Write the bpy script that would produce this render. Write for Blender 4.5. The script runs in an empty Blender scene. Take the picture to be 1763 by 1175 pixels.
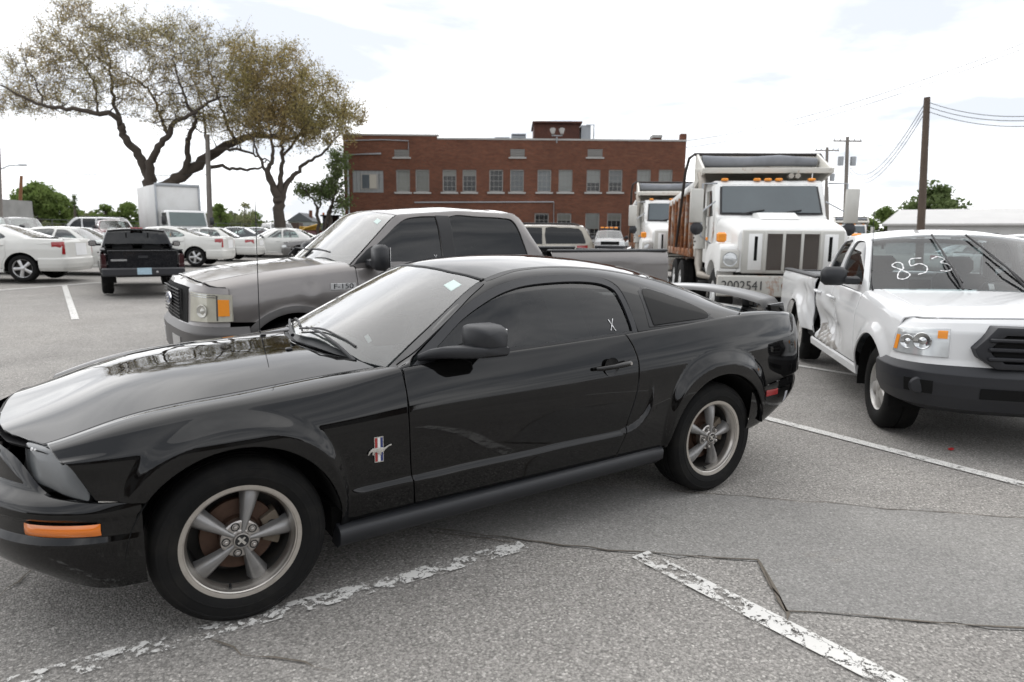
import bpy, bmesh, math, random
import numpy as np
from mathutils import Vector, Matrix
from mathutils.geometry import delaunay_2d_cdt

# ------------------------------------------------------------------ camera, sky, sun, exposure
SC = bpy.context.scene
COL = SC.collection
R_ = math.radians
PI = math.pi

CAM_P = Vector((0.4807, 3.6122, 1.5488))
YAW, PITCH, ROLL = R_(-122.614), R_(-8.820), R_(0.506)
_f = Vector((math.cos(PITCH)*math.cos(YAW), math.cos(PITCH)*math.sin(YAW), math.sin(PITCH)))
_r = Vector((math.sin(YAW), -math.cos(YAW), 0)); _u = _r.cross(_f)
_r2 = math.cos(ROLL)*_r + math.sin(ROLL)*_u; _u2 = -math.sin(ROLL)*_r + math.cos(ROLL)*_u
cd = bpy.data.cameras.new('camera'); cam = bpy.data.objects.new('camera', cd); COL.objects.link(cam)
cam.matrix_world = Matrix(((_r2.x,_u2.x,-_f.x,CAM_P.x),(_r2.y,_u2.y,-_f.y,CAM_P.y),(_r2.z,_u2.z,-_f.z,CAM_P.z),(0,0,0,1)))
cd.sensor_width = 36; cd.lens = 24.0; cd.clip_start = .05; cd.clip_end = 3000
cd.dof.use_dof = True; cd.dof.focus_distance = 3.6; cd.dof.aperture_fstop = 3.2
SC.camera = cam

SUN_EL, SUN_AZ = R_(52), R_(-112)    # the sun behind the overcast, beyond the brick building: a very soft light
W = bpy.data.worlds.new('World'); SC.world = W; W.use_nodes = True
nt = W.node_tree; nt.nodes.clear()
def N_(tree, t, **kw):
    n = tree.nodes.new(t)
    for k, v in kw.items():
        if k.startswith('i_'): n.inputs[k[2:].replace('_', ' ')].default_value = v
        else: setattr(n, k, v)
    return n
sky = N_(nt, 'ShaderNodeTexSky', sky_type='NISHITA', sun_disc=False, sun_elevation=SUN_EL, sun_rotation=R_(90)-SUN_AZ)
bg1 = N_(nt, 'ShaderNodeBackground', i_Strength=.10); nt.links.new(sky.outputs[0], bg1.inputs[0])
tc = N_(nt, 'ShaderNodeTexCoord'); sp = N_(nt, 'ShaderNodeSeparateXYZ'); nt.links.new(tc.outputs['Generated'], sp.inputs[0])
ab = N_(nt, 'ShaderNodeMath', operation='ABSOLUTE'); nt.links.new(sp.outputs[2], ab.inputs[0])
ad = N_(nt, 'ShaderNodeMath', operation='ADD'); nt.links.new(ab.outputs[0], ad.inputs[0]); ad.inputs[1].default_value = .16
dx = N_(nt, 'ShaderNodeMath', operation='DIVIDE'); nt.links.new(sp.outputs[0], dx.inputs[0]); nt.links.new(ad.outputs[0], dx.inputs[1])
dy = N_(nt, 'ShaderNodeMath', operation='DIVIDE'); nt.links.new(sp.outputs[1], dy.inputs[0]); nt.links.new(ad.outputs[0], dy.inputs[1])
cb = N_(nt, 'ShaderNodeCombineXYZ'); nt.links.new(dx.outputs[0], cb.inputs[0]); nt.links.new(dy.outputs[0], cb.inputs[1])
nz = N_(nt, 'ShaderNodeTexNoise', i_Scale=.85, i_Detail=7.0, i_Roughness=.55, i_Distortion=.35); nt.links.new(cb.outputs[0], nz.inputs['Vector'])
rp = N_(nt, 'ShaderNodeValToRGB'); nt.links.new(nz.outputs['Fac'], rp.inputs[0])
rp.color_ramp.elements[0].position = .40; rp.color_ramp.elements[0].color = (.41, .43, .465, 1)
rp.color_ramp.elements[1].position = .60; rp.color_ramp.elements[1].color = (.90, .902, .91, 1)
bg2 = N_(nt, 'ShaderNodeBackground', i_Strength=1.72); nt.links.new(rp.outputs[0], bg2.inputs[0])
mx = N_(nt, 'ShaderNodeMixShader'); mx.inputs[0].default_value = .93
nt.links.new(bg1.outputs[0], mx.inputs[1]); nt.links.new(bg2.outputs[0], mx.inputs[2])
wo = N_(nt, 'ShaderNodeOutputWorld'); nt.links.new(mx.outputs[0], wo.inputs[0])

sd = bpy.data.lights.new('sun', 'SUN'); sun = bpy.data.objects.new('sun', sd); COL.objects.link(sun)
sd.energy = 1.4; sd.angle = R_(120); sd.color = (1, .965, .92)
sun.rotation_euler = (R_(90)-SUN_EL, 0, SUN_AZ+R_(90))

SC.view_settings.view_transform = 'Standard'; SC.view_settings.look = 'None'
SC.view_settings.exposure = 0.38; SC.view_settings.gamma = 1
try: SC.view_settings.use_curve_mapping = False
except Exception: pass
SC.render.engine = 'CYCLES'
SC.cycles.max_bounces = 8; SC.cycles.diffuse_bounces = 2; SC.cycles.glossy_bounces = 4
SC.cycles.transmission_bounces = 4; SC.cycles.transparent_max_bounces = 12
SC.cycles.caustics_reflective = False; SC.cycles.caustics_refractive = False
SC.cycles.use_denoising = True
SC.cycles.use_adaptive_sampling = True; SC.cycles.adaptive_threshold = .015

def to_px(p):
    d = Vector(p)-CAM_P; z = d.dot(_f); return (881.5+1175*d.dot(_r2)/z, 587.5-1175*d.dot(_u2)/z)
def ground_at(px, py, z=0.0):
    d = _f+_r2*((px-881.5)/1175)-_u2*((py-587.5)/1175); t = (z-CAM_P.z)/d.z
    q = CAM_P+d*t; return q.x, q.y
def at_depth(px, py, dep):
    """a point of the place seen at pixel px, py, dep metres ahead of the camera"""
    return CAM_P+(_f+_r2*((px-881.5)/1175)-_u2*((py-587.5)/1175))*dep

# ------------------------------------------------------------------ materials
MATS = {}
ALB = .84      # one scale for all pigments, set against the brightness of the sky
def ramp(t, fac, stops):
    r = t.nodes.new('ShaderNodeValToRGB'); t.links.new(fac, r.inputs[0]); e = r.color_ramp.elements
    while len(e) < len(stops): e.new(.5)
    for i, (p, c) in enumerate(stops):
        e[i].position = p; e[i].color = (*c, 1) if len(c) == 3 else c
    return r.outputs[0]
def noise(t, scale, detail=4, rough=.55, dist=0, coord='Object', out='Fac', vec=None):
    n = t.nodes.new('ShaderNodeTexNoise'); n.inputs['Scale'].default_value = scale; n.inputs['Detail'].default_value = detail
    n.inputs['Roughness'].default_value = rough; n.inputs['Distortion'].default_value = dist
    if vec is None: vec = t.nodes.new('ShaderNodeTexCoord').outputs[coord]
    t.links.new(vec, n.inputs['Vector']); return n.outputs[out]
def mixc(t, fac, a, b, mode='MIX'):
    m = t.nodes.new('ShaderNodeMix'); m.data_type = 'RGBA'; m.blend_type = mode
    for s, v in ((m.inputs[0], fac), (m.inputs[6], a), (m.inputs[7], b)):
        if isinstance(v, (int, float)): s.default_value = v
        elif isinstance(v, (tuple, list)): s.default_value = (*v, 1) if len(v) == 3 else v
        else: t.links.new(v, s)
    return m.outputs[2]
def math_(t, op, a, b=None, clamp=False):
    m = t.nodes.new('ShaderNodeMath'); m.operation = op; m.use_clamp = clamp
    for s, v in zip(m.inputs, (a, b)):
        if v is None: continue
        if isinstance(v, (int, float)): s.default_value = v
        else: t.links.new(v, s)
    return m.outputs[0]
def bump(t, h, strength=.3, dist=.01):
    b = t.nodes.new('ShaderNodeBump'); b.inputs['Strength'].default_value = strength; b.inputs['Distance'].default_value = dist
    t.links.new(h, b.inputs['Height']); return b.outputs[0]
def new_mat(name):
    m = bpy.data.materials.new(name); m.use_nodes = True; t = m.node_tree; t.nodes.clear()
    o = t.nodes.new('ShaderNodeOutputMaterial'); p = t.nodes.new('ShaderNodeBsdfPrincipled'); t.links.new(p.outputs[0], o.inputs[0])
    return m, t, p, o
def setp(t, p, **kw):
    for k, v in kw.items():
        s = p.inputs[k.replace('_', ' ')]
        if isinstance(v, (int, float)): s.default_value = v
        elif isinstance(v, tuple): s.default_value = (*v, 1) if len(v) == 3 and s.type == 'RGBA' else v
        else: t.links.new(v, s)
def plain(name, col, rough=.5, metal=0, var=.12, scale=6, coat=0, coat_rough=.05, spec=.5, bumpy=0, dirt=None, rvar=.08):
    """a procedural surface: base colour broken up by noise, optional dirt, optional coat"""
    if name in MATS: return MATS[name]
    m, t, p, o = new_mat(name)
    if metal < .5: col = tuple(x*ALB for x in col)
    n = noise(t, scale, 5, .6)
    c = mixc(t, n, tuple(x*(1-var) for x in col), tuple(min(1, x*(1+var)) for x in col))
    if dirt:
        d = noise(t, dirt[1], 6, .65, .3); d = ramp(t, d, [(.48, (0, 0, 0)), (.72, (1, 1, 1))])
        c = mixc(t, math_(t, 'MULTIPLY', d, dirt[2]), c, dirt[0])
    r = math_(t, 'MULTIPLY_ADD', n, rvar); r.node.inputs[2].default_value = rough-rvar/2
    setp(t, p, Base_Color=c, Roughness=r, Metallic=metal, Coat_Weight=coat, Coat_Roughness=coat_rough, Specular_IOR_Level=spec)
    if bumpy: setp(t, p, Normal=bump(t, noise(t, scale*14, 4, .6), .25, bumpy))
    MATS[name] = m; return m
def glass(name, tint, refl=1.0, rough=0.0, dust=0.0, dbl=1.75):
    """thin glass: a tinted clear sheet with a Fresnel mirror on it and a little dust"""
    if name in MATS: return MATS[name]
    m = bpy.data.materials.new(name); m.use_nodes = True; t = m.node_tree; t.nodes.clear()
    o = t.nodes.new('ShaderNodeOutputMaterial')
    tr = t.nodes.new('ShaderNodeBsdfTransparent'); tr.inputs[0].default_value = (*tint, 1)
    gl = t.nodes.new('ShaderNodeBsdfGlossy'); gl.inputs['Roughness'].default_value = rough; gl.inputs[0].default_value = (refl, refl, refl, 1)
    fr = t.nodes.new('ShaderNodeFresnel'); fr.inputs[0].default_value = 1.55
    f2 = math_(t, 'MULTIPLY', fr.outputs[0], dbl, True)
    mx = t.nodes.new('ShaderNodeMixShader'); t.links.new(f2, mx.inputs[0]); t.links.new(tr.outputs[0], mx.inputs[1]); t.links.new(gl.outputs[0], mx.inputs[2])
    out = mx.outputs[0]
    if dust:
        df = t.nodes.new('ShaderNodeBsdfDiffuse'); df.inputs[0].default_value = (.50, .50, .48, 1)
        d = ramp(t, noise(t, 3.5, 6, .7, .4), [(.35, (dust*.5,)*3), (.75, (dust*1.5,)*3)])
        m2 = t.nodes.new('ShaderNodeMixShader'); t.links.new(d, m2.inputs[0]); t.links.new(out, m2.inputs[1]); t.links.new(df.outputs[0], m2.inputs[2]); out = m2.outputs[0]
    t.links.new(out, o.inputs[0]); MATS[name] = m; return m
def paint(name, col, metal=0, rough=.35, flake=0, dirt=.0, coat=1.0, coat_rough=.035, peel=.0, dirtcol=(.25, .23, .2)):
    """car paint: pigment below, clear coat above, dust towards nothing in particular"""
    if name in MATS: return MATS[name]
    m, t, p, o = new_mat(name)
    col = tuple(x*ALB for x in col)
    n = noise(t, 2.2, 5, .6, .3)
    c = mixc(t, n, tuple(x*.94 for x in col), tuple(min(1, x*1.06) for x in col))
    if flake:
        f = noise(t, 900, 2, .5); c = mixc(t, math_(t, 'MULTIPLY', f, flake), c, tuple(min(1, x*2.2+.02) for x in col))
    d = noise(t, 5.0, 7, .68, .5); d2 = ramp(t, d, [(.42, (0, 0, 0)), (.8, (1, 1, 1))])
    if dirt: c = mixc(t, math_(t, 'MULTIPLY', d2, dirt), c, dirtcol)
    cr = math_(t, 'MULTIPLY_ADD', d2, .10+dirt*.3); cr.node.inputs[2].default_value = coat_rough
    setp(t, p, Base_Color=c, Roughness=rough, Metallic=metal, Coat_Weight=coat, Coat_Roughness=cr, Coat_IOR=1.46, Specular_IOR_Level=.0 if coat > .5 and not metal else .4)
    if peel:
        b = bump(t, noise(t, 6, 3, .5), peel, .004); setp(t, p, Coat_Normal=b)
    MATS[name] = m; return m

# ------------------------------------------------------------------ mesh helpers
def link(o, parent=None):
    COL.objects.link(o)
    if parent is not None: o.parent = parent
    return o
def tag(o, label=None, cat=None, group=None, kind=None):
    if label: o['label'] = label
    if cat: o['category'] = cat
    if group: o['group'] = group
    if kind: o['kind'] = kind
    return o
def empty(name, loc=(0, 0, 0), rz=0, label=None, cat=None, group=None, rx=0, ry=0):
    o = bpy.data.objects.new(name, None); COL.objects.link(o); o.location = loc; o.rotation_euler = (rx, ry, rz); o.empty_display_size = .2
    return tag(o, label, cat, group)
def mesh_obj(name, V, F, mat, parent=None, normals=None, sharp=None, mats=None, fm=None):
    me = bpy.data.meshes.new(name)
    me.from_pydata([tuple(map(float, v)) for v in V], [], [tuple(map(int, f)) for f in F])
    if mats:
        for m in mats: me.materials.append(m)
        me.polygons.foreach_set('material_index', fm)
    elif mat is not None: me.materials.append(mat)
    me.polygons.foreach_set('use_smooth', [True]*len(me.polygons))
    if normals is not None: me.normals_split_custom_set_from_vertices([tuple(map(float, n)) for n in normals])
    elif sharp is not None: me.set_sharp_from_angle(angle=R_(sharp))
    me.update()
    return link(bpy.data.objects.new(name, me), parent)
def copy_tree(o, parent=None, keep=True):
    c = o.copy(); COL.objects.link(c); c.parent = parent
    for ch in o.children: copy_tree(ch, c)
    return c

class MB:
    """collects simple solids into one mesh"""
    def __init__(s): s.V = []; s.F = []
    def add(s, V, F, M=None):
        n = len(s.V)
        if M is not None: V = [M @ Vector(v) for v in V]
        s.V += [tuple(v) for v in V]; s.F += [tuple(i+n for i in f) for f in F]; return s
    def box(s, c, d, M=None, bev=0):
        x, y, z = (a/2 for a in d); b = min(bev, x*.9, y*.9, z*.9)
        if b <= 0:
            V = [(c[0]+i*x, c[1]+j*y, c[2]+k*z) for k in (-1, 1) for j in (-1, 1) for i in (-1, 1)]
            F = [(0, 2, 3, 1), (4, 5, 7, 6), (0, 1, 5, 4), (2, 6, 7, 3), (0, 4, 6, 2), (1, 3, 7, 5)]
            return s.add(V, F, M)
        # chamfered box: rings
        V = []; F = []
        zs = [(-z, x-b, y-b, b*0), (-z+b, x, y, b), (z-b, x, y, b), (z, x-b, y-b, 0)]
        def ring(zz, X, Y, bb):
            if bb <= 0: bb = b*.6
            return [(c[0]+px, c[1]+py, c[2]+zz) for px, py in ((X-bb, -Y), (X, -Y+bb), (X, Y-bb), (X-bb, Y), (-X+bb, Y), (-X, Y-bb), (-X, -Y+bb), (-X+bb, -Y))]
        for q in zs: V += ring(*q)
        for k in range(3):
            for i in range(8): F.append((k*8+i, k*8+(i+1) % 8, k*8+8+(i+1) % 8, k*8+8+i))
        F.append(tuple(reversed(range(8)))); F.append(tuple(range(24, 32)))
        return s.add(V, F, M)
    def cyl(s, a, b, r, r2=None, n=16, cap=True):
        a, b = Vector(a), Vector(b); d = (b-a).normalized(); u = d.orthogonal().normalized(); w = d.cross(u); r2 = r if r2 is None else r2
        V = []; F = []
        for p, rr in ((a, r), (b, r2)):
            V += [p+(u*math.cos(2*PI*i/n)+w*math.sin(2*PI*i/n))*rr for i in range(n)]
        for i in range(n): F.append((i, (i+1) % n, n+(i+1) % n, n+i))
        if cap: F += [tuple(reversed(range(n))), tuple(range(n, 2*n))]
        return s.add(V, F)
    def tube(s, pts, r, n=8, cap=True):
        pts = [Vector(p) for p in pts]; V = []; F = []; m = len(pts)
        u = None
        for i, p in enumerate(pts):
            d = (pts[min(i+1, m-1)]-pts[max(i-1, 0)]).normalized()
            if u is None: u = d.orthogonal().normalized()
            u = (u-d*u.dot(d)).normalized(); w = d.cross(u)
            rr = r[i] if isinstance(r, (list, tuple)) else r
            V += [p+(u*math.cos(2*PI*k/n)+w*math.sin(2*PI*k/n))*rr for k in range(n)]
        for i in range(m-1):
            for k in range(n): F.append((i*n+k, i*n+(k+1) % n, (i+1)*n+(k+1) % n, (i+1)*n+k))
        if cap: F += [tuple(reversed(range(n))), tuple(range((m-1)*n, m*n))]
        return s.add(V, F)
    def prism(s, poly, a, b, axis='y', cap=True):
        """polygon (two coordinates) pushed from a to b along an axis"""
        f = {'x': lambda p, t: (t, p[0], p[1]), 'y': lambda p, t: (p[0], t, p[1]), 'z': lambda p, t: (p[0], p[1], t)}[axis]
        n = len(poly); V = [f(p, a) for p in poly]+[f(p, b) for p in poly]
        F = [(i, (i+1) % n, n+(i+1) % n, n+i) for i in range(n)]
        if cap: F += [tuple(reversed(range(n))), tuple(range(n, 2*n))]
        return s.add(V, F)
    def rev(s, prof, c=(0, 0, 0), n=48, axis='y', close=False):
        """profile of (radius, height along axis) turned round the axis through c"""
        V = []; F = []; m = len(prof)
        for i in range(n):
            a = 2*PI*i/n; ca, sa = math.cos(a), math.sin(a)
            for r, h in prof:
                if axis == 'y': V.append((c[0]+r*ca, c[1]+h, c[2]+r*sa))
                elif axis == 'z': V.append((c[0]+r*ca, c[1]+r*sa, c[2]+h))
                else: V.append((c[0]+h, c[1]+r*ca, c[2]+r*sa))
        for i in range(n):
            j = (i+1) % n
            for k in range(m if close else m-1):
                l = (k+1) % m; F.append((i*m+k, i*m+l, j*m+l, j*m+k))
        return s.add(V, F)
    def build(s, name, mat, parent=None, sharp=38, bevel=0, fix=True):
        o = mesh_obj(name, s.V, s.F, mat, parent)
        me = o.data
        if fix or bevel:
            bm = bmesh.new(); bm.from_mesh(me)
            if bevel:
                bmesh.ops.remove_doubles(bm, verts=bm.verts, dist=1e-5)
                ed = [e for e in bm.edges if len(e.link_faces) == 2 and e.calc_face_angle(0) > R_(25)]
                bmesh.ops.bevel(bm, geom=ed, offset=bevel, segments=2, affect='EDGES', profile=.6, clamp_overlap=True)
            bmesh.ops.recalc_face_normals(bm, faces=bm.faces)
            bm.to_mesh(me); bm.free()
        me.polygons.foreach_set('use_smooth', [True]*len(me.polygons))
        me.set_sharp_from_angle(angle=R_(sharp)); me.update()
        return o
def mir(o):
    """a mirrored twin (y -> -y) of a part"""
    me = o.data.copy(); me.transform(Matrix.Scale(-1, 4, (0, 1, 0))); me.flip_normals()
    c = bpy.data.objects.new(o.name.split('.')[0], me); COL.objects.link(c); c.parent = o.parent; return c

def join_mir(o, sharp=42):
    """add the mirrored half to a part that crosses the centre line"""
    me = o.data; bm = bmesh.new(); bm.from_mesh(me); g = bmesh.ops.duplicate(bm, geom=list(bm.verts)+list(bm.edges)+list(bm.faces))['geom']
    nf = [e for e in g if isinstance(e, bmesh.types.BMFace)]
    for v in g:
        if isinstance(v, bmesh.types.BMVert): v.co.y *= -1
    bmesh.ops.reverse_faces(bm, faces=nf); bmesh.ops.remove_doubles(bm, verts=[v for v in bm.verts if abs(v.co.y) < 2e-3], dist=2e-3)
    bm.to_mesh(me); bm.free(); me.set_sharp_from_angle(angle=R_(sharp)); return o

# ------------------------------------------------------------------ smooth panel surfaces
def ncs(t, Y):
    """natural cubic spline, linear beyond its ends"""
    t = np.asarray(t, float); Y = np.asarray(Y, float); n = len(t); h = np.diff(t)
    A = np.eye(n); B = np.zeros((n,)+Y.shape[1:])
    for i in range(1, n-1):
        A[i, i-1], A[i, i], A[i, i+1] = h[i-1]/6, (h[i-1]+h[i])/3, h[i]/6
        B[i] = (Y[i+1]-Y[i])/h[i]-(Y[i]-Y[i-1])/h[i-1]
    M = np.linalg.solve(A, B.reshape(n, -1)).reshape(B.shape)
    def f(x):
        x = np.asarray(x, float); xc = np.clip(x, t[0], t[-1])
        i = np.clip(np.searchsorted(t, xc)-1, 0, n-2); H = h[i]; a = (t[i+1]-xc)/H; b = 1-a
        sh = (slice(None),)+(None,)*(Y.ndim-1)
        H, a, b = H[sh], a[sh], b[sh]
        v = a*Y[i]+b*Y[i+1]+((a**3-a)*M[i]+(b**3-b)*M[i+1])*H*H/6
        lo = (x < t[0])[sh]; hi = (x > t[-1])[sh]
        s0 = (Y[1]-Y[0])/h[0]-h[0]*(2*M[0]+M[1])/6; s1 = (Y[-1]-Y[-2])/h[-1]+h[-1]*(2*M[-1]+M[-2])/6
        return v+np.where(lo, (x-t[0])[sh]*s0, 0)+np.where(hi, (x-t[-1])[sh]*s1, 0)
    return f
def rail(pts, key=0):
    """rail given by points; parameter u is minus x (key 0) or the list index given as 4th number"""
    P = np.array(pts, float)
    u = -P[:, 0] if key == 0 else P[:, 3]
    k = np.argsort(u); return ncs(u[k], P[k][:, :3])
class Surf:
    def __init__(s, rails, ulim, breaks=(), disp=None, sym=False):
        K0 = len(rails)
        if sym: rails = list(rails)+[(lambda u, r=r: r(u)*np.array([1, -1, 1])) for r in (rails[-2], rails[-3])]
        s.r = rails; s.K = len(rails); s.disp = disp
        us = np.linspace(*ulim, 60); Q = np.stack([r(us) for r in rails], 1)
        L = np.linalg.norm(np.diff(Q, axis=1), axis=2).mean(0); L = np.maximum(L, 1e-3)
        s.t = np.r_[0, np.cumsum(L)]; s.len = s.t[-1]
        br = sorted(set([0, s.K-1]+list(breaks))); s.M = np.zeros((s.K, s.K)); s.seg = []
        for a, b in zip(br[:-1], br[1:]):
            t = s.t[a:b+1]; n = b-a+1; h = np.diff(t); A = np.eye(n); B = np.zeros((n, n))
            for i in range(1, n-1):
                A[i, i-1], A[i, i], A[i, i+1] = h[i-1]/6, (h[i-1]+h[i])/3, h[i]/6
                B[i, i-1] += 1/h[i-1]; B[i, i] -= 1/h[i-1]+1/h[i]; B[i, i+1] += 1/h[i]
            s.seg.append((a, b, np.linalg.solve(A, B)))
        s.KE = s.K; s.tE = s.t; s.K = K0; s.t = s.tE[:K0]; s.len = s.t[-1]; s.end = s.tE[-1]; s.sym = sym
    def W(s, tv):
        tv = np.clip(tv, 0, s.end); i = np.clip(np.searchsorted(s.tE, tv, side='right')-1, 0, s.KE-2)
        H = s.tE[i+1]-s.tE[i]; a = (s.tE[i+1]-tv)/H; b = 1-a; W = np.zeros((len(tv), s.KE)); n = np.arange(len(tv))
        W[n, i] += a; W[n, i+1] += b
        for (p, q, M) in s.seg:
            m = (i >= p) & (i < q)
            if m.any():
                im = i[m]-p; W[np.ix_(np.where(m)[0], range(p, q+1))] += (((a[m]**3-a[m])[:, None]*M[im]+(b[m]**3-b[m])[:, None]*M[im+1])*(H[m]**2/6)[:, None])
        return W
    def P0(s, u, t):
        Q = np.stack([r(u) for r in s.r], 1); return np.einsum('nk,nkd->nd', s.W(t), Q)
    def P(s, u, t):
        u = np.asarray(u, float); t = np.asarray(t, float); p = s.P0(u, t)
        return s.disp(p) if s.disp else p
    def N(s, u, t, e=.004):
        u = np.asarray(u, float); t = np.asarray(t, float)
        du = s.P(u+e, t)-s.P(u-e, t); t1 = np.minimum(t+e, s.end); t0 = np.maximum(t-e, 0)
        n = np.cross(du, s.P(u, t1)-s.P(u, t0)); L = np.linalg.norm(n, axis=1, keepdims=True); return n/np.maximum(L, 1e-12)
    def inv(s, u, val, ax, k0, k1):
        """surface parameter t where coordinate ax equals val, between rails k0 and k1"""
        u = np.asarray(u, float); val = np.asarray(val, float); lo = np.full(len(u), s.t[k0]); hi = np.full(len(u), s.t[k1])
        Q = np.stack([r(u) for r in s.r], 1)[:, :, ax]; ev = lambda t: np.einsum('nk,nk->n', s.W(t), Q)
        inc = ev(hi) > ev(lo)
        for _ in range(26):
            m = (lo+hi)/2; g = ev(m) < val; g = np.where(inc, g, ~g); lo = np.where(g, m, lo); hi = np.where(g, hi, m)
        return (lo+hi)/2
def cr(pts, n=8):
    """Catmull-Rom through points (any dimension), n steps each"""
    P = [np.array(p, float) for p in pts]; P = [2*P[0]-P[1]]+P+[2*P[-1]-P[-2]]; out = []
    for i in range(1, len(P)-2):
        for k in range(n):
            t = k/n; a, b, c, d = P[i-1:i+3]
            out.append(.5*((2*b)+(c-a)*t+(2*a-5*b+4*c-d)*t*t+(3*b-a-3*c+d)*t**3))
    out.append(P[-2]); return [tuple(q) for q in out]
def arc(cx, cz, r, a0, a1, n=24, rz=None):
    rz = rz or r
    return [(cx+r*math.cos(R_(a0+(a1-a0)*i/n)), cz+rz*math.sin(R_(a0+(a1-a0)*i/n))) for i in range(n+1)]
def _inside(P, poly):
    x, y = P[:, 0], P[:, 1]; c = np.zeros(len(P), bool); a = poly; b = np.roll(poly, -1, 0)
    for (x0, y0), (x1, y1) in zip(a, b):
        if y0 == y1: continue
        m = ((y0 > y) != (y1 > y)) & (x < (x1-x0)*(y-y0)/(y1-y0)+x0); c ^= m
    return c
def _offset(poly, d):
    n = len(poly); e = np.roll(poly, -1, 0)-poly; e /= np.maximum(np.linalg.norm(e, axis=1, keepdims=True), 1e-9)
    nr = np.stack([-e[:, 1], e[:, 0]], 1); pr = np.roll(nr, 1, 0); m = nr+pr
    m /= np.maximum((1+np.sum(nr*pr, axis=1, keepdims=True)), .35); return poly+m*d
def panel(S, poly, name, mat, parent, res=.035, gap=.0025, depth=.012, ax=2, k=(0, -1), edge=.004, mirror=False, lift=0.0, raw=False, flip=False, holes=(), join=False):
    """a trimmed piece of the surface S with rolled edges. poly: (x, z) or (x, y) outline; raw: (u, t)"""
    k0, k1 = k[0], (k[1] if k[1] >= 0 else S.K+k[1])
    def chart(poly):
        if raw: A = np.array(poly, float)
        else:
            u = np.array([-p[0] for p in poly]); z = np.array([p[1] if len(p) == 2 else 0. for p in poly])
            t = S.inv(u, z, ax, k0, k1); kk = np.array([p[2] if len(p) == 3 else np.nan for p in poly])
            A = np.stack([u, np.where(np.isnan(kk), t, np.interp(np.nan_to_num(kk), range(S.K), S.t))], 1)
        C = []
        for i in range(len(A)):
            p, q = A[i], A[(i+1) % len(A)]; m = max(1, int(math.ceil(np.linalg.norm(q-p)/(res*.8))))
            for j in range(m): C.append(p+(q-p)*j/m)
        C = np.array(C); return C
    C = chart(poly); HO = []
    for h in holes:
        c = chart(h); d = np.linalg.norm(c-np.roll(c, 1, 0), axis=1); HO.append(c[d > 1e-4])
    d = np.linalg.norm(C-np.roll(C, 1, 0), axis=1); C = C[d > 1e-4]
    ar = np.sum(C[:, 0]*np.roll(C[:, 1], -1)-np.roll(C[:, 0], -1)*C[:, 1])
    if ar < 0: C = C[::-1]
    r0 = _offset(C, gap); r1 = _offset(C, gap+edge); mid_ = (C[:, 1] > S.len-1e-3) if join else np.zeros(len(C), bool)
    r0[mid_, 1] = S.len; r1[mid_, 1] = S.len
    lo, hi = r1.min(0), r1.max(0)
    gx = np.arange(lo[0]+res*.5, hi[0], res); gy = np.arange(lo[1]+res*.5, hi[1], res*.87)
    G = np.array([(x+(res/2 if j % 2 else 0), y) for j, y in enumerate(gy) for x in gx]) if len(gx) and len(gy) else np.zeros((0, 2))
    if len(G):
        G = G[_inside(G, r1)]
        if len(G):
            dm = np.full(len(G), 9.)
            for c0 in range(0, len(r1), 64):
                dd = np.linalg.norm(G[:, None]-r1[None, c0:c0+64], axis=2).min(1); dm = np.minimum(dm, dd)
            G = G[dm > res*.4]
            for h in HO:
                if not len(G): break
                dd = np.linalg.norm(G[:, None]-h[None], axis=2).min(1); G = G[(dd > res*.4) & ~_inside(G, h)]
    m = len(r1); P2 = np.vstack([r1]+HO+([G] if len(G) else [])); ed = [(i, (i+1) % m) for i in range(m)]; hs = []; b0 = m
    for h in HO:
        q = len(h); hs.append((b0, q)); ed += [(b0+i, b0+(i+1) % q) for i in range(q)]; b0 += q
    out = delaunay_2d_cdt([Vector(p) for p in P2], ed, [], 0, 1e-7, True)
    vs, tri, orig = out[0], out[2], out[3]
    D = np.array([tuple(v) for v in vs]); fo = {}
    for i, ids in enumerate(orig):
        for j in ids: fo.setdefault(j, i)
    nD = len(D)
    pos = S.P(D[:, 0], D[:, 1]); nor = S.N(D[:, 0], D[:, 1])
    p0 = S.P(r0[:, 0], r0[:, 1]); n0 = S.N(r0[:, 0], r0[:, 1]); i1 = [fo.get(j, 0) for j in range(m)]
    out_d = p0-pos[i1]; out_d /= np.maximum(np.linalg.norm(out_d, axis=1, keepdims=True), 1e-9)
    sg = -1 if flip else 1
    nor = nor*sg; n0 = n0*sg
    pos = pos+nor*lift; p0 = p0+n0*lift
    if join:
        ctr = np.abs(D[:, 1]-S.len) < 1e-6; nor[ctr, 1] = 0; pos[ctr, 1] = 0; n0[mid_, 1] = 0; p0[mid_, 1] = 0
    mm = mid_[:, None]; e0 = np.where(mm, p0, p0-n0*edge*.35); ne = np.where(mm, n0, n0*.6+out_d*.8); sk = p0-n0*depth
    V = np.vstack([pos, e0, sk]); NN = np.vstack([nor, ne, out_d*.95+n0*.05])
    T = np.array([tuple(f) for f in tri]); T = T[_inside(D[T].mean(1), r1)]
    for h in HO: T = T[~_inside(D[T].mean(1), h)]
    F = [tuple(f) for f in T]
    for j in range(m):
        l = (j+1) % m
        if mid_[j] and mid_[l]: continue
        F.append((nD+j, nD+l, i1[l], i1[j])); F.append((nD+m+j, nD+m+l, nD+l, nD+j))
    for (b0, q) in hs:                                   # the returns of the openings
        ids = [fo.get(b0+j, 0) for j in range(q)]; cen = pos[ids].mean(0); base = len(V); inn = cen-pos[ids]; inn /= np.maximum(np.linalg.norm(inn, axis=1, keepdims=True), 1e-9)
        V = np.vstack([V, pos[ids], pos[ids]-nor[ids]*depth]); NN = np.vstack([NN, inn, inn])
        for j in range(q): l = (j+1) % q; F.append((base+j, base+l, base+q+l, base+q+j))
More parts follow.
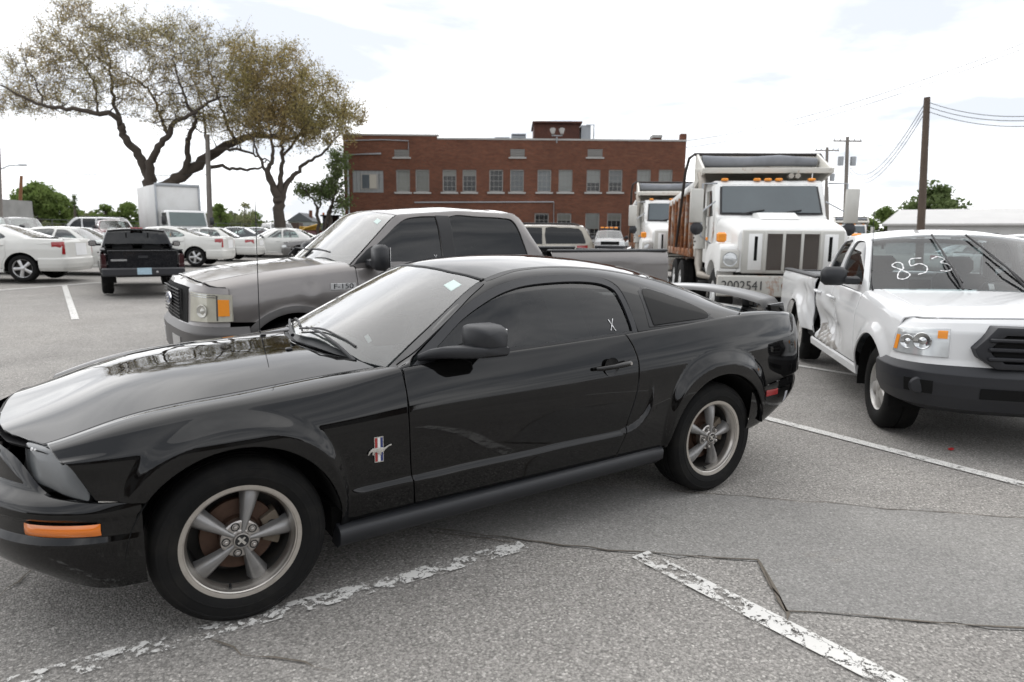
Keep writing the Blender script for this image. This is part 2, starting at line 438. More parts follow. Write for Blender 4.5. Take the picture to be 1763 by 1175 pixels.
    # face winding to follow the normals
    F3 = np.array([f[:3] for f in F]); nn = np.cross(V[F3[:, 1]]-V[F3[:, 0]], V[F3[:, 2]]-V[F3[:, 0]])
    ok = np.sum(nn*(NN[F3[:, 0]]+NN[F3[:, 1]]+NN[F3[:, 2]]), axis=1) >= 0
    F2 = [f if g_ else tuple(reversed(f)) for f, g_ in zip(F, ok)]
    NN = NN/np.maximum(np.linalg.norm(NN, axis=1, keepdims=True), 1e-9)
    if join:
        n_ = len(V); V = np.vstack([V, V*np.array([1, -1, 1])]); NN = np.vstack([NN, NN*np.array([1, -1, 1])]); F2 = F2+[tuple(i+n_ for i in reversed(f)) for f in F2]
        return mesh_obj(name, V, F2, mat, parent, normals=NN)
    o = mesh_obj(name, V, F2, mat, parent, normals=NN)
    if not mirror: return o
    V2 = V*np.array([1, -1, 1]); N2 = NN*np.array([1, -1, 1])
    return o, mesh_obj(name, V2, [tuple(reversed(f)) for f in F2], mat, parent, normals=N2)
def sheet(S, u0, u1, t0, t1, nu, nv, name, mat, parent, off=0.0, mirror=False):
    """plain grid patch of a surface, pushed off along its normal"""
    uu, tt = np.meshgrid(np.linspace(u0, u1, nu), np.linspace(t0, t1, nv), indexing='ij'); uu = uu.ravel(); tt = tt.ravel()
    V = S.P(uu, tt)+S.N(uu, tt)*off
    F = [(i*nv+j, (i+1)*nv+j, (i+1)*nv+j+1, i*nv+j+1) for i in range(nu-1) for j in range(nv-1)]
    o = mesh_obj(name, V, F, mat, parent)
    return (o, mir(o)) if mirror else o
def stroke(S, pts, w, name, mat, parent, lift=.002, ax=2, k=(0, -1), n=6, even=False):
    """a flat painted stroke lying on a surface; pts are (x, z) or (x, y)"""
    A = np.array(cr(pts, n) if len(pts) > 2 else [np.array(pts[0])+(np.array(pts[1])-np.array(pts[0]))*i/8 for i in range(9)], float)
    d = np.gradient(A, axis=0); d /= np.maximum(np.linalg.norm(d, axis=1, keepdims=True), 1e-9); nr = np.stack([-d[:, 1], d[:, 0]], 1)
    rw = np.array([w*(1 if even else .8+.35*math.sin(i*1.7)) for i in range(len(A))])[:, None]
    L, R = A+nr*rw/2, A-nr*rw/2
    k1 = k[1] if k[1] >= 0 else S.K+k[1]; V = []
    for B in (L, R):
        u = -B[:, 0]; t = S.inv(u, B[:, 1], ax, k[0], k1); nn = S.N(u, t); V.append(S.P(u, t)+nn*lift)
    m = len(A); V = np.vstack(V); F = [(i, i+1, m+i+1, m+i) for i in range(m-1)]
    return V, F
def text_mesh(txt, size, depth=.0, spacing=1.0):
    c = bpy.data.curves.new('t', 'FONT'); c.body = txt; c.size = size; c.extrude = depth; c.align_x = 'CENTER'; c.align_y = 'CENTER'; c.space_character = spacing
    o = bpy.data.objects.new('t', c); COL.objects.link(o); bpy.context.view_layer.update()
    me = bpy.data.meshes.new_from_object(o.evaluated_get(bpy.context.evaluated_depsgraph_get()))
    V = [tuple(v.co) for v in me.vertices]; F = [tuple(p.vertices) for p in me.polygons]
    bpy.data.objects.remove(o); bpy.data.curves.remove(c); bpy.data.meshes.remove(me); return V, F
def text_obj(txt, size, M, name, mat, parent, depth=.001):
    V, F = text_mesh(txt, size, depth); V = [M @ Vector(v) for v in V]
    return mesh_obj(name, V, F, mat, parent, sharp=20)
# ------------------------------------------------------------------ where the lot lies: a gentle fall from the far left to the right
_fh = Vector((math.cos(YAW), math.sin(YAW), 0)); _rh = Vector((math.sin(YAW), -math.cos(YAW), 0))
def lot_z(x, y):
    d = Vector((x, y, 0))-Vector((CAM_P.x, CAM_P.y, 0)); X, D = d.dot(_rh), d.dot(_fh)
    t = max(0, min(1, (D-5.5)/7)); t = t*t*(3-2*t); X = max(-70, min(70, X)); return t*(-.013*X+.006*max(0, min(D, 90)-8))
def spot(px, py):
    """the place on the lot that the photograph shows at this pixel"""
    z = 0
    for _ in range(12):
        x, y = ground_at(px, py, z); z = lot_z(x, y)
    return x, y, z
def spot_depth(px, dep):
    q = Vector((CAM_P.x, CAM_P.y, 0))+_fh*dep+_rh*((px-881.5)/1175*dep); return q.x, q.y, lot_z(q.x, q.y)

# ------------------------------------------------------------------ the lot
def asphalt(name, base, stone, contrast, warm=(1, 1, 1), stain=.35, fine=1.0):
    base = tuple(x*ALB for x in base); m, t, p, o = new_mat(name)
    pos = t.nodes.new('ShaderNodeNewGeometry').outputs['Position']
    def voro(sc, feat='F1', out='Distance', rnd=1.0):
        v = t.nodes.new('ShaderNodeTexVoronoi'); v.inputs['Scale'].default_value = sc; v.feature = feat; v.inputs['Randomness'].default_value = rnd; t.links.new(pos, v.inputs['Vector']); return v.outputs[out]
    a = noise(t, 75, 3, .7, vec=pos); b = noise(t, 1.3, 5, .6, .2, vec=pos); c = noise(t, .23, 4, .6, .5, vec=pos); f = noise(t, 260, 2, .6, vec=pos)
    vc = voro(105, out='Color'); sepc = t.nodes.new('ShaderNodeSeparateColor'); t.links.new(vc, sepc.inputs[0])
    st = ramp(t, sepc.outputs[0], [(0, (1-contrast,)*3), (.55, (1,)*3), (.86, (1.0,)*3), (1, (1+contrast*1.3,)*3)])
    d = voro(105); edge = ramp(t, d, [(.0, (1,)*3), (.45, (1,)*3), (.75, (1-.55*contrast,)*3)])
    col = mixc(t, 1.0, st, edge, 'MULTIPLY')
    col = mixc(t, 1.0, col, ramp(t, a, [(.25, (1-.45*fine,)*3), (.5, (1,)*3), (.78, (1+.45*fine,)*3)]), 'MULTIPLY')
    col = mixc(t, 1.0, col, ramp(t, f, [(.3, (.82,)*3), (.7, (1.18,)*3)]), 'MULTIPLY')
    col = mixc(t, 1.0, col, base, 'MULTIPLY')
    col = mixc(t, 1.0, col, ramp(t, b, [(.25, (.86, .855, .85)), (.75, (1.10, 1.10, 1.09))]), 'MULTIPLY')
    col = mixc(t, 1.0, col, ramp(t, c, [(.3, (1-stain*.55,)*3), (.5, (1,)*3), (.75, (1.12, 1.11, 1.09))]), 'MULTIPLY')
    ru = ramp(t, noise(t, .9, 5, .7, .3, vec=pos), [(.66, (0, 0, 0)), (.80, (1, 1, 1))]); col = mixc(t, math_(t, 'MULTIPLY', ru, .16), col, (.30, .20, .12))
    oil = ramp(t, noise(t, .75, 3, .5, .2, vec=pos), [(.70, (0, 0, 0)), (.78, (1, 1, 1))]); col = mixc(t, math_(t, 'MULTIPLY', oil, .35), col, (.07, .068, .066))
    h = math_(t, 'ADD', math_(t, 'MULTIPLY', d, -1.0), math_(t, 'MULTIPLY', a, .8))
    setp(t, p, Base_Color=col, Roughness=.88, Specular_IOR_Level=.3, Normal=bump(t, h, .5*fine, .006))
    return m
M_asph = asphalt('weathered_asphalt', (.360, .344, .323), 1, .40)
M_patch = asphalt('fine_asphalt_patch', (.300, .292, .279), 1, .25, fine=.55)
def linspace_dense(a, b, near, n, pw=2.2):
    t = np.linspace(-1, 1, n); s = np.sign(t)*np.abs(t)**pw; return np.where(s < 0, near+(near-a)*s, near+(b-near)*s)
gx = linspace_dense(-900, 700, -4, 120, 3.2); gy = linspace_dense(-1000, 500, -6, 120, 3.2)
V = [(x, y, lot_z(x, y)) for x in gx for y in gy]; ny = len(gy)
mb = MB(); mb.add(V, [(i*ny+j, (i+1)*ny+j, (i+1)*ny+j+1, i*ny+j+1) for i in range(len(gx)-1) for j in range(ny-1)])
tag(mb.build('ground', M_asph, None, sharp=180), kind='structure')

def flat(name, poly, mat, lift=.004, kind='structure', step=.3):
    """a thin sheet on the lot; poly in metres"""
    pts = []
    for i in range(len(poly)):
        a, b = np.array(poly[i]), np.array(poly[(i+1) % len(poly)]); n = max(1, int(np.linalg.norm(b-a)/step)); pts += [tuple(a+(b-a)*k/n) for k in range(n)]
    P = np.array(pts); lo, hi = P.min(0), P.max(0); G_ = np.array([(x, y) for x in np.arange(lo[0]+step/2, hi[0], step*1.3) for y in np.arange(lo[1]+step/2, hi[1], step*1.3)]).reshape(-1, 2)
    if len(G_): G_ = G_[_inside(G_, P)]
    Q = np.vstack([P, G_]) if len(G_) else P; m = len(P)
    out = delaunay_2d_cdt([Vector(q) for q in Q], [(i, (i+1) % m) for i in range(m)], [], 0, 1e-6, True); D = np.array([tuple(v) for v in out[0]]); T = np.array([tuple(f) for f in out[2]]); T = T[_inside(D[T].mean(1), P)]
    o = mesh_obj(name, [(x, y, lot_z(x, y)+lift) for x, y in D], [tuple(f) for f in T], mat); 
    if o.data.polygons[0].normal.z < 0: o.data.flip_normals()
    return tag(o, kind=kind)
rnd = random.Random(5)
def px_poly(pts): return [ground_at(a, b)[:2] for a, b in pts]
lowe = [(560, 880), (700, 905), (800, 920), (905, 932), (1010, 944), (1115, 954), (1210, 962), (1305, 968), (1328, 1012), (1350, 1052), (1480, 1062), (1600, 1073), (1763, 1086), (2000, 1100)]
upp = [(2000, 905), (1763, 894), (1600, 882), (1450, 870), (1290, 857), (1150, 846), (1000, 836), (800, 822), (600, 810)]
def wob(pts, s=.012):
    out = []
    for a, b in zip(pts[:-1], pts[1:]):
        n = max(2, int(np.hypot(b[0]-a[0], b[1]-a[1])/.10)); 
        for k in range(n): f = k/n; out.append((a[0]+(b[0]-a[0])*f+rnd.gauss(0, s), a[1]+(b[1]-a[1])*f+rnd.gauss(0, s)))
    return out+[pts[-1]]
low_m, upp_m = wob(px_poly(lowe)), wob(px_poly(upp))
flat('asphalt_patch', low_m+upp_m, M_patch)
M_crack = plain('crack_dirt', (.17, .15, .125), .95, var=.5, scale=40, spec=.1)
def crack(pts, w, name='pavement_crack'):
    L, R = [], []
    P = wob(pts, .008)
    for i, p in enumerate(P):
        a, b = P[max(i-1, 0)], P[min(i+1, len(P)-1)]; d = np.array([b[0]-a[0], b[1]-a[1]]); d /= max(np.linalg.norm(d), 1e-6); n = np.array([-d[1], d[0]]); ww = w*(.25+rnd.random()*.9)*min(1, (i+1)/3, (len(P)-i)/3)
        L.append((p[0]+n[0]*ww/2, p[1]+n[1]*ww/2)); R.append((p[0]-n[0]*ww/2, p[1]-n[1]*ww/2))
    V = [(x, y, lot_z(x, y)+.0075) for x, y in L+R]; m = len(P); o = mesh_obj(name, V, [(i, m+i, m+i+1, i+1) for i in range(m-1)], M_crack)
    if o.data.polygons[0].normal.z < 0: o.data.flip_normals()
    tag(o, kind='structure')
crack(px_poly(lowe[1:]), .012); crack(px_poly([(2000, 905), (1763, 894), (1600, 882), (1450, 870), (1290, 857), (1150, 846)]), .009)
crack(px_poly([(1305, 968), (1335, 1020), (1352, 1056), (1368, 1088)]), .018)
crack(px_poly([(0, 1028), (35, 1003), (52, 985), (85, 978)]), .020); crack(px_poly([(52, 985), (40, 965), (33, 950)]), .012); crack(px_poly([(-60, 1060), (0, 1028)]), .02)
crack(px_poly([(345, 1092), (385, 1112), (420, 1128), (470, 1136), (520, 1140), (575, 1158)]), .010)
crack(px_poly([(740, 918), (830, 928), (905, 936)]), .012)
# worn stall lines
def linemat(name, wear, scale):
    m, t, p, o = new_mat(name); pos = t.nodes.new('ShaderNodeNewGeometry').outputs['Position']
    n1 = noise(t, 7, 6, .7, .6, vec=pos); v = t.nodes.new('ShaderNodeTexVoronoi'); v.feature = 'DISTANCE_TO_EDGE'; v.inputs['Scale'].default_value = scale; dv = noise(t, 22, 3, .6, vec=pos, out='Color'); mp = mixc(t, .09, pos, dv); t.links.new(mp, v.inputs['Vector'])
    cr_ = ramp(t, v.outputs['Distance'], [(.010, (0, 0, 0)), (.028, (1, 1, 1))]); n2 = noise(t, 34, 4, .7, vec=pos)
    k = math_(t, 'ADD', math_(t, 'MULTIPLY', n1, .62), math_(t, 'MULTIPLY', n2, .38)); worn = ramp(t, k, [(wear, (0, 0, 0)), (wear+.03, (1, 1, 1))]); fac = math_(t, 'MULTIPLY', cr_, worn)
    col = mixc(t, n1, (.50, .49, .465), (.70, .69, .66)); setp(t, p, Base_Color=col, Roughness=.8)
    tr = t.nodes.new('ShaderNodeBsdfTransparent'); mx = t.nodes.new('ShaderNodeMixShader'); t.links.new(fac, mx.inputs[0]); t.links.new(tr.outputs[0], mx.inputs[1]); t.links.new(p.outputs[0], mx.inputs[2]); t.links.new(mx.outputs[0], o.inputs[0]); return m
M_l1, M_l2, M_l3 = linemat('flaking_line_paint', .505, 11), linemat('cracked_line_paint', .445, 9), linemat('faded_line_paint', .40, 30)
def stripe(a, b, w, mat, lift=.0085):
    a, b = np.array(a), np.array(b); d = (b-a)/np.linalg.norm(b-a); n = np.array([-d[1], d[0]])*w/2; k = max(2, int(np.linalg.norm(b-a)/.4)); V = []
    for i in range(k+1): q = a+(b-a)*i/k; V += [(*(q+n), lot_z(*(q+n))+lift), (*(q-n), lot_z(*(q-n))+lift)]
    o = mesh_obj('stall_line', V, [(2*i, 2*i+1, 2*i+3, 2*i+2) for i in range(k)], mat)
    if o.data.polygons[0].normal.z < 0: o.data.flip_normals()
    tag(o, kind='structure')
stripe((1.6, .885), (-1.325, .918), .108, M_l1); stripe((-1.755, 1.30), (-1.90, 3.4), .115, M_l2); stripe((-4.44, -.9), (-4.60, 4.6), .105, M_l3)
stripe((-6.90, -2.2), (-7.12, 1.0), .10, M_l3); 
def seg(p, q, w, m): a, b = spot(*p), spot(*q); stripe(a[:2], b[:2], w, m)
seg((-60, 505), (175, 487), .13, M_l3); seg((111, 492), (130, 551), .11, M_l3)
# small litter
def litter(px, py, sx, col, name, label):
    x, y, z = spot(px, py); mb = MB(); mb.box((x, y, z+.012), (sx, sx*.6, .014), bev=.004); tag(mb.build(name, plain(name, col, .7)), label, 'litter')
litter(1637, 776, .045, (.5, .02, .02), 'red_plastic_scrap', 'small red plastic scrap lying on the asphalt before the white pickup')

# ------------------------------------------------------------------ brick building at the back
def brickmat():
    m, t, p, o = new_mat('red_brown_brick'); tcn = t.nodes.new('ShaderNodeTexCoord'); mp = t.nodes.new('ShaderNodeMapping'); t.links.new(tcn.outputs['Object'], mp.inputs[0]); mp.inputs['Rotation'].default_value = (R_(90), 0, 0)
    b = t.nodes.new('ShaderNodeTexBrick'); t.links.new(mp.outputs[0], b.inputs[0]); b.inputs['Scale'].default_value = 1; b.inputs['Brick Width'].default_value = .215; b.inputs['Row Height'].default_value = .075; b.inputs['Mortar Size'].default_value = .008
    b.inputs['Color1'].default_value = (.150, .058, .034, 1); b.inputs['Color2'].default_value = (.105, .042, .026, 1); b.inputs['Mortar'].default_value = (.12, .085, .066, 1)
    n = noise(t, .35, 5, .65, .5); c = mixc(t, 1, b.outputs[0], ramp(t, n, [(.3, (.82, .80, .80)), (.7, (1.14, 1.10, 1.08))]), 'MULTIPLY')
    pz = t.nodes.new('ShaderNodeTexNoise'); mq = t.nodes.new('ShaderNodeMapping'); mq.inputs['Scale'].default_value = (1.2, 1.2, 6); t.links.new(tcn.outputs['Object'], mq.inputs[0]); t.links.new(mq.outputs[0], pz.inputs['Vector']); pz.inputs['Scale'].default_value = 1.0
    c = mixc(t, 1, c, ramp(t, pz.outputs[0], [(.3, (.88,)*3), (.7, (1.12,)*3)]), 'MULTIPLY')
    setp(t, p, Base_Color=c, Roughness=.9, Specular_IOR_Level=.2); return m
M_brick = brickmat()
M_conc = plain('pale_stone_sill', (.42, .41, .39), .85, var=.2, scale=3); M_galv = plain('galvanised_sheet', (.38, .40, .42), .5, metal=.4, var=.2, scale=2); M_rust = plain('rusted_sheet', (.105, .040, .026), .85, var=.5, scale=2.5, dirt=((.05, .03, .025), 1.5, .7))
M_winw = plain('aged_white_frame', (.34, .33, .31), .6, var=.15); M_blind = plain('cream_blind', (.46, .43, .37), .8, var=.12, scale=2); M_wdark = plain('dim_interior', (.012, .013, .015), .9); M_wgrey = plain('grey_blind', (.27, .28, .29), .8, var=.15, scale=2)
M_wing = glass('window_glass', (.72, .75, .75), dust=.015, dbl=.7)
BD = 52.0
bx0, by0, bz0 = spot_depth(597, BD); bx1, by1, _ = spot_depth(1169, BD); bz0 = min(lot_z(bx0, by0), lot_z(bx1, by1))-.1
BLD = empty('brick_building', (bx0, by0, bz0), math.atan2(by1-by0, bx1-bx0), 'two-storey red-brown brick building with barred windows behind the parked trucks', 'building')
kx = BD/1175                                                 # metres per photo pixel at that depth
def bX(px): return (px-597)*kx
def bZ(py, px=880): return CAM_P.z+_hz(px, py)-bz0
def _hz(px, py):
    d = _f+_r2*((px-881.5)/1175)-_u2*((py-587.5)/1175); t = BD/d.dot(_fh); return d.z*t
BL = bX(1169); BH = bZ(242, 960); BT = 16.0
wins = []
for c in ((696, 728.5), (774, 807.5), (852.5, 887.5), (933.5, 969), (1016, 1053), (1100.5, 1137)):
    for x in c: wins.append((bX(x-11.5), bX(x+11.5), bZ(331, x), bZ(292.5, x)))
low = [(bX(x-12), bX(x+12), bZ(414, x), bZ(367.5, x)) for x in (930, 968, 1016, 1053, 1100)]
vents = [(bX(682), bX(707), bZ(271, 690), bZ(258, 690)), (bX(876), bX(900), bZ(271, 890), bZ(257, 890)), (bX(1005), bX(1030), bZ(271, 1015), bZ(257, 1015))]
big = (bX(611), bX(663), bZ(332, 640), bZ(294, 640))
def wall_with_holes():
    hs = wins+low+vents+[big]; zl = bZ(234, 700); xs_ = bX(754)
    outer = [(0, 0), (BL, 0), (BL, BH), (xs_, BH), (xs_, zl), (0, zl)]
    pts = [Vector(p) for p in outer]; ed = [(i, (i+1) % 6) for i in range(6)]
    for (a, b, c, d) in hs:
        n = len(pts); pts += [Vector(q) for q in ((a, c), (b, c), (b, d), (a, d))]; ed += [(n+i, n+(i+1) % 4) for i in range(4)]
    out = delaunay_2d_cdt(pts, ed, [], 0, 1e-6, True); D = np.array([tuple(v) for v in out[0]]); T = np.array([tuple(f) for f in out[2]]); c = D[T].mean(1); k = _inside(c, np.array(outer, float))
    for (a, b, e, d) in hs: k &= ~((c[:, 0] > a) & (c[:, 0] < b) & (c[:, 1] > e) & (c[:, 1] < d))
    T = T[k]; mb = MB(); mb.add([(x, 0, z) for x, z in D], [tuple(f) for f in T])
    for (a, b, e, d) in hs: mb.add([(a, 0, e), (b, 0, e), (b, 0, d), (a, 0, d), (a, .22, e), (b, .22, e), (b, .22, d), (a, .22, d)], [(0, 1, 5, 4), (1, 2, 6, 5), (2, 3, 7, 6), (3, 0, 4, 7)])
    mb.add([(0, 0, 0), (0, BT, 0), (0, BT, zl), (0, 0, zl), (BL, 0, 0), (BL, BT, 0), (BL, BT, BH), (BL, 0, BH)], [(0, 1, 2, 3), (4, 5, 6, 7), (1, 5, 6, 2)])
    mb.build('wall', M_brick, BLD, fix=False)
    mb = MB(); mb.box((xs_/2, .2, zl+.05), (xs_+.2, .5, .12)); mb.box(((xs_+BL)/2, .2, BH+.05), (BL-xs_, .5, .12)); mb.build('parapet_coping', M_conc, BLD)
    mb = MB(); mb.box((BL/2, BT/2, BH-.45), (BL-.2, BT-.2, .1)); mb.build('roof', M_galv, BLD)
    mb = MB(); mb.box((BL-.2, .3, BH+.25), (.42, .6, .62)); mb.add([], []); mb.build('parapet_corner', M_brick, BLD)
wall_with_holes()
rb = random.Random(11)
kinds = ['blind', 'blind', 'darkb', 'darkb', 'dark', 'grey', 'grey', 'white', 'white2', 'greyd', 'white', 'white', 'dark', 'darkb', 'white2', 'darkb', 'white']
for i, (a, b, e, d) in enumerate(wins+low):
    kd = kinds[i % len(kinds)]; w, h = b-a, d-e
    mb = MB()
    for bx in (((a+b)/2, d-.04, w, .08), ((a+b)/2, e+.04, w, .08), (a+.035, (e+d)/2, .07, h), (b-.035, (e+d)/2, .07, h)): mb.box((bx[0], .12, bx[1]), (bx[2], .07, bx[3]))
    for j in (1, 2): mb.box((a+w*j/3, .125, (e+d)/2), (.02, .03, h))
    for j in (1, 2, 3): mb.box(((a+b)/2, .125, e+h*j/4), (w, .03, .024))
    wn = mb.build('window', M_winw, BLD)
    mb = MB(); mb.add([(a, .14, e), (b, .14, e), (b, .14, d), (a, .14, d)], [(0, 1, 2, 3)]); mb.build('pane', M_wing, wn)
    mt = {'blind': M_blind, 'dark': M_wdark, 'darkb': M_wdark, 'grey': M_wgrey, 'greyd': M_wgrey, 'white': plain('white_blind', (.60, .585, .55), .8, var=.06), 'white2': MATS.get('white_blind') or M_blind}[kd]
    z0 = e
    if kd in ('white2', 'greyd'): z0 = e+h*.42
    if kd == 'darkb': z0 = e+h*.72; mt = M_blind
    mb = MB(); mb.box(((a+b)/2, .25, (z0+d)/2), (w, .03, d-z0)); mb.build('blind_or_dim_room', mt, wn)  # dark windows get a near-black sheet painting the unlit room, not a blind
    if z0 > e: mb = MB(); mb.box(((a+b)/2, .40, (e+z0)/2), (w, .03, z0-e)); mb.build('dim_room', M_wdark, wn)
    mb = MB(); mb.box(((a+b)/2, -.03, e-.07), (w+.28, .16, .13)); mb.build('sill', M_conc, BLD)
for (a, b, e, d) in vents:
    mb = MB()
    for j in range(5): mb.box(((a+b)/2, .06, e+(d-e)*(j+.5)/5), (b-a, .10, .05), None)
    mb.box(((a+b)/2, .16, (e+d)/2), (b-a, .03, d-e)); mb.build('vent_louvre', M_winw, BLD)
    mb = MB(); mb.box(((a+b)/2, -.03, e-.06), (b-a+.25, .16, .11)); mb.build('sill', M_conc, BLD)
a, b, e, d = big
mb = MB(); nx, nz = 8, 6
for i in range(nx):
    for j in range(nz):
        x, z = a+(b-a)*(i+.5)/nx, e+(d-e)*(j+.5)/nz
        if 1.6 < i < 6.4 and .6 < j < 4.6: continue
        mb.box((x, .08, z), ((b-a)/nx-.02, .06, (d-e)/nz-.02))
mb.box(((a+b)/2, .14, (e+d)/2), (b-a, .04, d-e)); mb.build('block_infill', plain('grey_glass_block', (.30, .31, .31), .6, var=.2, scale=4), BLD)
mb = MB(); cx, cz = (a+b)/2+.1, (e+d)/2; mb.box((cx, .05, cz), (1.30, .08, 1.15)); wn = mb.build('window', M_winw, BLD); mb = MB(); mb.box((cx-.26, -.0, cz), (.52, .06, .98)); mb.build('pane', plain('dusk_pane', (.10, .115, .13), .15, coat=1), wn); mb = MB(); mb.box((cx+.27, -.0, cz), (.50, .06, .98)); mb.build('blind_or_dim_room', M_blind, wn)
# rooftop: rusty penthouse, ducts, coolers, chimney, pipes and lamps
def rbox(x0, x1, y0, y1, py0, py1, name, mat, pxm=900, bev=0):
    mb = MB(); z0, z1 = bZ(py0, pxm), bZ(py1, pxm); mb.box(((bX(x0)+bX(x1))/2, (y0+y1)/2, (z0+z1)/2), (bX(x1)-bX(x0), y1-y0, z1-z0), bev=bev); return mb.build(name, mat, BLD)
ph = rbox(917, 997, 3, 7, 246, 202, 'roof_penthouse', M_rust, 955); mb = MB(); mb.box(((bX(914)+bX(1001))/2, 5, bZ(200, 955)), (bX(1001)-bX(914), 4.6, .12), Matrix.Rotation(R_(0), 4, 'Y')); mb.build('penthouse_roof', M_rust, ph)
for i in range(12):
    mb = MB(); mb.box((bX(919)+i*.31, 2.97, (bZ(246)+bZ(203))/2), (.06, .06, bZ(203)-bZ(246))); mb.build('sheet_rib', M_rust, ph)
rbox(1001, 1018, 3.5, 6, 246, 203, 'roof_duct', M_galv, 1010)
for (x0, x1, p1) in ((877, 903, 220), (848, 874, 227)):
    o = rbox(x0, x1, 3, 5, 246, p1, 'roof_cooler', M_galv, 880)
    for j in range(4): mb = MB(); mb.box(((bX(x0)+bX(x1))/2, 2.98, bZ(244)+(bZ(p1)-bZ(244))*(j+.5)/4), (bX(x1)-bX(x0)-.16, .05, .10)); mb.build('cooler_louvre', plain('dark_louvre', (.09, .10, .12), .5), o)
o = rbox(1122, 1137, 2, 3, 246, 228, 'chimney', M_brick, 1130); rbox(1121, 1138, 1.9, 3.1, 231, 226, 'chimney_cap', M_conc, 1130)
mb = MB(); mb.tube([(bX(1022), 3, BH), (bX(1022), 3, bZ(204, 1010)), (bX(1010), 3.4, bZ(203, 1010))], .05, 6); mb.build('vent_pipe', M_galv, BLD)
mb = MB(); mb.tube([(bX(953), -.05, bZ(246)), (bX(953), -.15, bZ(236))], .05, 6); mb.tube([(bX(944), -.2, bZ(234)), (bX(962), -.2, bZ(234))], .04, 6); fl = mb.build('floodlight_bracket', M_galv, BLD)
for x in (946, 961): mb = MB(); mb.cyl((bX(x), -.1, bZ(223)), (bX(x), -.30, bZ(232)), .22, .10, 14); mb.build('floodlight', M_winw, fl)
mb = MB()
mb.tube([(bX(604), -.06, 0), (bX(604), -.06, bZ(267, 604)), (bX(660), -.06, bZ(265, 640))], .07, 6); mb.build('drain_pipe', M_galv, BLD)
mb = MB(); mb.tube([(bX(715), -.05, bZ(349, 715)), (bX(950), -.05, bZ(348, 940)), (bX(951), -.05, 0)], .05, 6); mb.build('conduit', M_galv, BLD)
mb = MB(); mb.tube([(bX(600), -.05, bZ(243, 610)), (bX(662), -.05, bZ(241, 640)), (bX(706), -.05, bZ(243, 706)), (bX(706), -.05, bZ(258, 706))], .035, 6); mb.build('conduit', M_galv, BLD)

# ------------------------------------------------------------------ white warehouse far right
wd = 78.0; ax0, ay0, az0 = spot_depth(1517, wd); ax1, ay1, _ = spot_depth(2150, 60)
WH = empty('white_warehouse', (ax0, ay0, az0-.2), math.atan2(ay1-ay0, ax1-ax0), 'long low white warehouse with a pale metal roof at the far right', 'building')
Lw = math.hypot(ax1-ax0, ay1-ay0)
M_wh = plain('white_block_wall', (.60, .60, .59), .85, var=.1, scale=.8, dirt=((.42, .41, .39), .7, .6)); M_roofw = plain('pale_metal_roof', (.52, .51, .495), .55, var=.16, scale=.5, metal=.1)
hw_ = 3.35
mb = MB(); mb.box((Lw/2, 9, hw_/2), (Lw, 18, hw_)); mb.build('wall', M_wh, WH)
mb = MB(); mb.prism([(-.6, hw_-.05), (-.6, hw_+.15), (9, hw_+2.0), (18.6, hw_+.15), (18.6, hw_-.05)], -.5, Lw+.5, 'x'); mb.build('roof', M_roofw, WH)
for i in range(14):
    mb = MB(); mb.box((3.0+i*2.7, 4.2, hw_+1.09), (.05, 9.6, .05), Matrix.Translation((0, 0, 0))); 
for i, x in enumerate((6.6, 8.2, 9.9, 21, 34, 36)):
    mb = MB(); mb.box((x, -.05, 1.9), (.85 if i < 3 else 1.3, .12, 1.2)); wn = mb.build('window', plain('dark_window', (.06, .065, .07), .2, coat=.8), WH); mb = MB(); mb.box((x, -.09, 1.25), (1.5, .14, .1)); mb.build('sill', M_conc, wn)
mb = MB(); mb.box((26, -.35, 2.55), (9, .7, .12)); mb.build('canopy', M_roofw, WH)
mb = MB(); mb.box((15.5, -.2, 2.35), (.25, .4, .4)); mb.build('wall_lamp', M_galv, WH)
for x, y in ((22, 7), (27, 8), (33, 6.5)):
    mb = MB(); mb.cyl((x, y, hw_+1.2), (x, y, hw_+2.5), .22, n=10); mb.cyl((x, y, hw_+2.4), (x, y, hw_+2.75), .5, .15, 12); mb.build('roof_vent', M_galv, WH)

# ------------------------------------------------------------------ poles, wires, fence
M_pole = plain('weathered_pole_wood', (.105, .078, .060), .9, var=.3, scale=3); M_pole2 = plain('grey_pole_wood', (.22, .20, .18), .9, var=.25, scale=3); M_wire = plain('black_wire', (.03, .03, .032), .6)
def pole(pxb, pyb, pxt, pyt, dep, r, mat, label, arms=(), name='utility_pole', cat='utility pole', trans=()):
    b = Vector(spot_depth(pxb, dep)); dvec = _f+_r2*((pxt-881.5)/1175)-_u2*((pyt-587.5)/1175); tpos = CAM_P+dvec*(dep/dvec.dot(_fh))
    o = empty(name, b, 0, label, cat); mb = MB(); tl = tpos-b; mb.tube([(0, 0, -.3), tl*.5, tl], [r, r*.88, r*.72], 10); mb.build('post', mat, o); up = tl.normalized()
    for (f, w) in arms:
        c = tl*f; mb = MB(); mb.box((0, 0, 0), (w, .10, .12), Matrix.Translation(c) @ Matrix.Rotation(YAW-PI/2, 4, 'Z')); arm = mb.build('cross_arm', mat, o)
        for k in (-.46, -.25, .25, .46): q = c+_rh*(w*k); mb = MB(); mb.cyl(q+Vector((0, 0, .05)), q+Vector((0, 0, .26)), .05, .035, 8); mb.build('insulator', M_galv, arm)
    for (f, dxs) in trans:
        for k in dxs: c = tl*f+_rh*k; mb = MB(); mb.cyl(c-Vector((0, 0, .38)), c+Vector((0, 0, .38)), .26, n=12); mb.build('transformer', M_galv, o)
    return o, tpos
pR, tR = pole(1578, 412, 1596, 168, 30, .17, M_pole, 'tall brown wooden utility pole behind the damaged white pickup')
pU, tU = pole(1447, 412, 1459, 236, 62, .20, M_pole2, 'grey utility pole with a crossarm and transformers right of the dump truck', arms=((.965, 2.5),), trans=((.80, (-.55, .55)),))
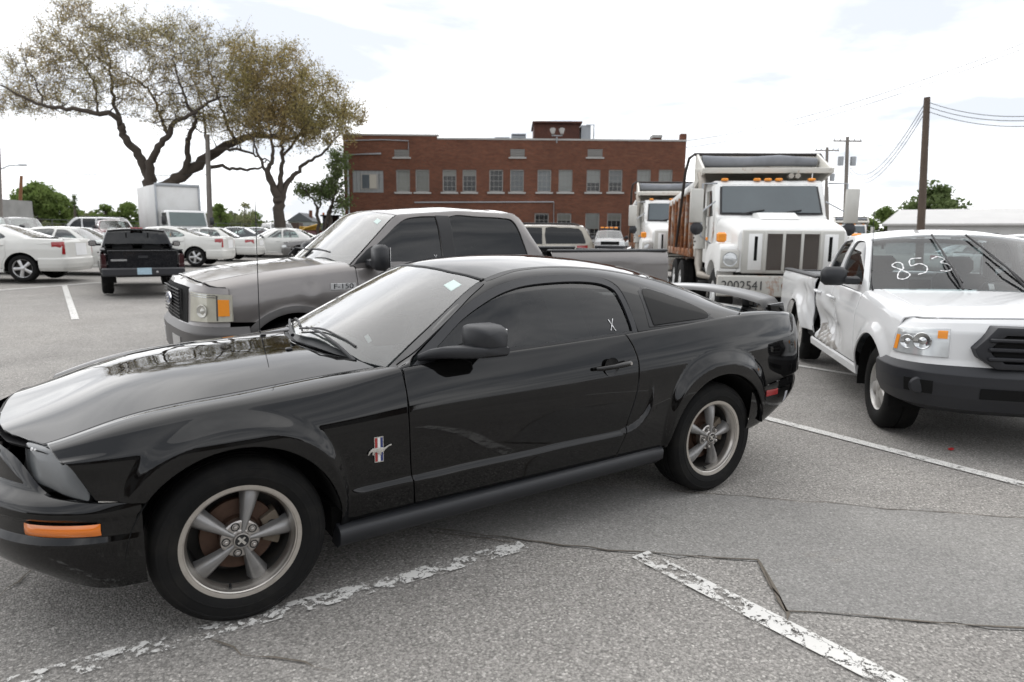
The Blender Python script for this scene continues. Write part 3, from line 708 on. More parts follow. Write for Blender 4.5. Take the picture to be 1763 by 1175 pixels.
pV, tV = pole(1414, 412, 1424, 254, 74, .20, M_pole2, 'farther grey utility pole with a crossarm close behind the transformer pole', arms=((.97, 2.5),), trans=((.72, (.6,)),))
pole(1420, 412, 1425, 322, 95, .16, M_pole2, 'short distant utility pole low between the two crossarm poles')
pL, tL = pole(366, 392, 357, 232, 46, .20, M_pole2, 'leaning grey utility pole right of the white box truck')
pM, tM = pole(9, 372, -6, 150, 60, .20, M_pole2, 'pale light pole at the left edge of the photo')
mb = MB(); q = tM; 
lb = Vector(spot_depth(9, 60)); l0 = lb.lerp(tM, .46); mb.tube([l0-lb, l0-lb+_rh*.9+Vector((0, 0, .35)), l0-lb+_rh*1.9+Vector((0, 0, .42))], .05, 6); mb.box((0, 0, 0), (.7, .25, .14), Matrix.Translation(l0-lb+_rh*2.1+Vector((0, 0, .42))) @ Matrix.Rotation(YAW-PI/2, 4, 'Z'), bev=.04); mb.build('street_lamp_arm', M_galv, pM)
pole(40, 372, 37, 303, 66, .18, plain('rust_brown_post', (.22, .10, .045), .9), 'short rust-brown post among the far left cars', name='rusty_post', cat='post')
def wire(a, b, sag, r, label, n=18, grp='overhead wires'):
    a, b = Vector(a), Vector(b); pts = [a.lerp(b, i/n)-Vector((0, 0, sag*4*(i/n)*(1-i/n))) for i in range(n+1)]
    mb = MB(); mb.tube([p-a for p in pts], r, 5); o = mb.build('overhead_wire', M_wire, None); o.location = a; return tag(o, label, 'wire', grp)
def P_(px, py, dep): d = _f+_r2*((px-881.5)/1175)-_u2*((py-587.5)/1175); return CAM_P+d*(dep/d.dot(_fh))
wr = .013
for i, (y0, y1) in enumerate(((172, 200), (180, 207), (188, 218))): wire(P_(1597, y0+4, 30), P_(1850, y1-8, 24), .35, wr, ['uppermost', 'middle', 'lowest'][i]+' wire running right from the brown wooden pole')
for i, (y0, y1) in enumerate(((182, 288), (190, 296), (198, 302))): wire(P_(1590, y0, 30), P_(1463, y1, 62), 1.6, wr*1.2, ['uppermost', 'middle', 'lowest'][i]+' sagging wire between the brown pole and the transformer pole')
for i, (y0, y1) in enumerate(((244, 78), (256, 87))): wire(P_(1170, y0, 70), P_(1800, y1-18, 40), .9, wr*1.7, ['upper', 'lower'][i]+' long wire rising across the sky at the right', n=26)
for i, (y0, y1) in enumerate(((268, 278), (290, 301))): wire(P_(-5, y0, 60), P_(362, y1, 46), .25, wr*1.4, ['upper', 'lower'][i]+' wire crossing the sky below the big tree')
wire(P_(360, 292, 46), P_(470, 312, 50), .3, wr, 'thin wire dropping right from the leaning grey pole')
M_fence = plain('dark_fence_wire', (.09, .095, .09), .8, var=.3)
def fence(px0, px1, dep0, dep1, h, n, label):
    a, b = Vector(spot_depth(px0, dep0)), Vector(spot_depth(px1, dep1)); o = empty('boundary_fence', a, 0, label, 'fence')
    for i in range(n+1):
        q = a.lerp(b, i/n)-a; mb = MB(); mb.cyl(q, q+Vector((0, 0, h)), .05, n=6); mb.build('fence_post', M_fence, o)
    for k in (.12, .35, .55, .75, .98):
        mb = MB(); mb.tube([Vector((0, 0, h*k)), b-a+Vector((0, 0, h*k))], .035, 5); mb.build('fence_rail', M_fence, o)
fence(-40, 600, 72, 84, 1.75, 26, 'dark rail fence along the back of the lot at the left')
# grass strip beyond the fence
M_grass = plain('rough_grass', (.10, .125, .045), .95, var=.35, scale=1.5)
a, b, c, d = (spot_depth(-300, 76), spot_depth(640, 88), spot_depth(640, 330), spot_depth(-300, 330))
nn = 20; V = []
for i in range(nn+1):
    for j in range(7):
        p = Vector(a).lerp(Vector(b), i/nn).lerp(Vector(d).lerp(Vector(c), i/nn), j/6); V.append((p.x, p.y, lot_z(p.x, p.y)+.05))
mb = MB(); mb.add(V, [(i*7+j, i*7+j+1, (i+1)*7+j+1, (i+1)*7+j) for i in range(nn) for j in range(6)]); g_o = mb.build('grass_verge', M_grass, None, sharp=180); tag(g_o, kind='structure')
if g_o.data.polygons[0].normal.z < 0: g_o.data.flip_normals()
# concrete block wall far left, small far house
qx = Vector(spot_depth(20, 64)); mb = MB(); mb.box((0, 0, 1.6), (4.2, 5, 3.6), Matrix.Rotation(YAW-PI/2, 4, 'Z')); o = mb.build('concrete_shed', plain('streaked_concrete', (.28, .28, .27), .9, var=.3, scale=1.2)); o.location = qx-_rh*1.2; tag(o, 'grey concrete block shed at the far left edge', 'shed')
qx = Vector(spot_depth(527, 130)); hs = empty('distant_house', qx, YAW-PI/2, 'small distant grey house with a dark gabled roof between the trees', 'house')
mb = MB(); mb.box((0, 0, 1.4), (4.2, 5, 2.8)); mb.build('wall', plain('grey_siding', (.36, .37, .38), .8), hs); mb = MB(); mb.prism([(-2.5, 2.7), (2.5, 2.7), (0, 4.3)], -2.8, 2.8, 'y'); mb.build('roof', plain('slate_roof', (.10, .105, .115), .8), hs); mb = MB(); mb.box((1.3, 0, 4.0), (.5, .5, 1.6)); mb.build('chimney', M_brick, hs)
qx = Vector(spot_depth(513, 62)); mb = MB(); mb.box((0, 0, .9), (.9, 1.2, 2.0), Matrix.Rotation(YAW-PI/2, 4, 'Z')); o = mb.build('brown_locker', plain('brown_metal', (.085, .055, .04), .7, var=.2)); o.location = qx; tag(o, 'brown metal locker standing beside the far white van', 'locker')
# long shed behind the photographer, known from its mirror image in the car windows
sx = Vector((CAM_P.x, CAM_P.y, 0))-_fh*17; SH = empty('metal_shed', sx, YAW-PI/2, 'long low brown metal shed mirrored in the dark car windows', 'shed')
mb = MB(); mb.box((0, 0, 1.7), (46, 8, 3.4)); mb.build('wall', plain('brown_sheet_wall', (.075, .055, .043), .8, var=.3, scale=.6), SH); mb = MB(); mb.prism([(-4.6, 3.4), (4.6, 3.4), (0, 4.9)], -23.6, 23.6, 'x'); mb.build('roof', plain('brown_sheet_roof', (.10, .085, .075), .7, var=.2), SH)
for i in range(8): mb = MB(); mb.box((-19+i*5.4, 4.02, 1.5), (3.2, .06, 2.9)); mb.build('roller_door', plain('grey_roller_door', (.16, .155, .15), .6, var=.2), SH)
# ------------------------------------------------------------------ trees
def leafmat(name, c1, c2, scale=.25):
    m, t, p, o = new_mat(name); n = noise(t, scale, 4, .6); n2 = noise(t, 9, 2, .5); k = math_(t, 'ADD', math_(t, 'MULTIPLY', n, .7), math_(t, 'MULTIPLY', n2, .3)); c = ramp(t, k, [(.36, c1), (.62, c2)])
    setp(t, p, Base_Color=c, Roughness=.75, Specular_IOR_Level=.2); tl = t.nodes.new('ShaderNodeBsdfTranslucent'); t.links.new(c, tl.inputs[0]); mx = t.nodes.new('ShaderNodeMixShader'); mx.inputs[0].default_value = .5
    t.links.new(p.outputs[0], mx.inputs[1]); t.links.new(tl.outputs[0], mx.inputs[2]); t.links.new(mx.outputs[0], o.inputs[0]); return m
M_bark = plain('dark_bark', (.075, .060, .048), .95, var=.4, scale=4, bumpy=.02)
M_leafA = leafmat('budding_brown_leaves', (.36, .27, .155), (.30, .275, .12)); M_leafB = leafmat('olive_spring_leaves', (.345, .24, .115), (.28, .26, .10)); M_leafC = leafmat('fresh_green_leaves', (.115, .175, .045), (.175, .225, .07), .6); M_leafD = leafmat('dark_green_leaves', (.085, .125, .045), (.15, .19, .075), .6); M_leafE = leafmat('pale_budding_leaves', (.26, .25, .14), (.20, .22, .11))
def grow(name, label, dep, limbs, blobs, ntar, leaf, base_px, seed, nleaf=70, lsize=.13, spread=.75, thick=.45, sprig=.026, step=.55, jit=.35, group=None, rmin=.02):
    """limbs: polylines of (photo px, photo py, radius in m, depth offset in m); blobs: (px, py, rx px, ry px, rz m, weight) of the crown"""
    rg = np.random.default_rng(seed); bpos = Vector(spot_depth(base_px, dep)); o = empty(name, bpos, 0, label, 'tree', group)
    sc = dep/1175
    def W(px, py, dz):
        d = _f+_r2*((px-881.5)/1175)-_u2*((py-587.5)/1175); return np.array(CAM_P+d*((dep+dz)/d.dot(_fh))-bpos)
    nodes = []; rad = []; mb = MB()
    for L in limbs:
        pts = [W(a, b, z) for a, b, r, z in L]; rs = [r*.80 for *_, r, z in L]
        if L[0][1] > 380 or L is limbs[0]: pts[0][2] = min(pts[0][2], -.3)
        C = cr([tuple(p)+(r,) for p, r in zip(pts, rs)], 5)
        q = [np.array(c[:3])+rg.normal(0, .05, 3)*(0 if i == 0 else 1) for i, c in enumerate(C)]; rr = [max(c[3], rmin) for c in C]
        mb.tube([tuple(x) for x in q], rr, 9); nodes += q; rad += rr
    mb.build('trunk', M_bark, o, sharp=180)
    nodes = np.array(nodes); rad = np.array(rad); ok = nodes[:, 2] > nodes[:, 2].max()*.18
    w = np.array([b[5] for b in blobs], float); w /= w.sum(); T = []
    for i in rg.choice(len(blobs), ntar, p=w):
        b = blobs[i]; v = rg.normal(size=3); v /= np.linalg.norm(v); v *= rg.random()**.33; T.append(W(b[0]+v[0]*b[2], b[1]+v[1]*b[3], v[2]*b[4]))
    T = np.array(T); d = np.linalg.norm(T[:, None]-nodes[None, ok], axis=2).min(1); T = T[np.argsort(d)]
    mb = MB(); ends = []; NN = nodes[ok].copy(); RR = rad[ok].copy()
    for t in T:
        dd = np.linalg.norm(NN-t, axis=1)+np.maximum(0, NN[:, 2]-t[2])*.6+(.4/np.maximum(RR, .01)*.01); i = int(np.argmin(dd)); a = NN[i]; L = np.linalg.norm(t-a)
        if L < .25: ends.append((t, t-a)); continue
        n = max(2, int(L/step)+1); mid = (a+t)/2+np.array([0, 0, -.10*L])+rg.normal(0, .10*L, 3)*.6; r0 = min(RR[i]*.75, .05+.012*L); pts = []; rs = []
        for k in range(n+1):
            f = k/n; pts.append((1-f)**2*a+2*f*(1-f)*mid+f*f*t+(rg.normal(0, jit*.12, 3) if 0 < k < n else 0)); rs.append(max(sprig*.45, r0*(1-f)+sprig*.5*f))
        mb.tube([tuple(p) for p in pts], rs, 5 if r0 > .05 else 4, cap=False); NN = np.vstack([NN, pts[1:]]); RR = np.r_[RR, rs[1:]]
        ends.append((t, t-a))
        for k in range(1, n): 
            if rg.random() < .55: ends.append((pts[k], t-a))
    # fine twigs reaching out of every branch end
    LV = []
    for (e, dr) in ends:
        dr = dr/max(np.linalg.norm(dr), 1e-6)
        for _ in range(3):
            q = dr*.7+rg.normal(0, .6, 3)+np.array([0, 0, .35]); q /= np.linalg.norm(q); L = spread*(.5+rg.random()); p2 = e+q*L; mb.tube([tuple(e), tuple((e+p2)/2+rg.normal(0, .05, 3)), tuple(p2)], [sprig*.42, sprig*.36, sprig*.22], 3, cap=False); m = nleaf//3
            f = rg.random((m, 1)); LV.append(e+(p2-e)*f+rg.normal(0, thick*.35, (m, 3)))
    mb.build('branches', M_bark, o, sharp=180, fix=False)
    leaves(o, np.vstack(LV), leaf, lsize, rg); return o
def leaves(parent, C, mat, size, rg, name='crown'):
    n = len(C); a = rg.normal(size=(n, 3)); a /= np.linalg.norm(a, axis=1, keepdims=True); b = np.cross(a, rg.normal(size=(n, 3))); b /= np.linalg.norm(b, axis=1, keepdims=True); s = size*(.6+.8*rg.random((n, 1)))
    V = np.stack([C-a*s*.6, C+b*s*.32, C+a*s*.6, C-b*s*.32], 1).reshape(-1, 3); me = bpy.data.meshes.new(name); me.vertices.add(4*n); me.vertices.foreach_set('co', V.astype(np.float32).ravel()); me.loops.add(4*n); me.loops.foreach_set('vertex_index', np.arange(4*n, dtype=np.int32)); me.polygons.add(n); me.polygons.foreach_set('loop_start', np.arange(0, 4*n, 4, dtype=np.int32)); me.update(calc_edges=True); me.materials.append(mat)
    return link(bpy.data.objects.new(name, me), parent)
c_ = lambda pts: [(a/2.671, b/2.671, r, z) for a, b, r, z in pts]
grow('spreading_tree', 'large spreading tree with thin brown spring leaves and a forked trunk', 47, [
    c_([(715, 1050, .72, 0), (705, 940, .66, 0), (690, 860, .58, 0), (665, 770, .42, 0), (610, 680, .34, -.5), (562, 610, .30, -.8), (558, 575, .26, -1), (520, 532, .22, -1.4), (400, 512, .18, -2), (250, 495, .14, -2.5), (120, 455, .10, -3), (10, 395, .06, -3.5)]),
    c_([(710, 900, .5, .2), (780, 850, .50, .4), (870, 785, .46, .8), (970, 715, .40, 1.2), (1080, 650, .32, 1.6), (1200, 625, .22, 2), (1330, 640, .15, 2.4), (1450, 600, .09, 2.8)]),
    c_([(690, 860, .40, 0), (690, 770, .34, -.3), (720, 690, .28, -.8), (775, 620, .22, -1.2), (815, 555, .18, -1.5), (900, 520, .13, -1.8), (960, 470, .10, -2), (1060, 440, .06, -2.3)]),
    c_([(850, 800, .28, .6), (865, 720, .24, .2), (870, 630, .19, -.4), (900, 560, .15, -1), (860, 470, .11, -1.4), (820, 360, .07, -1.8), (790, 220, .04, -2)]),
    c_([(558, 575, .18, -1), (530, 490, .14, -.4), (515, 380, .11, .4), (500, 250, .07, 1), (470, 130, .04, 1.4)]),
    c_([(775, 620, .16, -1.2), (740, 540, .13, -.6), (700, 440, .10, 0), (640, 380, .08, .6), (560, 330, .05, 1)]),
    c_([(960, 770, .17, 1), (1040, 770, .14, .6), (1120, 782, .12, .2), (1195, 772, .09, -.2), (1225, 735, .06, -.4)]),
    c_([(930, 735, .18, 1), (1020, 690, .14, .4), (1110, 695, .11, .0), (1190, 720, .08, -.4), (1240, 745, .05, -.6)]),
    c_([(450, 515, .10, -1.8), (440, 430, .08, -1.2), (410, 340, .06, -.6), (330, 230, .04, 0)]), c_([(200, 490, .08, -2.6), (170, 400, .06, -2), (120, 300, .04, -1.4)]),
    c_([(1080, 650, .14, 1.6), (1040, 560, .11, 1), (1000, 440, .08, .4), (960, 300, .05, 0), (930, 160, .03, -.3)]), c_([(960, 720, .13, 1.2), (940, 600, .10, 1.6), (930, 480, .07, 2), (850, 300, .04, 2.4)])],
    [(125, 70, 78, 62, 3.6, 2.4), (60, 130, 62, 60, 3.4, 2.0), (200, 60, 40, 45, 3, 1.0), (170, 130, 62, 55, 3.6, 2.0), (270, 75, 52, 55, 3.6, 2.0), (330, 90, 52, 66, 3.6, 2.0), (255, 160, 70, 50, 3.4, 1.6), (350, 160, 62, 60, 3.6, 1.9), (400, 95, 40, 52, 3, 1.0), (95, 185, 80, 22, 2.6, .8), (20, 178, 34, 24, 2.4, .5), (400, 210, 60, 36, 3, 1.2), (300, 205, 50, 22, 2.6, .5), (130, 22, 40, 22, 2.4, .5)], 900, M_leafA, 268, 3, nleaf=36, lsize=.095, spread=.8, thick=.45)
grow('slender_tree', 'second tree with a slim forked trunk left of the brick building', 45, [
    c_([(1285, 1060, .50, 0), (1282, 960, .44, 0), (1275, 905, .40, 0), (1248, 850, .26, -.3), (1232, 780, .20, -.6), (1255, 715, .14, -.8), (1240, 600, .09, -1)]), c_([(1282, 930, .34, 0), (1312, 860, .24, .3), (1360, 795, .18, .6), (1420, 745, .13, .8), (1490, 700, .09, 1), (1560, 620, .05, 1.2)]),
    c_([(1278, 910, .30, 0), (1292, 820, .20, 0), (1300, 720, .15, .2), (1290, 620, .11, .4), (1320, 480, .07, .6), (1340, 330, .04, .6)]), c_([(1300, 720, .12, .2), (1380, 620, .09, .6), (1450, 500, .06, 1), (1500, 380, .03, 1.2)]), c_([(1248, 850, .16, -.3), (1190, 720, .1, -.8), (1160, 640, .07, -1.2)])],
    [(470, 150, 62, 72, 3.4, 2.2), (530, 170, 62, 66, 3.4, 2.2), (560, 215, 60, 44, 3.2, 1.6), (500, 215, 66, 40, 3.2, 1.7), (440, 190, 44, 60, 3, 1.2), (600, 200, 28, 36, 2.4, .6), (480, 95, 36, 26, 2.6, .6), (420, 130, 36, 60, 2.8, 1)], 560, M_leafB, 481, 7, nleaf=54, lsize=.10, spread=.8, thick=.45)
grow('leafy_tree', 'small dark green multi-stemmed tree against the corner of the brick building', 48, [
    [(548, 398, .16, 0), (547, 372, .14, 0), (543, 350, .10, -.3), (530, 332, .06, -.6), (518, 322, .03, -.8)], [(566, 398, .20, .3), (567, 380, .17, .3), (572, 355, .13, .2), (578, 325, .08, 0), (584, 290, .05, 0), (586, 265, .03, 0)], [(556, 398, .12, .2), (563, 372, .10, 0), (574, 350, .07, -.4), (590, 330, .04, -.8)], [(547, 372, .08, 0), (552, 345, .06, .3), (556, 320, .03, .5)]],
    [(582, 285, 16, 30, 1.5, 1.5), (575, 325, 22, 26, 1.6, 1.6), (552, 335, 20, 16, 1.4, .9), (525, 328, 14, 10, 1.2, .5), (588, 350, 12, 20, 1.2, .5)], 150, M_leafD, 562, 12, nleaf=27, lsize=.14, spread=.5, thick=.35)
def far_tree(px, dep, top_py, wpx, leaf, label, seed, dens=1.0, base=.30, narrow=False, name='distant_tree'):
    rg = np.random.default_rng(seed); b = Vector(spot_depth(px, dep)); o = empty(name, b, 0, label, 'tree', 'trees far beyond the lot'); top = P_(px, top_py, dep).z-b.z; w = wpx*dep/1175/2
    mb = MB(); mb.tube([(0, 0, -.3), (.1, 0, top*.4), (0, .1, top*.85)], [.035*top, .025*top, .01*top], 7)
    cl = []
    for i in range(int(26*dens)):
        f = rg.random(); z = top*(base+(1-base)*f*.93); rr = w*math.sqrt(max(.05, 1-(2*f-.85)**2)) if not narrow else w*(1.05-f); a = rg.random()*2*PI; q = rr*math.sqrt(rg.random())*.85; c = np.array([q*math.cos(a), q*math.sin(a), z]); cl.append((c, w*(.22+.25*rg.random()))); mb.tube([(0, 0, z*.6), tuple(c*np.array([.6, .6, .9])), tuple(c)], [.010*top, .006*top, .003*top], 4, cap=False)
    mb.build('trunk', M_bark, o, sharp=180, fix=False); L = []
    for c, r in cl: v = rg.normal(size=(int(70*dens), 3)); v /= np.linalg.norm(v, axis=1, keepdims=True); L.append(c+v*r*rg.random((len(v), 1))**.4*np.array([1, 1, .8]))
    leaves(o, np.vstack(L), leaf, w*.13+.08, rg); return o
far_tree(78, 105, 318, 78, M_leafC, 'broad bright green tree beyond the lot at the left', 1, 1.8); far_tree(118, 108, 336, 50, M_leafC, 'smaller green tree just right of the broad bright green tree', 2, 1.2)
far_tree(140, 100, 332, 20, M_leafD, 'thin dark tree right of the green trees at the far left', 3, .7, .25, True); far_tree(190, 120, 354, 42, M_leafC, 'low rounded green tree left of the white box truck', 4)
far_tree(229, 120, 349, 46, M_leafC, 'rounded green tree touching the white box truck from behind', 5, 1.2); far_tree(385, 120, 352, 38, M_leafC, 'round green tree right of the leaning grey pole', 6)
far_tree(427, 125, 348, 40, M_leafE, 'pale nearly bare tree left of the slender forked tree', 8, .6); far_tree(445, 130, 364, 30, M_leafC, 'little green tree low behind the maroon pickup', 9, .7)
far_tree(1592, 120, 320, 92, M_leafD, 'large open-crowned green tree behind the brown utility pole', 10, 1.5, .35); far_tree(1512, 130, 360, 66, M_leafC, 'low spreading tree left of the white warehouse', 13, 1.2); far_tree(1480, 125, 374, 40, M_leafC, 'small green tree low beside the far dump truck', 14, .9)
far_tree(605, 130, 366, 40, M_leafC, 'green tree low at the left corner of the brick building', 15); far_tree(30, 115, 352, 40, M_leafC, 'green tree behind the concrete shed', 16)
rg = np.random.default_rng(21); L = []
for px in np.arange(-500, 2400, 6):
    for k in range(5):
        dep = 170+rg.random()*60; b = Vector(spot_depth(px+rg.normal(0, 6), dep)); h = 1.2+2.6*abs(math.sin(px*.013)+.6*math.sin(px*.041+1))*rg.random(); L.append(np.array([b.x, b.y, b.z])+rg.normal(0, 1, (22, 3))*np.array([2.2, 2.2, .8])*.6+np.array([0, 0, h]))
L = np.vstack(L); o = leaves(None, L, leafmat('far_hedge_leaves', (.09, .105, .05), (.14, .15, .075), .05), 1.3, rg, 'distant_treeline'); tag(o, kind='stuff')
# ------------------------------------------------------------------ the black coupe
M_black = paint('coupe_black_paint', (.0022, .0022, .0024), rough=.4, coat_rough=.012, dirt=.03, dirtcol=(.10, .095, .085), peel=.03)
M_rub = plain('black_rubber_trim', (.012, .012, .013), .45, var=.2)
M_plas = plain('charcoal_plastic', (.014, .015, .018), .48, var=.12, scale=30, bumpy=.0006)
M_tyre = plain('tyre_rubber', (.007, .007, .007), .78, var=.25, scale=9, dirt=((.022, .020, .017), 7, .5), spec=.22, bumpy=.0008)
M_dark = plain('dark_underside', (.008, .008, .008), .85, spec=.2)
M_lip = plain('machined_rim_lip', (.56, .53, .49), .30, metal=.9, var=.12, scale=20, dirt=((.30, .27, .23), 16, .35))
M_spoke = plain('grey_wheel_paint', (.25, .245, .24), .36, metal=.55, var=.1, scale=10, coat=.3, dirt=((.11, .10, .09), 10, .4))
M_barrel = plain('dark_wheel_barrel', (.055, .053, .050), .5, metal=.4, var=.2, dirt=((.08, .06, .045), 8, .6))
M_steel = plain('worn_steel', (.45, .43, .41), .35, metal=1, var=.15, scale=25)
M_chrome = plain('chrome_trim', (.72, .72, .73), .12, metal=1, var=.05)
M_rotor = plain('rusty_brake_disc', (.085, .05, .035), .55, metal=.6, var=.5, scale=22)
M_cali = plain('dusty_caliper', (.17, .14, .105), .6, metal=.3, var=.3, scale=20)
M_tint = glass('tinted_side_glass', (.085, .09, .088), dbl=1.0)
M_tint2 = glass('dark_tinted_glass', (.03, .032, .032), dbl=.9)
M_wind = glass('windshield_glass', (.62, .70, .68), dust=.10)
M_cleargl = glass('clear_glass', (.70, .76, .75), dust=.03)
M_inter = plain('grey_cabin_fabric', (.055, .055, .058), .85, var=.2, scale=20)
M_dash = plain('dashboard_plastic', (.05, .052, .055), .6, var=.1)
M_white = plain('white_marker_paint', (.82, .82, .82), .7, var=.05)
M_paper = plain('white_paper', (.72, .73, .70), .8, var=.06)
M_amber = plain('amber_lens', (.80, .20, .012), .15, var=.15, coat=1, scale=3)
M_amber_in = plain('amber_reflector', (.95, .33, .03), .25, var=.1)
M_redl = plain('red_lens', (.32, .010, .012), .15, var=.15, coat=1)
M_haze = plain('hazed_headlight_plastic', (.115, .122, .125), .35, var=.25, scale=7, coat=.6, coat_rough=.25, dirt=((.10, .105, .11), 4, .5))
M_silver = plain('silver_badge_metal', (.62, .61, .58), .28, metal=.9, var=.2, scale=80)
M_red = plain('badge_red', (.35, .02, .02), .3, coat=.5); M_blue = plain('badge_blue', (.02, .035, .16), .3, coat=.5)
M_bwhite = plain('badge_white', (.8, .8, .8), .3, coat=.5)
M_scuff = plain('bare_scuffed_plastic', (.42, .43, .46), .6, var=.3, scale=40)

car = empty('black_coupe', (0, 0, 0), 0, 'glossy black two-door coupe with a rear spoiler parked in the foreground', 'car')
CX = [.80, .62, .40, .0, -.4, -.75, -1.2, -2.0, -2.4, -2.72, -3.1, -3.4, -3.58, -3.72]
def tab(y, z): return rail([(x, a, b) for x, a, b in zip(CX, y, z if isinstance(z, (list, tuple)) else [z]*len(CX))])
YS = [.69, .825, .902, .932, .929, .927, .927, .927, .932, .938, .928, .893, .84, .745]
def ys(d): return [a+d for a in YS]
YR = [.62, .765, .825, .848, .848, .850, .852, .855, .862, .862, .850, .815, .765, .68]     # ridge of the wing, then the belt line
ZR = [.738, .780, .840, .891, .918, .966, .992, 1.024, 1.045, 1.068, 1.078, 1.062, 1.040, 1.015]
YC = [.52, .66, .70, .705, .705, .72, .75, .76, .76, .745, .715, .70, .66, .58]           # bonnet cut, then under the cabin, then the boot lid cut
ZC = [.728, .778, .846, .898, .934, .955, .97, 1.0, 1.02, 1.055, 1.072, 1.056, 1.03, 1.0]
lerp = lambda a, b, f: [x+(y-x)*f for x, y in zip(a, b)]
def mus_disp(p):
    """wheel-arch flares and the scoop crease pressed into the doors"""
    x, y, z = p[:, 0], p[:, 1], p[:, 2]; d = np.zeros(len(p))
    sm = lambda a: np.clip(a, 0, 1)**2*(3-2*np.clip(a, 0, 1))
    for cx, r_out, A in ((0.005, .535, .026), (-2.715, .562, .030)):
        r = np.hypot((x-cx), z-.34); th = np.arctan2(z-.34, np.abs(x-cx))
        ro = .435+(r_out-.435)*sm((th+.1)/1.15)
        k = np.clip((ro-r)/np.maximum(ro-.40, .02), 0, 1.3)
        d += A*sm(k/.60)*sm((z-.26)/.16)*sm((.925-z)/.10)
    # crease: a ledge that runs low along the door and turns up into a scoop before the rear wheel
    zc = .452+.0225*(-x-.40)/1.0
    low = zc-z
    cx0, cz0, rr = -1.955, .70, .205
    rad = np.hypot(x-cx0, z-cz0)-rr
    dist = np.where(x > cx0, low, np.where(z < cz0, rad, np.abs(x-cx0)-rr))
    fade = sm((-.40-x)/.10)*np.where(x > cx0, 1, sm((.78-z)/.20))
    dd = dist+.030
    d += .020*fade*sm(dd/.030)*np.exp(-np.maximum(dd-.035, 0)/.13)
    q = p.copy(); q[:, 1] += d*np.sign(y)*sm((1.02-z)/.12); return q
B = Surf([tab(ys(-.060), [.25, .25, .26, .265, .27, .27, .275, .28, .285, .30, .34, .42, .46, .50]),
          tab(ys(-.018), .43), tab(YS, .60), tab(ys(.002), .735),
          tab(lerp(ys(-.012), YR, .12), lerp([.70]*14, ZR, .60)), tab(lerp(ys(-.03), YR, .42), lerp([.70]*14, ZR, .86)),
          tab(YR, ZR), tab(lerp(YR, YC, .48), [a+.009 for a in lerp(ZR, ZC, .48)]), tab(YC, ZC),
          tab([.40]*3+[.46]*11, [.768, .822, .892, .950, .978, .99, .99, 1., 1.02, 1.07, 1.085, 1.075, 1.05, 1.02]),
          tab([.0]*14, [.770, .828, .905, .966, .992, 1.0, 1.0, 1., 1.03, 1.08, 1.092, 1.085, 1.06, 1.03])], (-.6, 3.6), breaks=(8,), disp=mus_disp, sym=True)
KR, KC = 6, 8                                        # ridge rail, cut rail
def px_(name, poly, mat=None, **kw):
    kw.setdefault('k', (0, KR)); return panel(B, poly, name, mat or M_black, car, mirror=True, **kw)
AF = (.005, .338); AR = (-2.715, .338)
dfront = [(-.713, .966), (-.708, .91), (-.706, .78), (-.712, .56), (-.722, .46), (-.742, .335)]      # door front cut, top to bottom
drear = [(-2.008, 1.022), (-2.046, .955), (-2.064, .86), (-2.046, .715), (-1.985, .535), (-1.952, .42), (-1.93, .345)]
archF = arc(*AF, .402, 168, -2, 30)                      # from the tail side of the front wheel over to the nose side
# front wing
fender = [(-.395, .285)]+[p for p in arc(*AF, .402, 188, 37, 30) if p[1] > .30]+[(.395, .590), (.48, .602), (.50, .640)]+\
         [(.530, .700), (.560, .745), (.595, .775), (.625, None, KC)]
top = [(x, None, KC) for x in (.5, .4, .25, .1, -.1, -.3, -.5, -.64)]
fender += top+[(-.66, None, 7.2), (-.705, None, KR)]+[(x, z) for x, z in dfront[1:]]+[(-.60, .328), (-.45, .318)]
px_('front_wing', fender, res=.015)
# doors
door = [(-.713, None, KR)]+dfront[1:]+[(-1.0, .338), (-1.3, .340), (-1.6, .343)]+list(reversed(drear[1:]))+[(-2.008, None, KR)]+[(x, None, KR) for x in (-1.8, -1.6, -1.4, -1.2, -1.0, -.85)]
dl, dr_ = px_('door', cr(dfront[1:], 6) and [(-.713, None, KR)]+cr(dfront[1:], 6)+[(-1.0, .338), (-1.3, .340), (-1.6, .343)]+list(reversed(cr(drear[1:], 6)))+[(-2.008, None, KR)]+[(x, None, KR) for x in (-1.8, -1.6, -1.4, -1.2, -1.0, -.85)], res=.014)
# rear quarter
qt = [(-2.008, None, KR)]+cr(drear[1:], 6)+[(-2.20, .350), (-2.29, .352)]+[p for p in arc(*AR, .408, 2, 166, 34)]+[(-3.125, .60), (-3.18, .628), (-3.35, .648), (-3.52, .66), (-3.63, .67), (-3.66, .80), (-3.655, .93), (-3.64, None, KR), (-3.60, None, KC)]
qt += [(x, None, KC) for x in (-3.4, -3.2, -3.07)]+[(x, None, KR+.1) for x in (-2.95, -2.7, -2.4, -2.2)]
px_('rear_quarter_panel', qt, res=.014)
# boot lid and bonnet, full width
def full(name, poly, mat, res=.032, gap=.0025, **kw):
    a = panel(B, poly, name, mat, car, res=res, gap=gap, k=(KC, -1), join=True, **kw); return a
full('bonnet', [(x, None, KC) for x in (.625, .5, .4, .25, .1, -.1, -.3, -.5, -.64)]+[(-.60, None, 8.5), (-.535, None, 9), (-.48, None, 9.5), (-.455, None, 10.0)]+[(x, None, 10.0) for x in (0, .4, .74)]+[(.80, None, 10.0), (.79, None, 9.5), (.765, None, 9.1), (.735, None, 8.75), (.68, None, 8.3)], M_black, edge=.0045)
full('boot_lid', [(x, None, KC) for x in (-3.09, -3.2, -3.4, -3.60)]+[(-3.70, None, 9), (-3.715, None, 9.5), (-3.72, None, 10.0), (-3.5, None, 10.0), (-3.22, None, 10.0), (-3.2, None, 9.4), (-3.13, None, 8.4)], M_black)

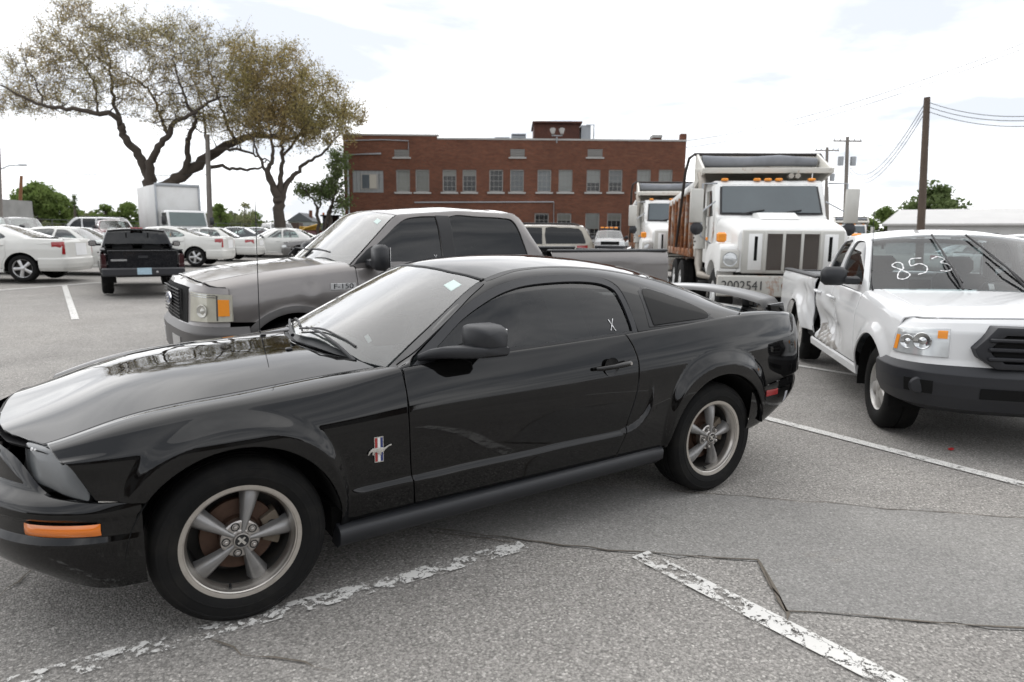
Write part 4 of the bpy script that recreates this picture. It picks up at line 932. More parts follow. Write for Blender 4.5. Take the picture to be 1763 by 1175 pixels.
# ---- greenhouse
def g(pts): return rail(pts)
G = Surf([g([(-.40, .80, .84), (-.62, .806, .915), (-.75, .812, .948), (-1.2, .838, .985), (-1.6, .845, 1.003), (-2.0, .848, 1.015), (-2.4, .852, 1.035), (-2.8, .845, 1.060), (-3.1, .825, 1.062), (-3.4, .77, 1.04)]),
          g([(-.40, .785, .835), (-.62, .785, .92), (-.75, .795, .965), (-1.0, .785, 1.05), (-1.2, .782, 1.13), (-1.6, .778, 1.18), (-2.0, .780, 1.18), (-2.4, .790, 1.15), (-2.8, .80, 1.105), (-3.1, .80, 1.068), (-3.4, .75, 1.03)]),
          g([(-.40, .775, .80), (-.62, .768, .875), (-.70, .762, .925), (-.80, .752, 1.000), (-.95, .728, 1.108), (-1.065, .708, 1.188), (-1.21, .690, 1.263), (-1.333, .680, 1.308), (-1.475, .674, 1.332), (-1.7, .671, 1.341), (-1.9, .672, 1.334), (-2.1, .676, 1.315), (-2.4, .690, 1.252), (-2.8, .725, 1.148), (-3.1, .755, 1.076), (-3.4, .735, 1.02)]),
          g([(-.40, .765, .775), (-.62, .728, .885), (-.70, .715, .940), (-.81, .692, 1.019), (-.965, .665, 1.128), (-1.125, .635, 1.243), (-1.245, .612, 1.313), (-1.32, .600, 1.340), (-1.42, .588, 1.364), (-1.55, .582, 1.378), (-1.7, .580, 1.383), (-2.0, .582, 1.368), (-2.33, .595, 1.318), (-2.555, .610, 1.265), (-2.80, .628, 1.190), (-3.0, .645, 1.124), (-3.17, .66, 1.070), (-3.4, .66, 1.0)]),
          g([(-.40, .42, .945), (-.62, .42, 1.058), (-.81, .40, 1.158), (-1.0, .38, 1.255), (-1.15, .36, 1.328), (-1.25, .35, 1.365), (-1.40, .345, 1.396), (-1.6, .34, 1.414), (-1.9, .34, 1.414), (-2.2, .345, 1.388), (-2.5, .355, 1.338), (-2.8, .37, 1.255), (-3.05, .385, 1.168), (-3.25, .40, 1.095), (-3.4, .41, 1.04)]),
          g([(-.40, 0, .985), (-.62, 0, 1.100), (-.81, 0, 1.197), (-1.0, 0, 1.290), (-1.13, 0, 1.350), (-1.22, 0, 1.384), (-1.38, 0, 1.413), (-1.6, 0, 1.430), (-1.9, 0, 1.430), (-2.2, 0, 1.404), (-2.5, 0, 1.355), (-2.8, 0, 1.272), (-3.05, 0, 1.185), (-3.25, 0, 1.108), (-3.4, 0, 1.05)])], (.6, 3.3), breaks=(3,), sym=True)
def gp(name, poly, mat, **kw): return panel(G, poly, name, mat, car, **kw)
wtop = [(-1.275, None, 3.0), (-1.25, None, 3.5), (-1.215, None, 4.0), (-1.19, None, 4.5), (-1.18, None, 5.02)]
gp('windshield', [(x, None, 3.03) for x in (-.69, -.80, -.95, -1.1, -1.255)]+[(-1.255, None, 3.05), (-1.235, None, 3.5), (-1.20, None, 4.0), (-1.175, None, 4.5), (-1.165, None, 5.0), (-.9, None, 5.0), (-.47, None, 5.0), (-.485, None, 4.6), (-.53, None, 4.0), (-.61, None, 3.4)], M_wind, gap=.004, depth=.006, k=(3, 5), join=True, edge=.002)
gp('roof_panel', [(x, None, 3.0) for x in (-1.29, -1.5, -1.75, -2.0, -2.2, -2.46)]+[(-2.44, None, 3.5), (-2.41, None, 4), (-2.39, None, 5.0), (-1.8, None, 5.0)]+list(reversed(wtop)), M_black, k=(3, 5), gap=.004, join=True, depth=.02)
gp('rear_window', [(x, None, 3.06) for x in (-2.48, -2.7, -2.9, -3.08)]+[(-3.13, None, 3.4), (-3.18, None, 4), (-3.2, None, 5.0), (-2.8, None, 5.0), (-2.41, None, 5.0), (-2.43, None, 4), (-2.46, None, 3.4)], M_tint2, k=(3, 5), gap=.004, depth=.006, join=True, edge=.002)
# painted side frame: A pillar, roof rail and sail panel in one pressing, open round the door
ftop = [(-.765, .955), (-.80, 1.000-.004), (-.95, 1.103), (-1.065, 1.183), (-1.21, 1.258), (-1.333, 1.303), (-1.475, 1.327), (-1.7, 1.336), (-1.88, 1.330), (-1.99, 1.312), (-2.055, 1.275), (-2.082, 1.21), (-2.10, 1.10), (-2.115, 1.022)]
ftopc = cr(ftop, 5)
frame = [(x, None, 2.985) for x in (-.66, -.75, -.85, -.95, -1.05, -1.15, -1.25, -1.35, -1.45, -1.6, -1.8, -2.0, -2.2, -2.4, -2.6, -2.8, -3.0, -3.13)]
frame += [(-3.10, None, 2.0), (-3.02, None, 1.0), (-2.93, None, .1)]+[(x, None, .02) for x in (-2.7, -2.5, -2.3, -2.13)]+list(reversed([p for p in ftopc]))+[(-.72, .94)]
gp('roof_side_frame', frame, M_black, k=(0, 2.999 and 3), res=.025, mirror=True, gap=.002)
# door glass with its rubber frame
dg = cr([(-.885, .972), (-.93, 1.055), (-1.065, 1.152), (-1.21, 1.226), (-1.333, 1.270), (-1.475, 1.298), (-1.7, 1.309), (-1.87, 1.303), (-1.965, 1.286), (-2.022, 1.25), (-2.045, 1.19), (-2.065, 1.03)], 5)
gp('door_window', dg+[(-1.8, 1.008), (-1.5, 1.002), (-1.2, .992), (-1.0, .983)], M_tint, k=(0, 3), gap=-.004, depth=.004, lift=-.008, mirror=True, edge=.001)
def ribbon(name, pts, w, mat, S=G, k=(0, 3), lift=.004, mirror=True, parent=None, th=.006, **kw):
    V, F = stroke(S, pts, w, name, mat, car, lift, k=k, even=True, **kw); m = len(V)//2
    V2, _ = stroke(S, pts, w, name, mat, car, lift-th, k=k, even=True, **kw); n = len(V)
    V = np.vstack([V, V2]); F = list(F)
    for i in range(m-1): F += [(i, n+i, n+i+1, i+1), (m+i, m+i+1, n+m+i+1, n+m+i)]
    o = mesh_obj(name, V, F, mat, parent or car)
    bm = bmesh.new(); bm.from_mesh(o.data); bmesh.ops.recalc_face_normals(bm, faces=bm.faces)
    bm.to_mesh(o.data); bm.free(); o.data.set_sharp_from_angle(angle=R_(35))
    if mirror: return o, mir(o)
    return o
mid = lambda a, b, f=.5: (a[0]+(b[0]-a[0])*f, a[1]+(b[1]-a[1])*f)
fr1 = [mid(p, q, .5) for p, q in zip(ftop[1:12], [(-.86, .98), (-.955, 1.055), (-1.075, 1.15), (-1.215, 1.226), (-1.333, 1.270), (-1.475, 1.298), (-1.69, 1.309), (-1.85, 1.303), (-1.95, 1.285), (-2.015, 1.25), (-2.04, 1.19)])]
ribbon('door_window_frame', fr1+[(-2.085, 1.08), (-2.09, 1.022)], .034, M_plas, lift=.004, th=.012)
ribbon('window_sill_trim', [(-.80, .962), (-1.0, .982), (-1.3, .997), (-1.6, 1.007), (-2.07, 1.024)], .020, M_rub, lift=.005)
ribbon('windshield_pillar_trim', [(x, z) for x, z in ((-.69, .936), (-.81, 1.017), (-.965, 1.126), (-1.125, 1.240), (-1.245, 1.311))], .016, M_rub, lift=.004, k=(0, 3))
# mirror sail triangle
gp('mirror_sail_panel', [(-.775, .958), (-.885, .966), (-.915, 1.03), (-.865, 1.015), (-.82, .99)], M_plas, k=(0, 3), lift=.006, gap=0, mirror=True)
# quarter windows
qw = cr([(-2.232, 1.06), (-2.222, 1.17), (-2.232, 1.236), (-2.275, 1.252), (-2.40, 1.218), (-2.54, 1.172), (-2.655, 1.122), (-2.69, 1.090), (-2.655, 1.070), (-2.45, 1.062), (-2.24, 1.052)], 4)
gp('quarter_window', qw, glass('quarter_glass', (.02, .022, .022), dbl=.42), k=(0, 3), lift=.006, gap=0, mirror=True, depth=.008)
gp('quarter_window_liner', [(-2.20, 1.045), (-2.20, 1.24), (-2.25, 1.262), (-2.42, 1.222), (-2.6, 1.155), (-2.72, 1.09), (-2.66, 1.056), (-2.4, 1.048)], M_rub, k=(0, 3), lift=.0025, gap=0, mirror=True)
# roof ditch moulding
ribbon('roof_ditch_trim', [(x, z) for x, z in ((-1.27, 1.322), (-1.42, 1.361), (-1.55, 1.376), (-1.7, 1.381), (-2.0, 1.366), (-2.33, 1.316), (-2.555, 1.263), (-2.80, 1.188), (-3.0, 1.122))], .010, M_rub, lift=.001)
# header seal along the top of the windshield
hp = []
for kk in np.linspace(3.02, 5, 14): hp.append((np.interp(kk, [3, 3.5, 4, 4.5, 5], [-1.268, -1.243, -1.208, -1.183, -1.172]), kk))
V = []; F = []
for s in (1, -1):
    pts = [G.P([-a], [np.interp(kk, range(6), G.t)])[0]*np.array([1, s, 1]) for a, kk in hp]; V.append(pts)
mb = MB(); mb.tube(V[0][:-1]+list(reversed(V[1])), .008, 6); mb.build('windshield_header_seal', M_rub, car)

# ---- cowl below the windshield
cow = []
mb = MB()
A = [B.P([-x], [np.interp(k, range(11), B.t)])[0] for x, k in ((-.64, 8), (-.60, 8.5), (-.535, 9), (-.48, 9.5), (-.455, 10))]
C = [G.P([-x], [np.interp(k, range(6), G.t)])[0] for x, k in ((-.70, 3.03), (-.615, 3.4), (-.535, 4.0), (-.49, 4.6), (-.475, 5))]
for s in (1, -1):
    V = []
    for a, c in zip(A, C):
        a = np.array(a)*[1, s, 1]-[0, 0, .012]; c = np.array(c)*[1, s, 1]+[-.03, 0, -.012]
        V += [tuple(a), tuple((a+c)/2-np.array([0, 0, .012])), tuple(c)]
    mb.add(V, [(i*3+j, i*3+j+1, i*3+j+4, i*3+j+3) for i in range(4) for j in range(2)])
mb.build('cowl_cover', M_plas, car)
def wiper(y0, y1):
    """lies along the foot of the windshield, arm over blade"""
    def on(y, dx_, up):
        xb_ = np.interp(abs(y), [0, .36, .60, .70], [-.475, -.53, -.62, -.70])-dx_; kk = np.interp(abs(y), [0, .40, .70], [5, 4, 3.05]); q = G.P([-xb_], [np.interp(kk, range(6), G.t)])[0]; return Vector((q[0]+up*.45, y, q[2]+up))
    a, b = on(y0, -.02, .006), on(y1, .04, .016); L = [a, on(y0+(y1-y0)*.25, -.005, .020), on(y0+(y1-y0)*.6, .015, .022), b]
    mb = MB(); mb.tube(L, [.010, .008, .006, .004], 8); o = mb.build('wiper_arm', M_plas, car)
    pts = [on(y0+(y1-y0)*f, .030+.015*math.sin(PI*f*.9), .012) for f in np.linspace(.12, 1.12, 9)]
    mb = MB(); mb.tube(pts, .0055, 6); mb.build('wiper_blade', M_rub, o)
wiper(.58, .06); wiper(.02, -.52)
for i, y in enumerate((.27, -.27)):
    q = B.P([.37], [np.interp(9.4, range(11), B.t)])[0]; m2 = MB(); m2.box((-.37, y, q[2]+.004), (.03, .03, .012), bev=.004); m2.build('washer_nozzle', M_rub, car)

# ---- rocker cover
def rocker(s):
    mb = MB(); secs = []
    for x in np.linspace(-.385, -2.275, 24):
        f = (x+.385)/(-1.89); zt = .288+.052*f; yb = float(B.P([-x], [np.interp(.4, range(11), B.t)])[0][1])
        e = 1.0
        secs.append([(x, s*(yb-.03), zt+.030), (x, s*(yb+.018), zt+.018), (x, s*(yb+.030), zt+.004), (x, s*(yb+.026), zt-.045), (x, s*(yb-.02), zt-.078), (x, s*(yb-.10), zt-.08)])
    V = [p for q in secs for p in q]; n = 6
    F = [(i*n+j, (i+1)*n+j, (i+1)*n+j+1, i*n+j+1) for i in range(23) for j in range(5)]+[tuple(range(6)), tuple(range(23*6, 24*6))]
    mb.add(V, F); return mb.build('rocker_cover', M_plas, car, sharp=50)
rocker(1); rocker(-1)

# ---- nose: bumper cover, lamps, grille
NU = [0, .12, .22, .33, .45, .60, .78, 1.0, 1.2]                       # along the plan curve, wheel arch to centre line
NX = [.36, .475, .565, .665, .755, .835, .90, .935, .945]; NY = [.914, .898, .866, .797, .690, .545, .375, .18, 0.]
cxn = np.array([.25, .0])
def nr(off, z, pull=1.0):
    P = []
    for i, (x, y) in enumerate(zip(NX, NY)):
        a = np.array([NX[max(i-1, 0)], NY[max(i-1, 0)]]); b = np.array([NX[min(i+1, 8)], NY[min(i+1, 8)]]); t = (b-a)/np.linalg.norm(b-a); n = np.array([-t[1], t[0]]); n = -n if n[0] < 0 and i > 1 or n[1] < 0 and i <= 1 else n
        o = off[i] if isinstance(off, (list, tuple)) else off; zz = z[i] if isinstance(z, (list, tuple)) else z
        P.append((x+n[0]*o*pull, max(0, y+n[1]*o) if i < 8 else 0, zz, NU[i]))
    return rail(P, key=3)
Fs = Surf([nr([-.03, -.05, -.07, -.085, -.10, -.11, -.12, -.12, -.12], [.262, .255, .262, .275, .29, .30, .30, .30, .30]),
           nr([-.006, -.012, -.02, -.03, -.035, -.035, -.035, -.035, -.035], [.335]*9),
           nr([-.002]*9, .405), nr([.002, .002, .002, .004, .005, .005, .005, .005, .005], .452),
           nr([-.002, -.006, -.012, -.014, -.014, -.012, -.01, -.01, -.01], .474), nr([-.002, -.006, -.012, -.014, -.014, -.012, -.01, -.01, -.01], .526),
           nr([.0, .0, .004, .010, .012, .012, .012, .012, .012], [.545, .546, .548, .55, .552, .552, .552, .552, .552]),
           nr([.0, .0, .002, .004, .004, .002, .0, .0, .0], [.560, .563, .572, .582, .590, .595, .60, .60, .60]),
           nr([-.004, -.010, -.022, -.040, -.05, -.055, -.06, -.06, -.06], [.585, .592, .602, .615, .628, .634, .636, .636, .636]),
           nr([-.006, -.014, -.030, -.050, -.062, -.068, -.072, -.072, -.072], [.588, .595, .605, .619, .660, .690, .70, .70, .70]),
           nr([-.008, -.018, -.036, -.060, -.080, -.088, -.092, -.092, -.092], [.590, .597, .607, .622, .700, .748, .760, .762, .762])], (0, 1.2), breaks=(3, 4, 5, 6))
def sn(name, u0, u1, k0, k1, mat, nu=40, nv=40, off=0, mirror=True):
    us = np.linspace(u0, u1, nu); ks = np.unique(np.r_[np.linspace(k0, k1, nv), np.arange(math.ceil(k0), math.floor(k1)+1)])
    ts = np.interp(ks, range(Fs.K), Fs.t); uu, tt = np.meshgrid(us, ts, indexing='ij'); P = Fs.P(uu.ravel(), tt.ravel())+(Fs.N(uu.ravel(), tt.ravel())*-off if off else 0)
    nv = len(ts); F = [(i*nv+j, i*nv+j+1, (i+1)*nv+j+1, (i+1)*nv+j) for i in range(nu-1) for j in range(nv-1)]
    o = mesh_obj(name, P, F, mat, car, sharp=42)
    bm = bmesh.new(); bm.from_mesh(o.data); bmesh.ops.recalc_face_normals(bm, faces=bm.faces)
    c = sum((f.calc_center_median() for f in bm.faces), Vector())/len(bm.faces)
    f0 = max(bm.faces, key=lambda f: f.calc_area())
    if f0.normal.dot(f0.calc_center_median()-Vector((0, 0, .4))) < 0: bmesh.ops.reverse_faces(bm, faces=bm.faces)
    bm.to_mesh(o.data); bm.free(); o.data.set_sharp_from_angle(angle=R_(42))
    return join_mir(o) if mirror else o
sn('front_bumper_cover', -.02, 1.2, 0, 10, M_black, 60, 60)
# amber marker lamps, set in the slot
def marker():
    us = np.linspace(.115, .385, 22); tt = np.linspace(4.1, 4.93, 6); V = []
    for u in us:
        for k in tt:
            q = Fs.P([u], [np.interp(k, range(11), Fs.t)])[0]; n = np.array([q[0]-.1, q[1]*.8, 0]); n /= np.linalg.norm(n)
            e = .006+.008*math.sin(PI*(k-4.1)/.83); e *= min(1, (u-.105)/.03, (.392-u)/.03); V.append(q+n*e)
    F = [(i*6+j, i*6+j+1, (i+1)*6+j+1, (i+1)*6+j) for i in range(21) for j in range(5)]
    o = mesh_obj('side_marker_lamp', V, F, M_amber, car); mir(o)
    V2 = [np.array(v)+np.array([.003, .003, 0]) for i, v in enumerate(V) if 5 <= i//6 <= 9 and 1 <= i % 6 <= 4]
    return o
marker()
# grille opening, its bars and round fog lamps
def nose_patch(name, u0, u1, k0, k1, off, mat, par=None, nu=24, nv=8):
    us = np.linspace(u0, u1, nu); ts = np.interp(np.linspace(k0, k1, nv), range(11), Fs.t); uu, tt = np.meshgrid(us, ts, indexing='ij'); P = Fs.P(uu.ravel(), tt.ravel()); n = np.stack([P[:, 0]-.1, P[:, 1]*.6, P[:, 2]*0], 1); n /= np.linalg.norm(n, axis=1, keepdims=True); P = P+n*off
    mb = MB(); mb.add([tuple(p) for p in P], [(i*nv+j, i*nv+j+1, (i+1)*nv+j+1, (i+1)*nv+j) for i in range(nu-1) for j in range(nv-1)]); o = mb.build(name, mat, par or car, fix=False)
    f0 = o.data.polygons[0]
    if f0.normal.x < 0: o.data.flip_normals()
    return join_mir(o)
gr_ = nose_patch('grille', .62, 1.2, 7.75, 9.75, .004, M_dark)
for k_ in np.linspace(7.95, 9.6, 6): nose_patch('grille_bar', .63, 1.2, k_-.06, k_+.06, .010, M_rub, gr_, 20, 2)
for s in (1, -1):
    mb = MB(); mb.rev([(.0, .02), (.06, .015), (.072, 0), (.076, -.03)], (.868, s*.34, .685), 24, 'x'); mb.build('fog_lamp', M_haze, car)
# headlamps: a housing, a hazed lens and the painted bezel round it
def lens_xy(u):      # plan of the lens
    return np.interp(u, [0, .35, .7, 1], [.503, .585, .665, .735]), np.interp(u, [0, .35, .7, 1], [.868, .800, .695, .555])
LP = [(0, .603), (.10, .680), (.23, .733), (.42, .762), (.70, .770), (.97, .768), (.98, .755), (.90, .695), (.82, .660), (.76, .648), (.5, .634), (.2, .612)]
def lens(s):
    pts = cr(LP+[LP[0]], 4)[:-1]; V = []; c = np.mean(np.array(pts), 0)
    for f in (1.0, .97, .75, .45):
        for (u, z) in pts:
            uu, zz = c[0]+(u-c[0])*f, c[1]+(z-c[1])*f; x, y = lens_xy(uu); dome = {1.0: -.010, .97: 0, .75: .005, .45: .008}[f]; x += -.055*(zz-.60)/.18
            V.append((x+dome*.8, s*(y+dome*.6), zz))
    n = len(pts); F = [(k*n+i, k*n+(i+1) % n, k*n+n+(i+1) % n, k*n+n+i) for k in range(3) for i in range(n)]+[tuple(range(3*n, 4*n))]
    mb = MB(); mb.add(V, F); o = mb.build('headlamp', M_haze, car, sharp=70)
    V = []
    for f, b in ((1.075, -.035), (1.07, -.004), (1.02, -.008), (.985, -.05)):
        for (u, z) in pts:
            uu, zz = c[0]+(u-c[0])*f, c[1]+(z-c[1])*f; x, y = lens_xy(uu); x += -.055*(zz-.60)/.18; V.append((x+b*.8, s*(y+b*.6), zz))
    F = [(k*n+i, k*n+(i+1) % n, k*n+n+(i+1) % n, k*n+n+i) for k in range(3) for i in range(n)]
    mb = MB(); mb.add(V, F); mb.build('headlamp_bezel', M_rub, o, sharp=60)
for s in (1, -1): lens(s)
# filler between the lens and grille and bonnet lip
for s in (1, -1):
    mb = MB(); top = [(.615, .712, .768), (.68, .60, .772), (.735, .52, .776), (.775, .36, .778), (.79, .18, .780), (.795, 0, .780)]
    V = []
    for (x, y, z) in top: V += [(x+.008, s*y, z-.006), (x-.004, s*y, z-.020), (x-.06, s*y, z-.022)]
    mb.add(V, [(i*3+j, i*3+j+1, i*3+j+4, i*3+j+3) for i in range(5) for j in range(2)]); mb.build('bonnet_lip', M_rub, car, sharp=60)
# chips of missing paint over the headlamp
mb = MB()
for x, y, w in ((.650, .655, .006), (.640, .672, .004)):
    mb.cyl((x+.008, y+.006, .765), (x+.012, y+.008, .7655), w, n=10)
mb.build('paint_chips', M_white, car)

# ---- tail
TU = [0, .10, .20, .30, .42, .60, .85, 1.1]; TX = [-3.03, -3.20, -3.36, -3.50, -3.61, -3.70, -3.765, -3.785]; TY = [.936, .925, .900, .862, .79, .66, .38, 0]
def tr(off, z):
    P = []
    for i, (x, y) in enumerate(zip(TX, TY)):
        n = np.array([-(.02+i*.14), 1-i*.13]); n /= np.linalg.norm(n); o = off[i] if isinstance(off, (list, tuple)) else off
        P.append((x+n[0]*o, (y+n[1]*o) if i < 7 else 0, z[i] if isinstance(z, (list, tuple)) else z, TU[i]))
    return rail(P, key=3)
Ts = Surf([tr(-.06, [.335, .365, .42, .46, .49, .50, .50, .50]), tr(-.018, [.40, .425, .465, .50, .52, .53, .53, .53]), tr(0, .55), tr([0, .0, .002, .006, .01, .012, .012, .012], .60), tr([-.004]+[0]*7, [.612, .630, .645, .655, .66, .665, .67, .67]),
           tr([-.012]*8, .70), tr([-.012, -.012, -.012, -.012, -.014, -.016, -.02, -.02], .88), tr([-.06, -.055, -.05, -.045, -.045, -.045, -.045, -.045], [1.03]*8)], (0, 1.1), breaks=(4,))
def st(name, u0, u1, k0, k1, mat, nu=40, nv=24, off=0, mirror=True, parent=None):
    us = np.linspace(u0, u1, nu); ks = np.linspace(k0, k1, nv); ts = np.interp(ks, range(8), Ts.t); uu, tt = np.meshgrid(us, ts, indexing='ij')
    P = Ts.P(uu.ravel(), tt.ravel()); n = np.stack([P[:, 0]+2.8, P[:, 1]*.9, P[:, 2]*0], 1); n /= np.linalg.norm(n, axis=1, keepdims=True); P = P+n*off
    F = [(i*nv+j, i*nv+j+1, (i+1)*nv+j+1, (i+1)*nv+j) for i in range(nu-1) for j in range(nv-1)]
    o = mesh_obj(name, P, [tuple(reversed(f)) for f in F], mat, parent or car, sharp=45); return ((join_mir(o, 45) if u1 >= 1.1 else (o, mir(o))) if mirror else o)
st('rear_bumper_cover', -.02, 1.1, 0, 3.96, M_black)
st('tail_panel', .44, 1.1, 4, 7, M_black)
for i in range(3): st('tail_lamp', .50+i*.075, .555+i*.075, 5, 6.3, M_redl, 8, 8, off=.012)
st('rear_side_reflector', .065, .145, 2.05, 2.75, M_redl, 8, 6, off=.004)
def scuffs():
    for (u0, u1, k0, k1, m) in ((.215, .238, 1.2, 2.1, M_scuff),):
        st('paint_scuff', u0, u1, k0, k1, m, 5, 5, off=.002, mirror=False)
scuffs()
mb = MB(); mb.box((-3.79, 0, .76), (.012, .31, .16), bev=.004); mb.build('rear_plate', M_white, car)
# spoiler on its two feet
def wing():
    n = 41; V = []
    for i in range(n):
        y = -.735+1.47*i/(n-1); a = abs(y)/.735
        x0 = -3.455+.10*a**2.2; z0 = 1.158-.055*a**2; c = .17-.02*a; droop = -.055*max(0, (a-.90)/.10)**1.5
        for (dx_, dz) in ((0, -.006), (-.02, .012), (-.07, .021), (-.13, .026), (-c, .034), (-c-.003, .026), (-.12, -.002), (-.05, -.012)):
            V.append((x0+dx_, y, z0+dz+droop))
    F = [(i*8+j, i*8+(j+1) % 8, (i+1)*8+(j+1) % 8, (i+1)*8+j) for i in range(n-1) for j in range(8)]+[tuple(range(8)), tuple(range((n-1)*8, n*8))]
    mb = MB(); mb.add(V, F); o = mb.build('rear_spoiler', M_black, car, sharp=50)
    for y in (-.45, .45):
        m2 = MB(); m2.prism([(-3.50, 1.06), (-3.60, 1.055), (-3.60, 1.15), (-3.49, 1.14)], y-.03, y+.03, 'y'); m2.build('spoiler_foot', M_black, o, bevel=.006)
    for s in (1, -1):
        m2 = MB(); m2.prism([(-3.40, 1.055), (-3.55, 1.03), (-3.52, 1.12), (-3.38, 1.11)], s*.715, s*.742, 'y'); m2.build('spoiler_end_foot', M_black, o, bevel=.006)
wing()

# ---- mirrors
def wing_mirror(s):
    ro = empty('tmp')
    def sec(y, x0, x1, z0, z1, r=.3, n=20):
        c = []
        for i in range(n):
            a = 2*PI*i/n; ca, sa = math.cos(a), math.sin(a); e = .34
            c.append(((x0+x1)/2+(x1-x0)/2*math.copysign(abs(ca)**e, ca), y, (z0+z1)/2+(z1-z0)/2*math.copysign(abs(sa)**e, sa)))
        return c
    def loft(secs):
        n = len(secs[0]); V = [(p[0], s*p[1], p[2]) for q in secs for p in q]; F = [(i*n+j, i*n+(j+1) % n, (i+1)*n+(j+1) % n, (i+1)*n+j) for i in range(len(secs)-1) for j in range(n)]
        F += [tuple(range(n)), tuple(range((len(secs)-1)*n, len(secs)*n))]; mb = MB(); mb.add(V, F); return mb
    low = loft([sec(.815, -.955, -.80, .978, 1.012), sec(.87, -1.03, -.825, .992, 1.042), sec(.93, -1.09, -.865, 1.0, 1.058), sec(1.01, -1.13, -.93, 1.006, 1.064), sec(1.06, -1.135, -.985, 1.012, 1.062), sec(1.078, -1.13, -1.01, 1.024, 1.055)])
    o = low.build('wing_mirror', M_plas, car, sharp=50)
    cap = loft([sec(.885, -1.115, -1.015, 1.055, 1.125), sec(.90, -1.12, -.985, 1.048, 1.145), sec(.95, -1.128, -.965, 1.043, 1.155), sec(1.02, -1.132, -.970, 1.042, 1.152), sec(1.06, -1.130, -1.0, 1.045, 1.138), sec(1.074, -1.12, -1.025, 1.055, 1.12)])
    cap.build('mirror_cap', M_plas, o, sharp=50)
    mb = MB(); mb.box((-1.133, s*.975, 1.085), (.006, .15, .095), bev=.002); mb.build('mirror_glass', M_chrome, o)
    bpy.data.objects.remove(ro)
wing_mirror(1)

# ---- door handles
for s in (1, -1):
    yb = .921
    mb = MB(); V = []
    mb.rev([(0, -.012), (.03, -.010), (.047, .0015), (.050, .0025)], (-1.865, 0, .868), 28, 'y'); mb.V = [(v[0], s*(v[1]+yb+.001), v[2]) for v in mb.V]
    h = mb.build('handle_cup', M_rub, car)
    pts = [(-1.755, yb+.012, .868), (-1.78, yb+.030, .871), (-1.85, yb+.040, .876), (-1.93, yb+.038, .882), (-1.965, yb+.030, .884), (-1.985, yb+.010, .884)]
    mb = MB(); mb.tube([(a, s*b, c) for a, b, c in pts], [.010, .012, .013, .015, .016, .014], 12)
    hd = mb.build('door_handle', M_black, car)
    mb = MB(); mb.cyl((-1.962, s*(yb+.042), .884), (-1.962, s*(yb+.048), .884), .008, n=14); mb.build('key_lock', M_steel, hd)

# ---- front wing badge: a running horse over three upright bars
def badge(s):
    x0, z0 = -.562, .636; q = B.P([-x0], B.inv([-x0], [z0], 2, 0, KR))[0]; y = q[1]+.001
    def at(x, z, d): return (x0+x, s*(y+d-.06*0), z0+z)
    root = None
    mb = MB(); mb.prism([(x0-.0205, z0-.056), (x0+.0205, z0-.056), (x0+.0205, z0+.056), (x0-.0205, z0+.056)], s*y, s*(y+.003), 'y'); root = mb.build('wing_badge', M_silver, car)
    for i, m in enumerate((M_red, M_bwhite, M_blue)):
        xx = x0+.0125-.0125*i; mb = MB(); mb.prism([(xx-.0052, z0-.052), (xx+.0052, z0-.052), (xx+.0052, z0+.052), (xx-.0052, z0+.052)], s*(y+.003), s*(y+.0042), 'y'); mb.build('badge_bar', m, root)
    H = [(.052, -.018), (.046, -.003), (.040, .004), (.030, .010), (.018, .009), (.004, .010), (-.010, .009), (-.022, .006), (-.032, .010), (-.044, .016), (-.056, .017), (-.054, .011), (-.044, .010), (-.034, .003), (-.026, -.002), (-.020, -.010), (-.006, -.014), (-.010, -.022), (.004, -.018), (.014, -.008), (.022, -.010), (.026, -.017), (.022, -.022), (.032, -.018), (.030, -.006), (.038, -.006), (.046, -.016)]
    mb = MB(); mb.prism([(x0+a, z0+b) for a, b in H], s*(y+.0042), s*(y+.009), 'y'); mb.build('horse_emblem', M_silver, root, bevel=.0008)
badge(1); badge(-1)

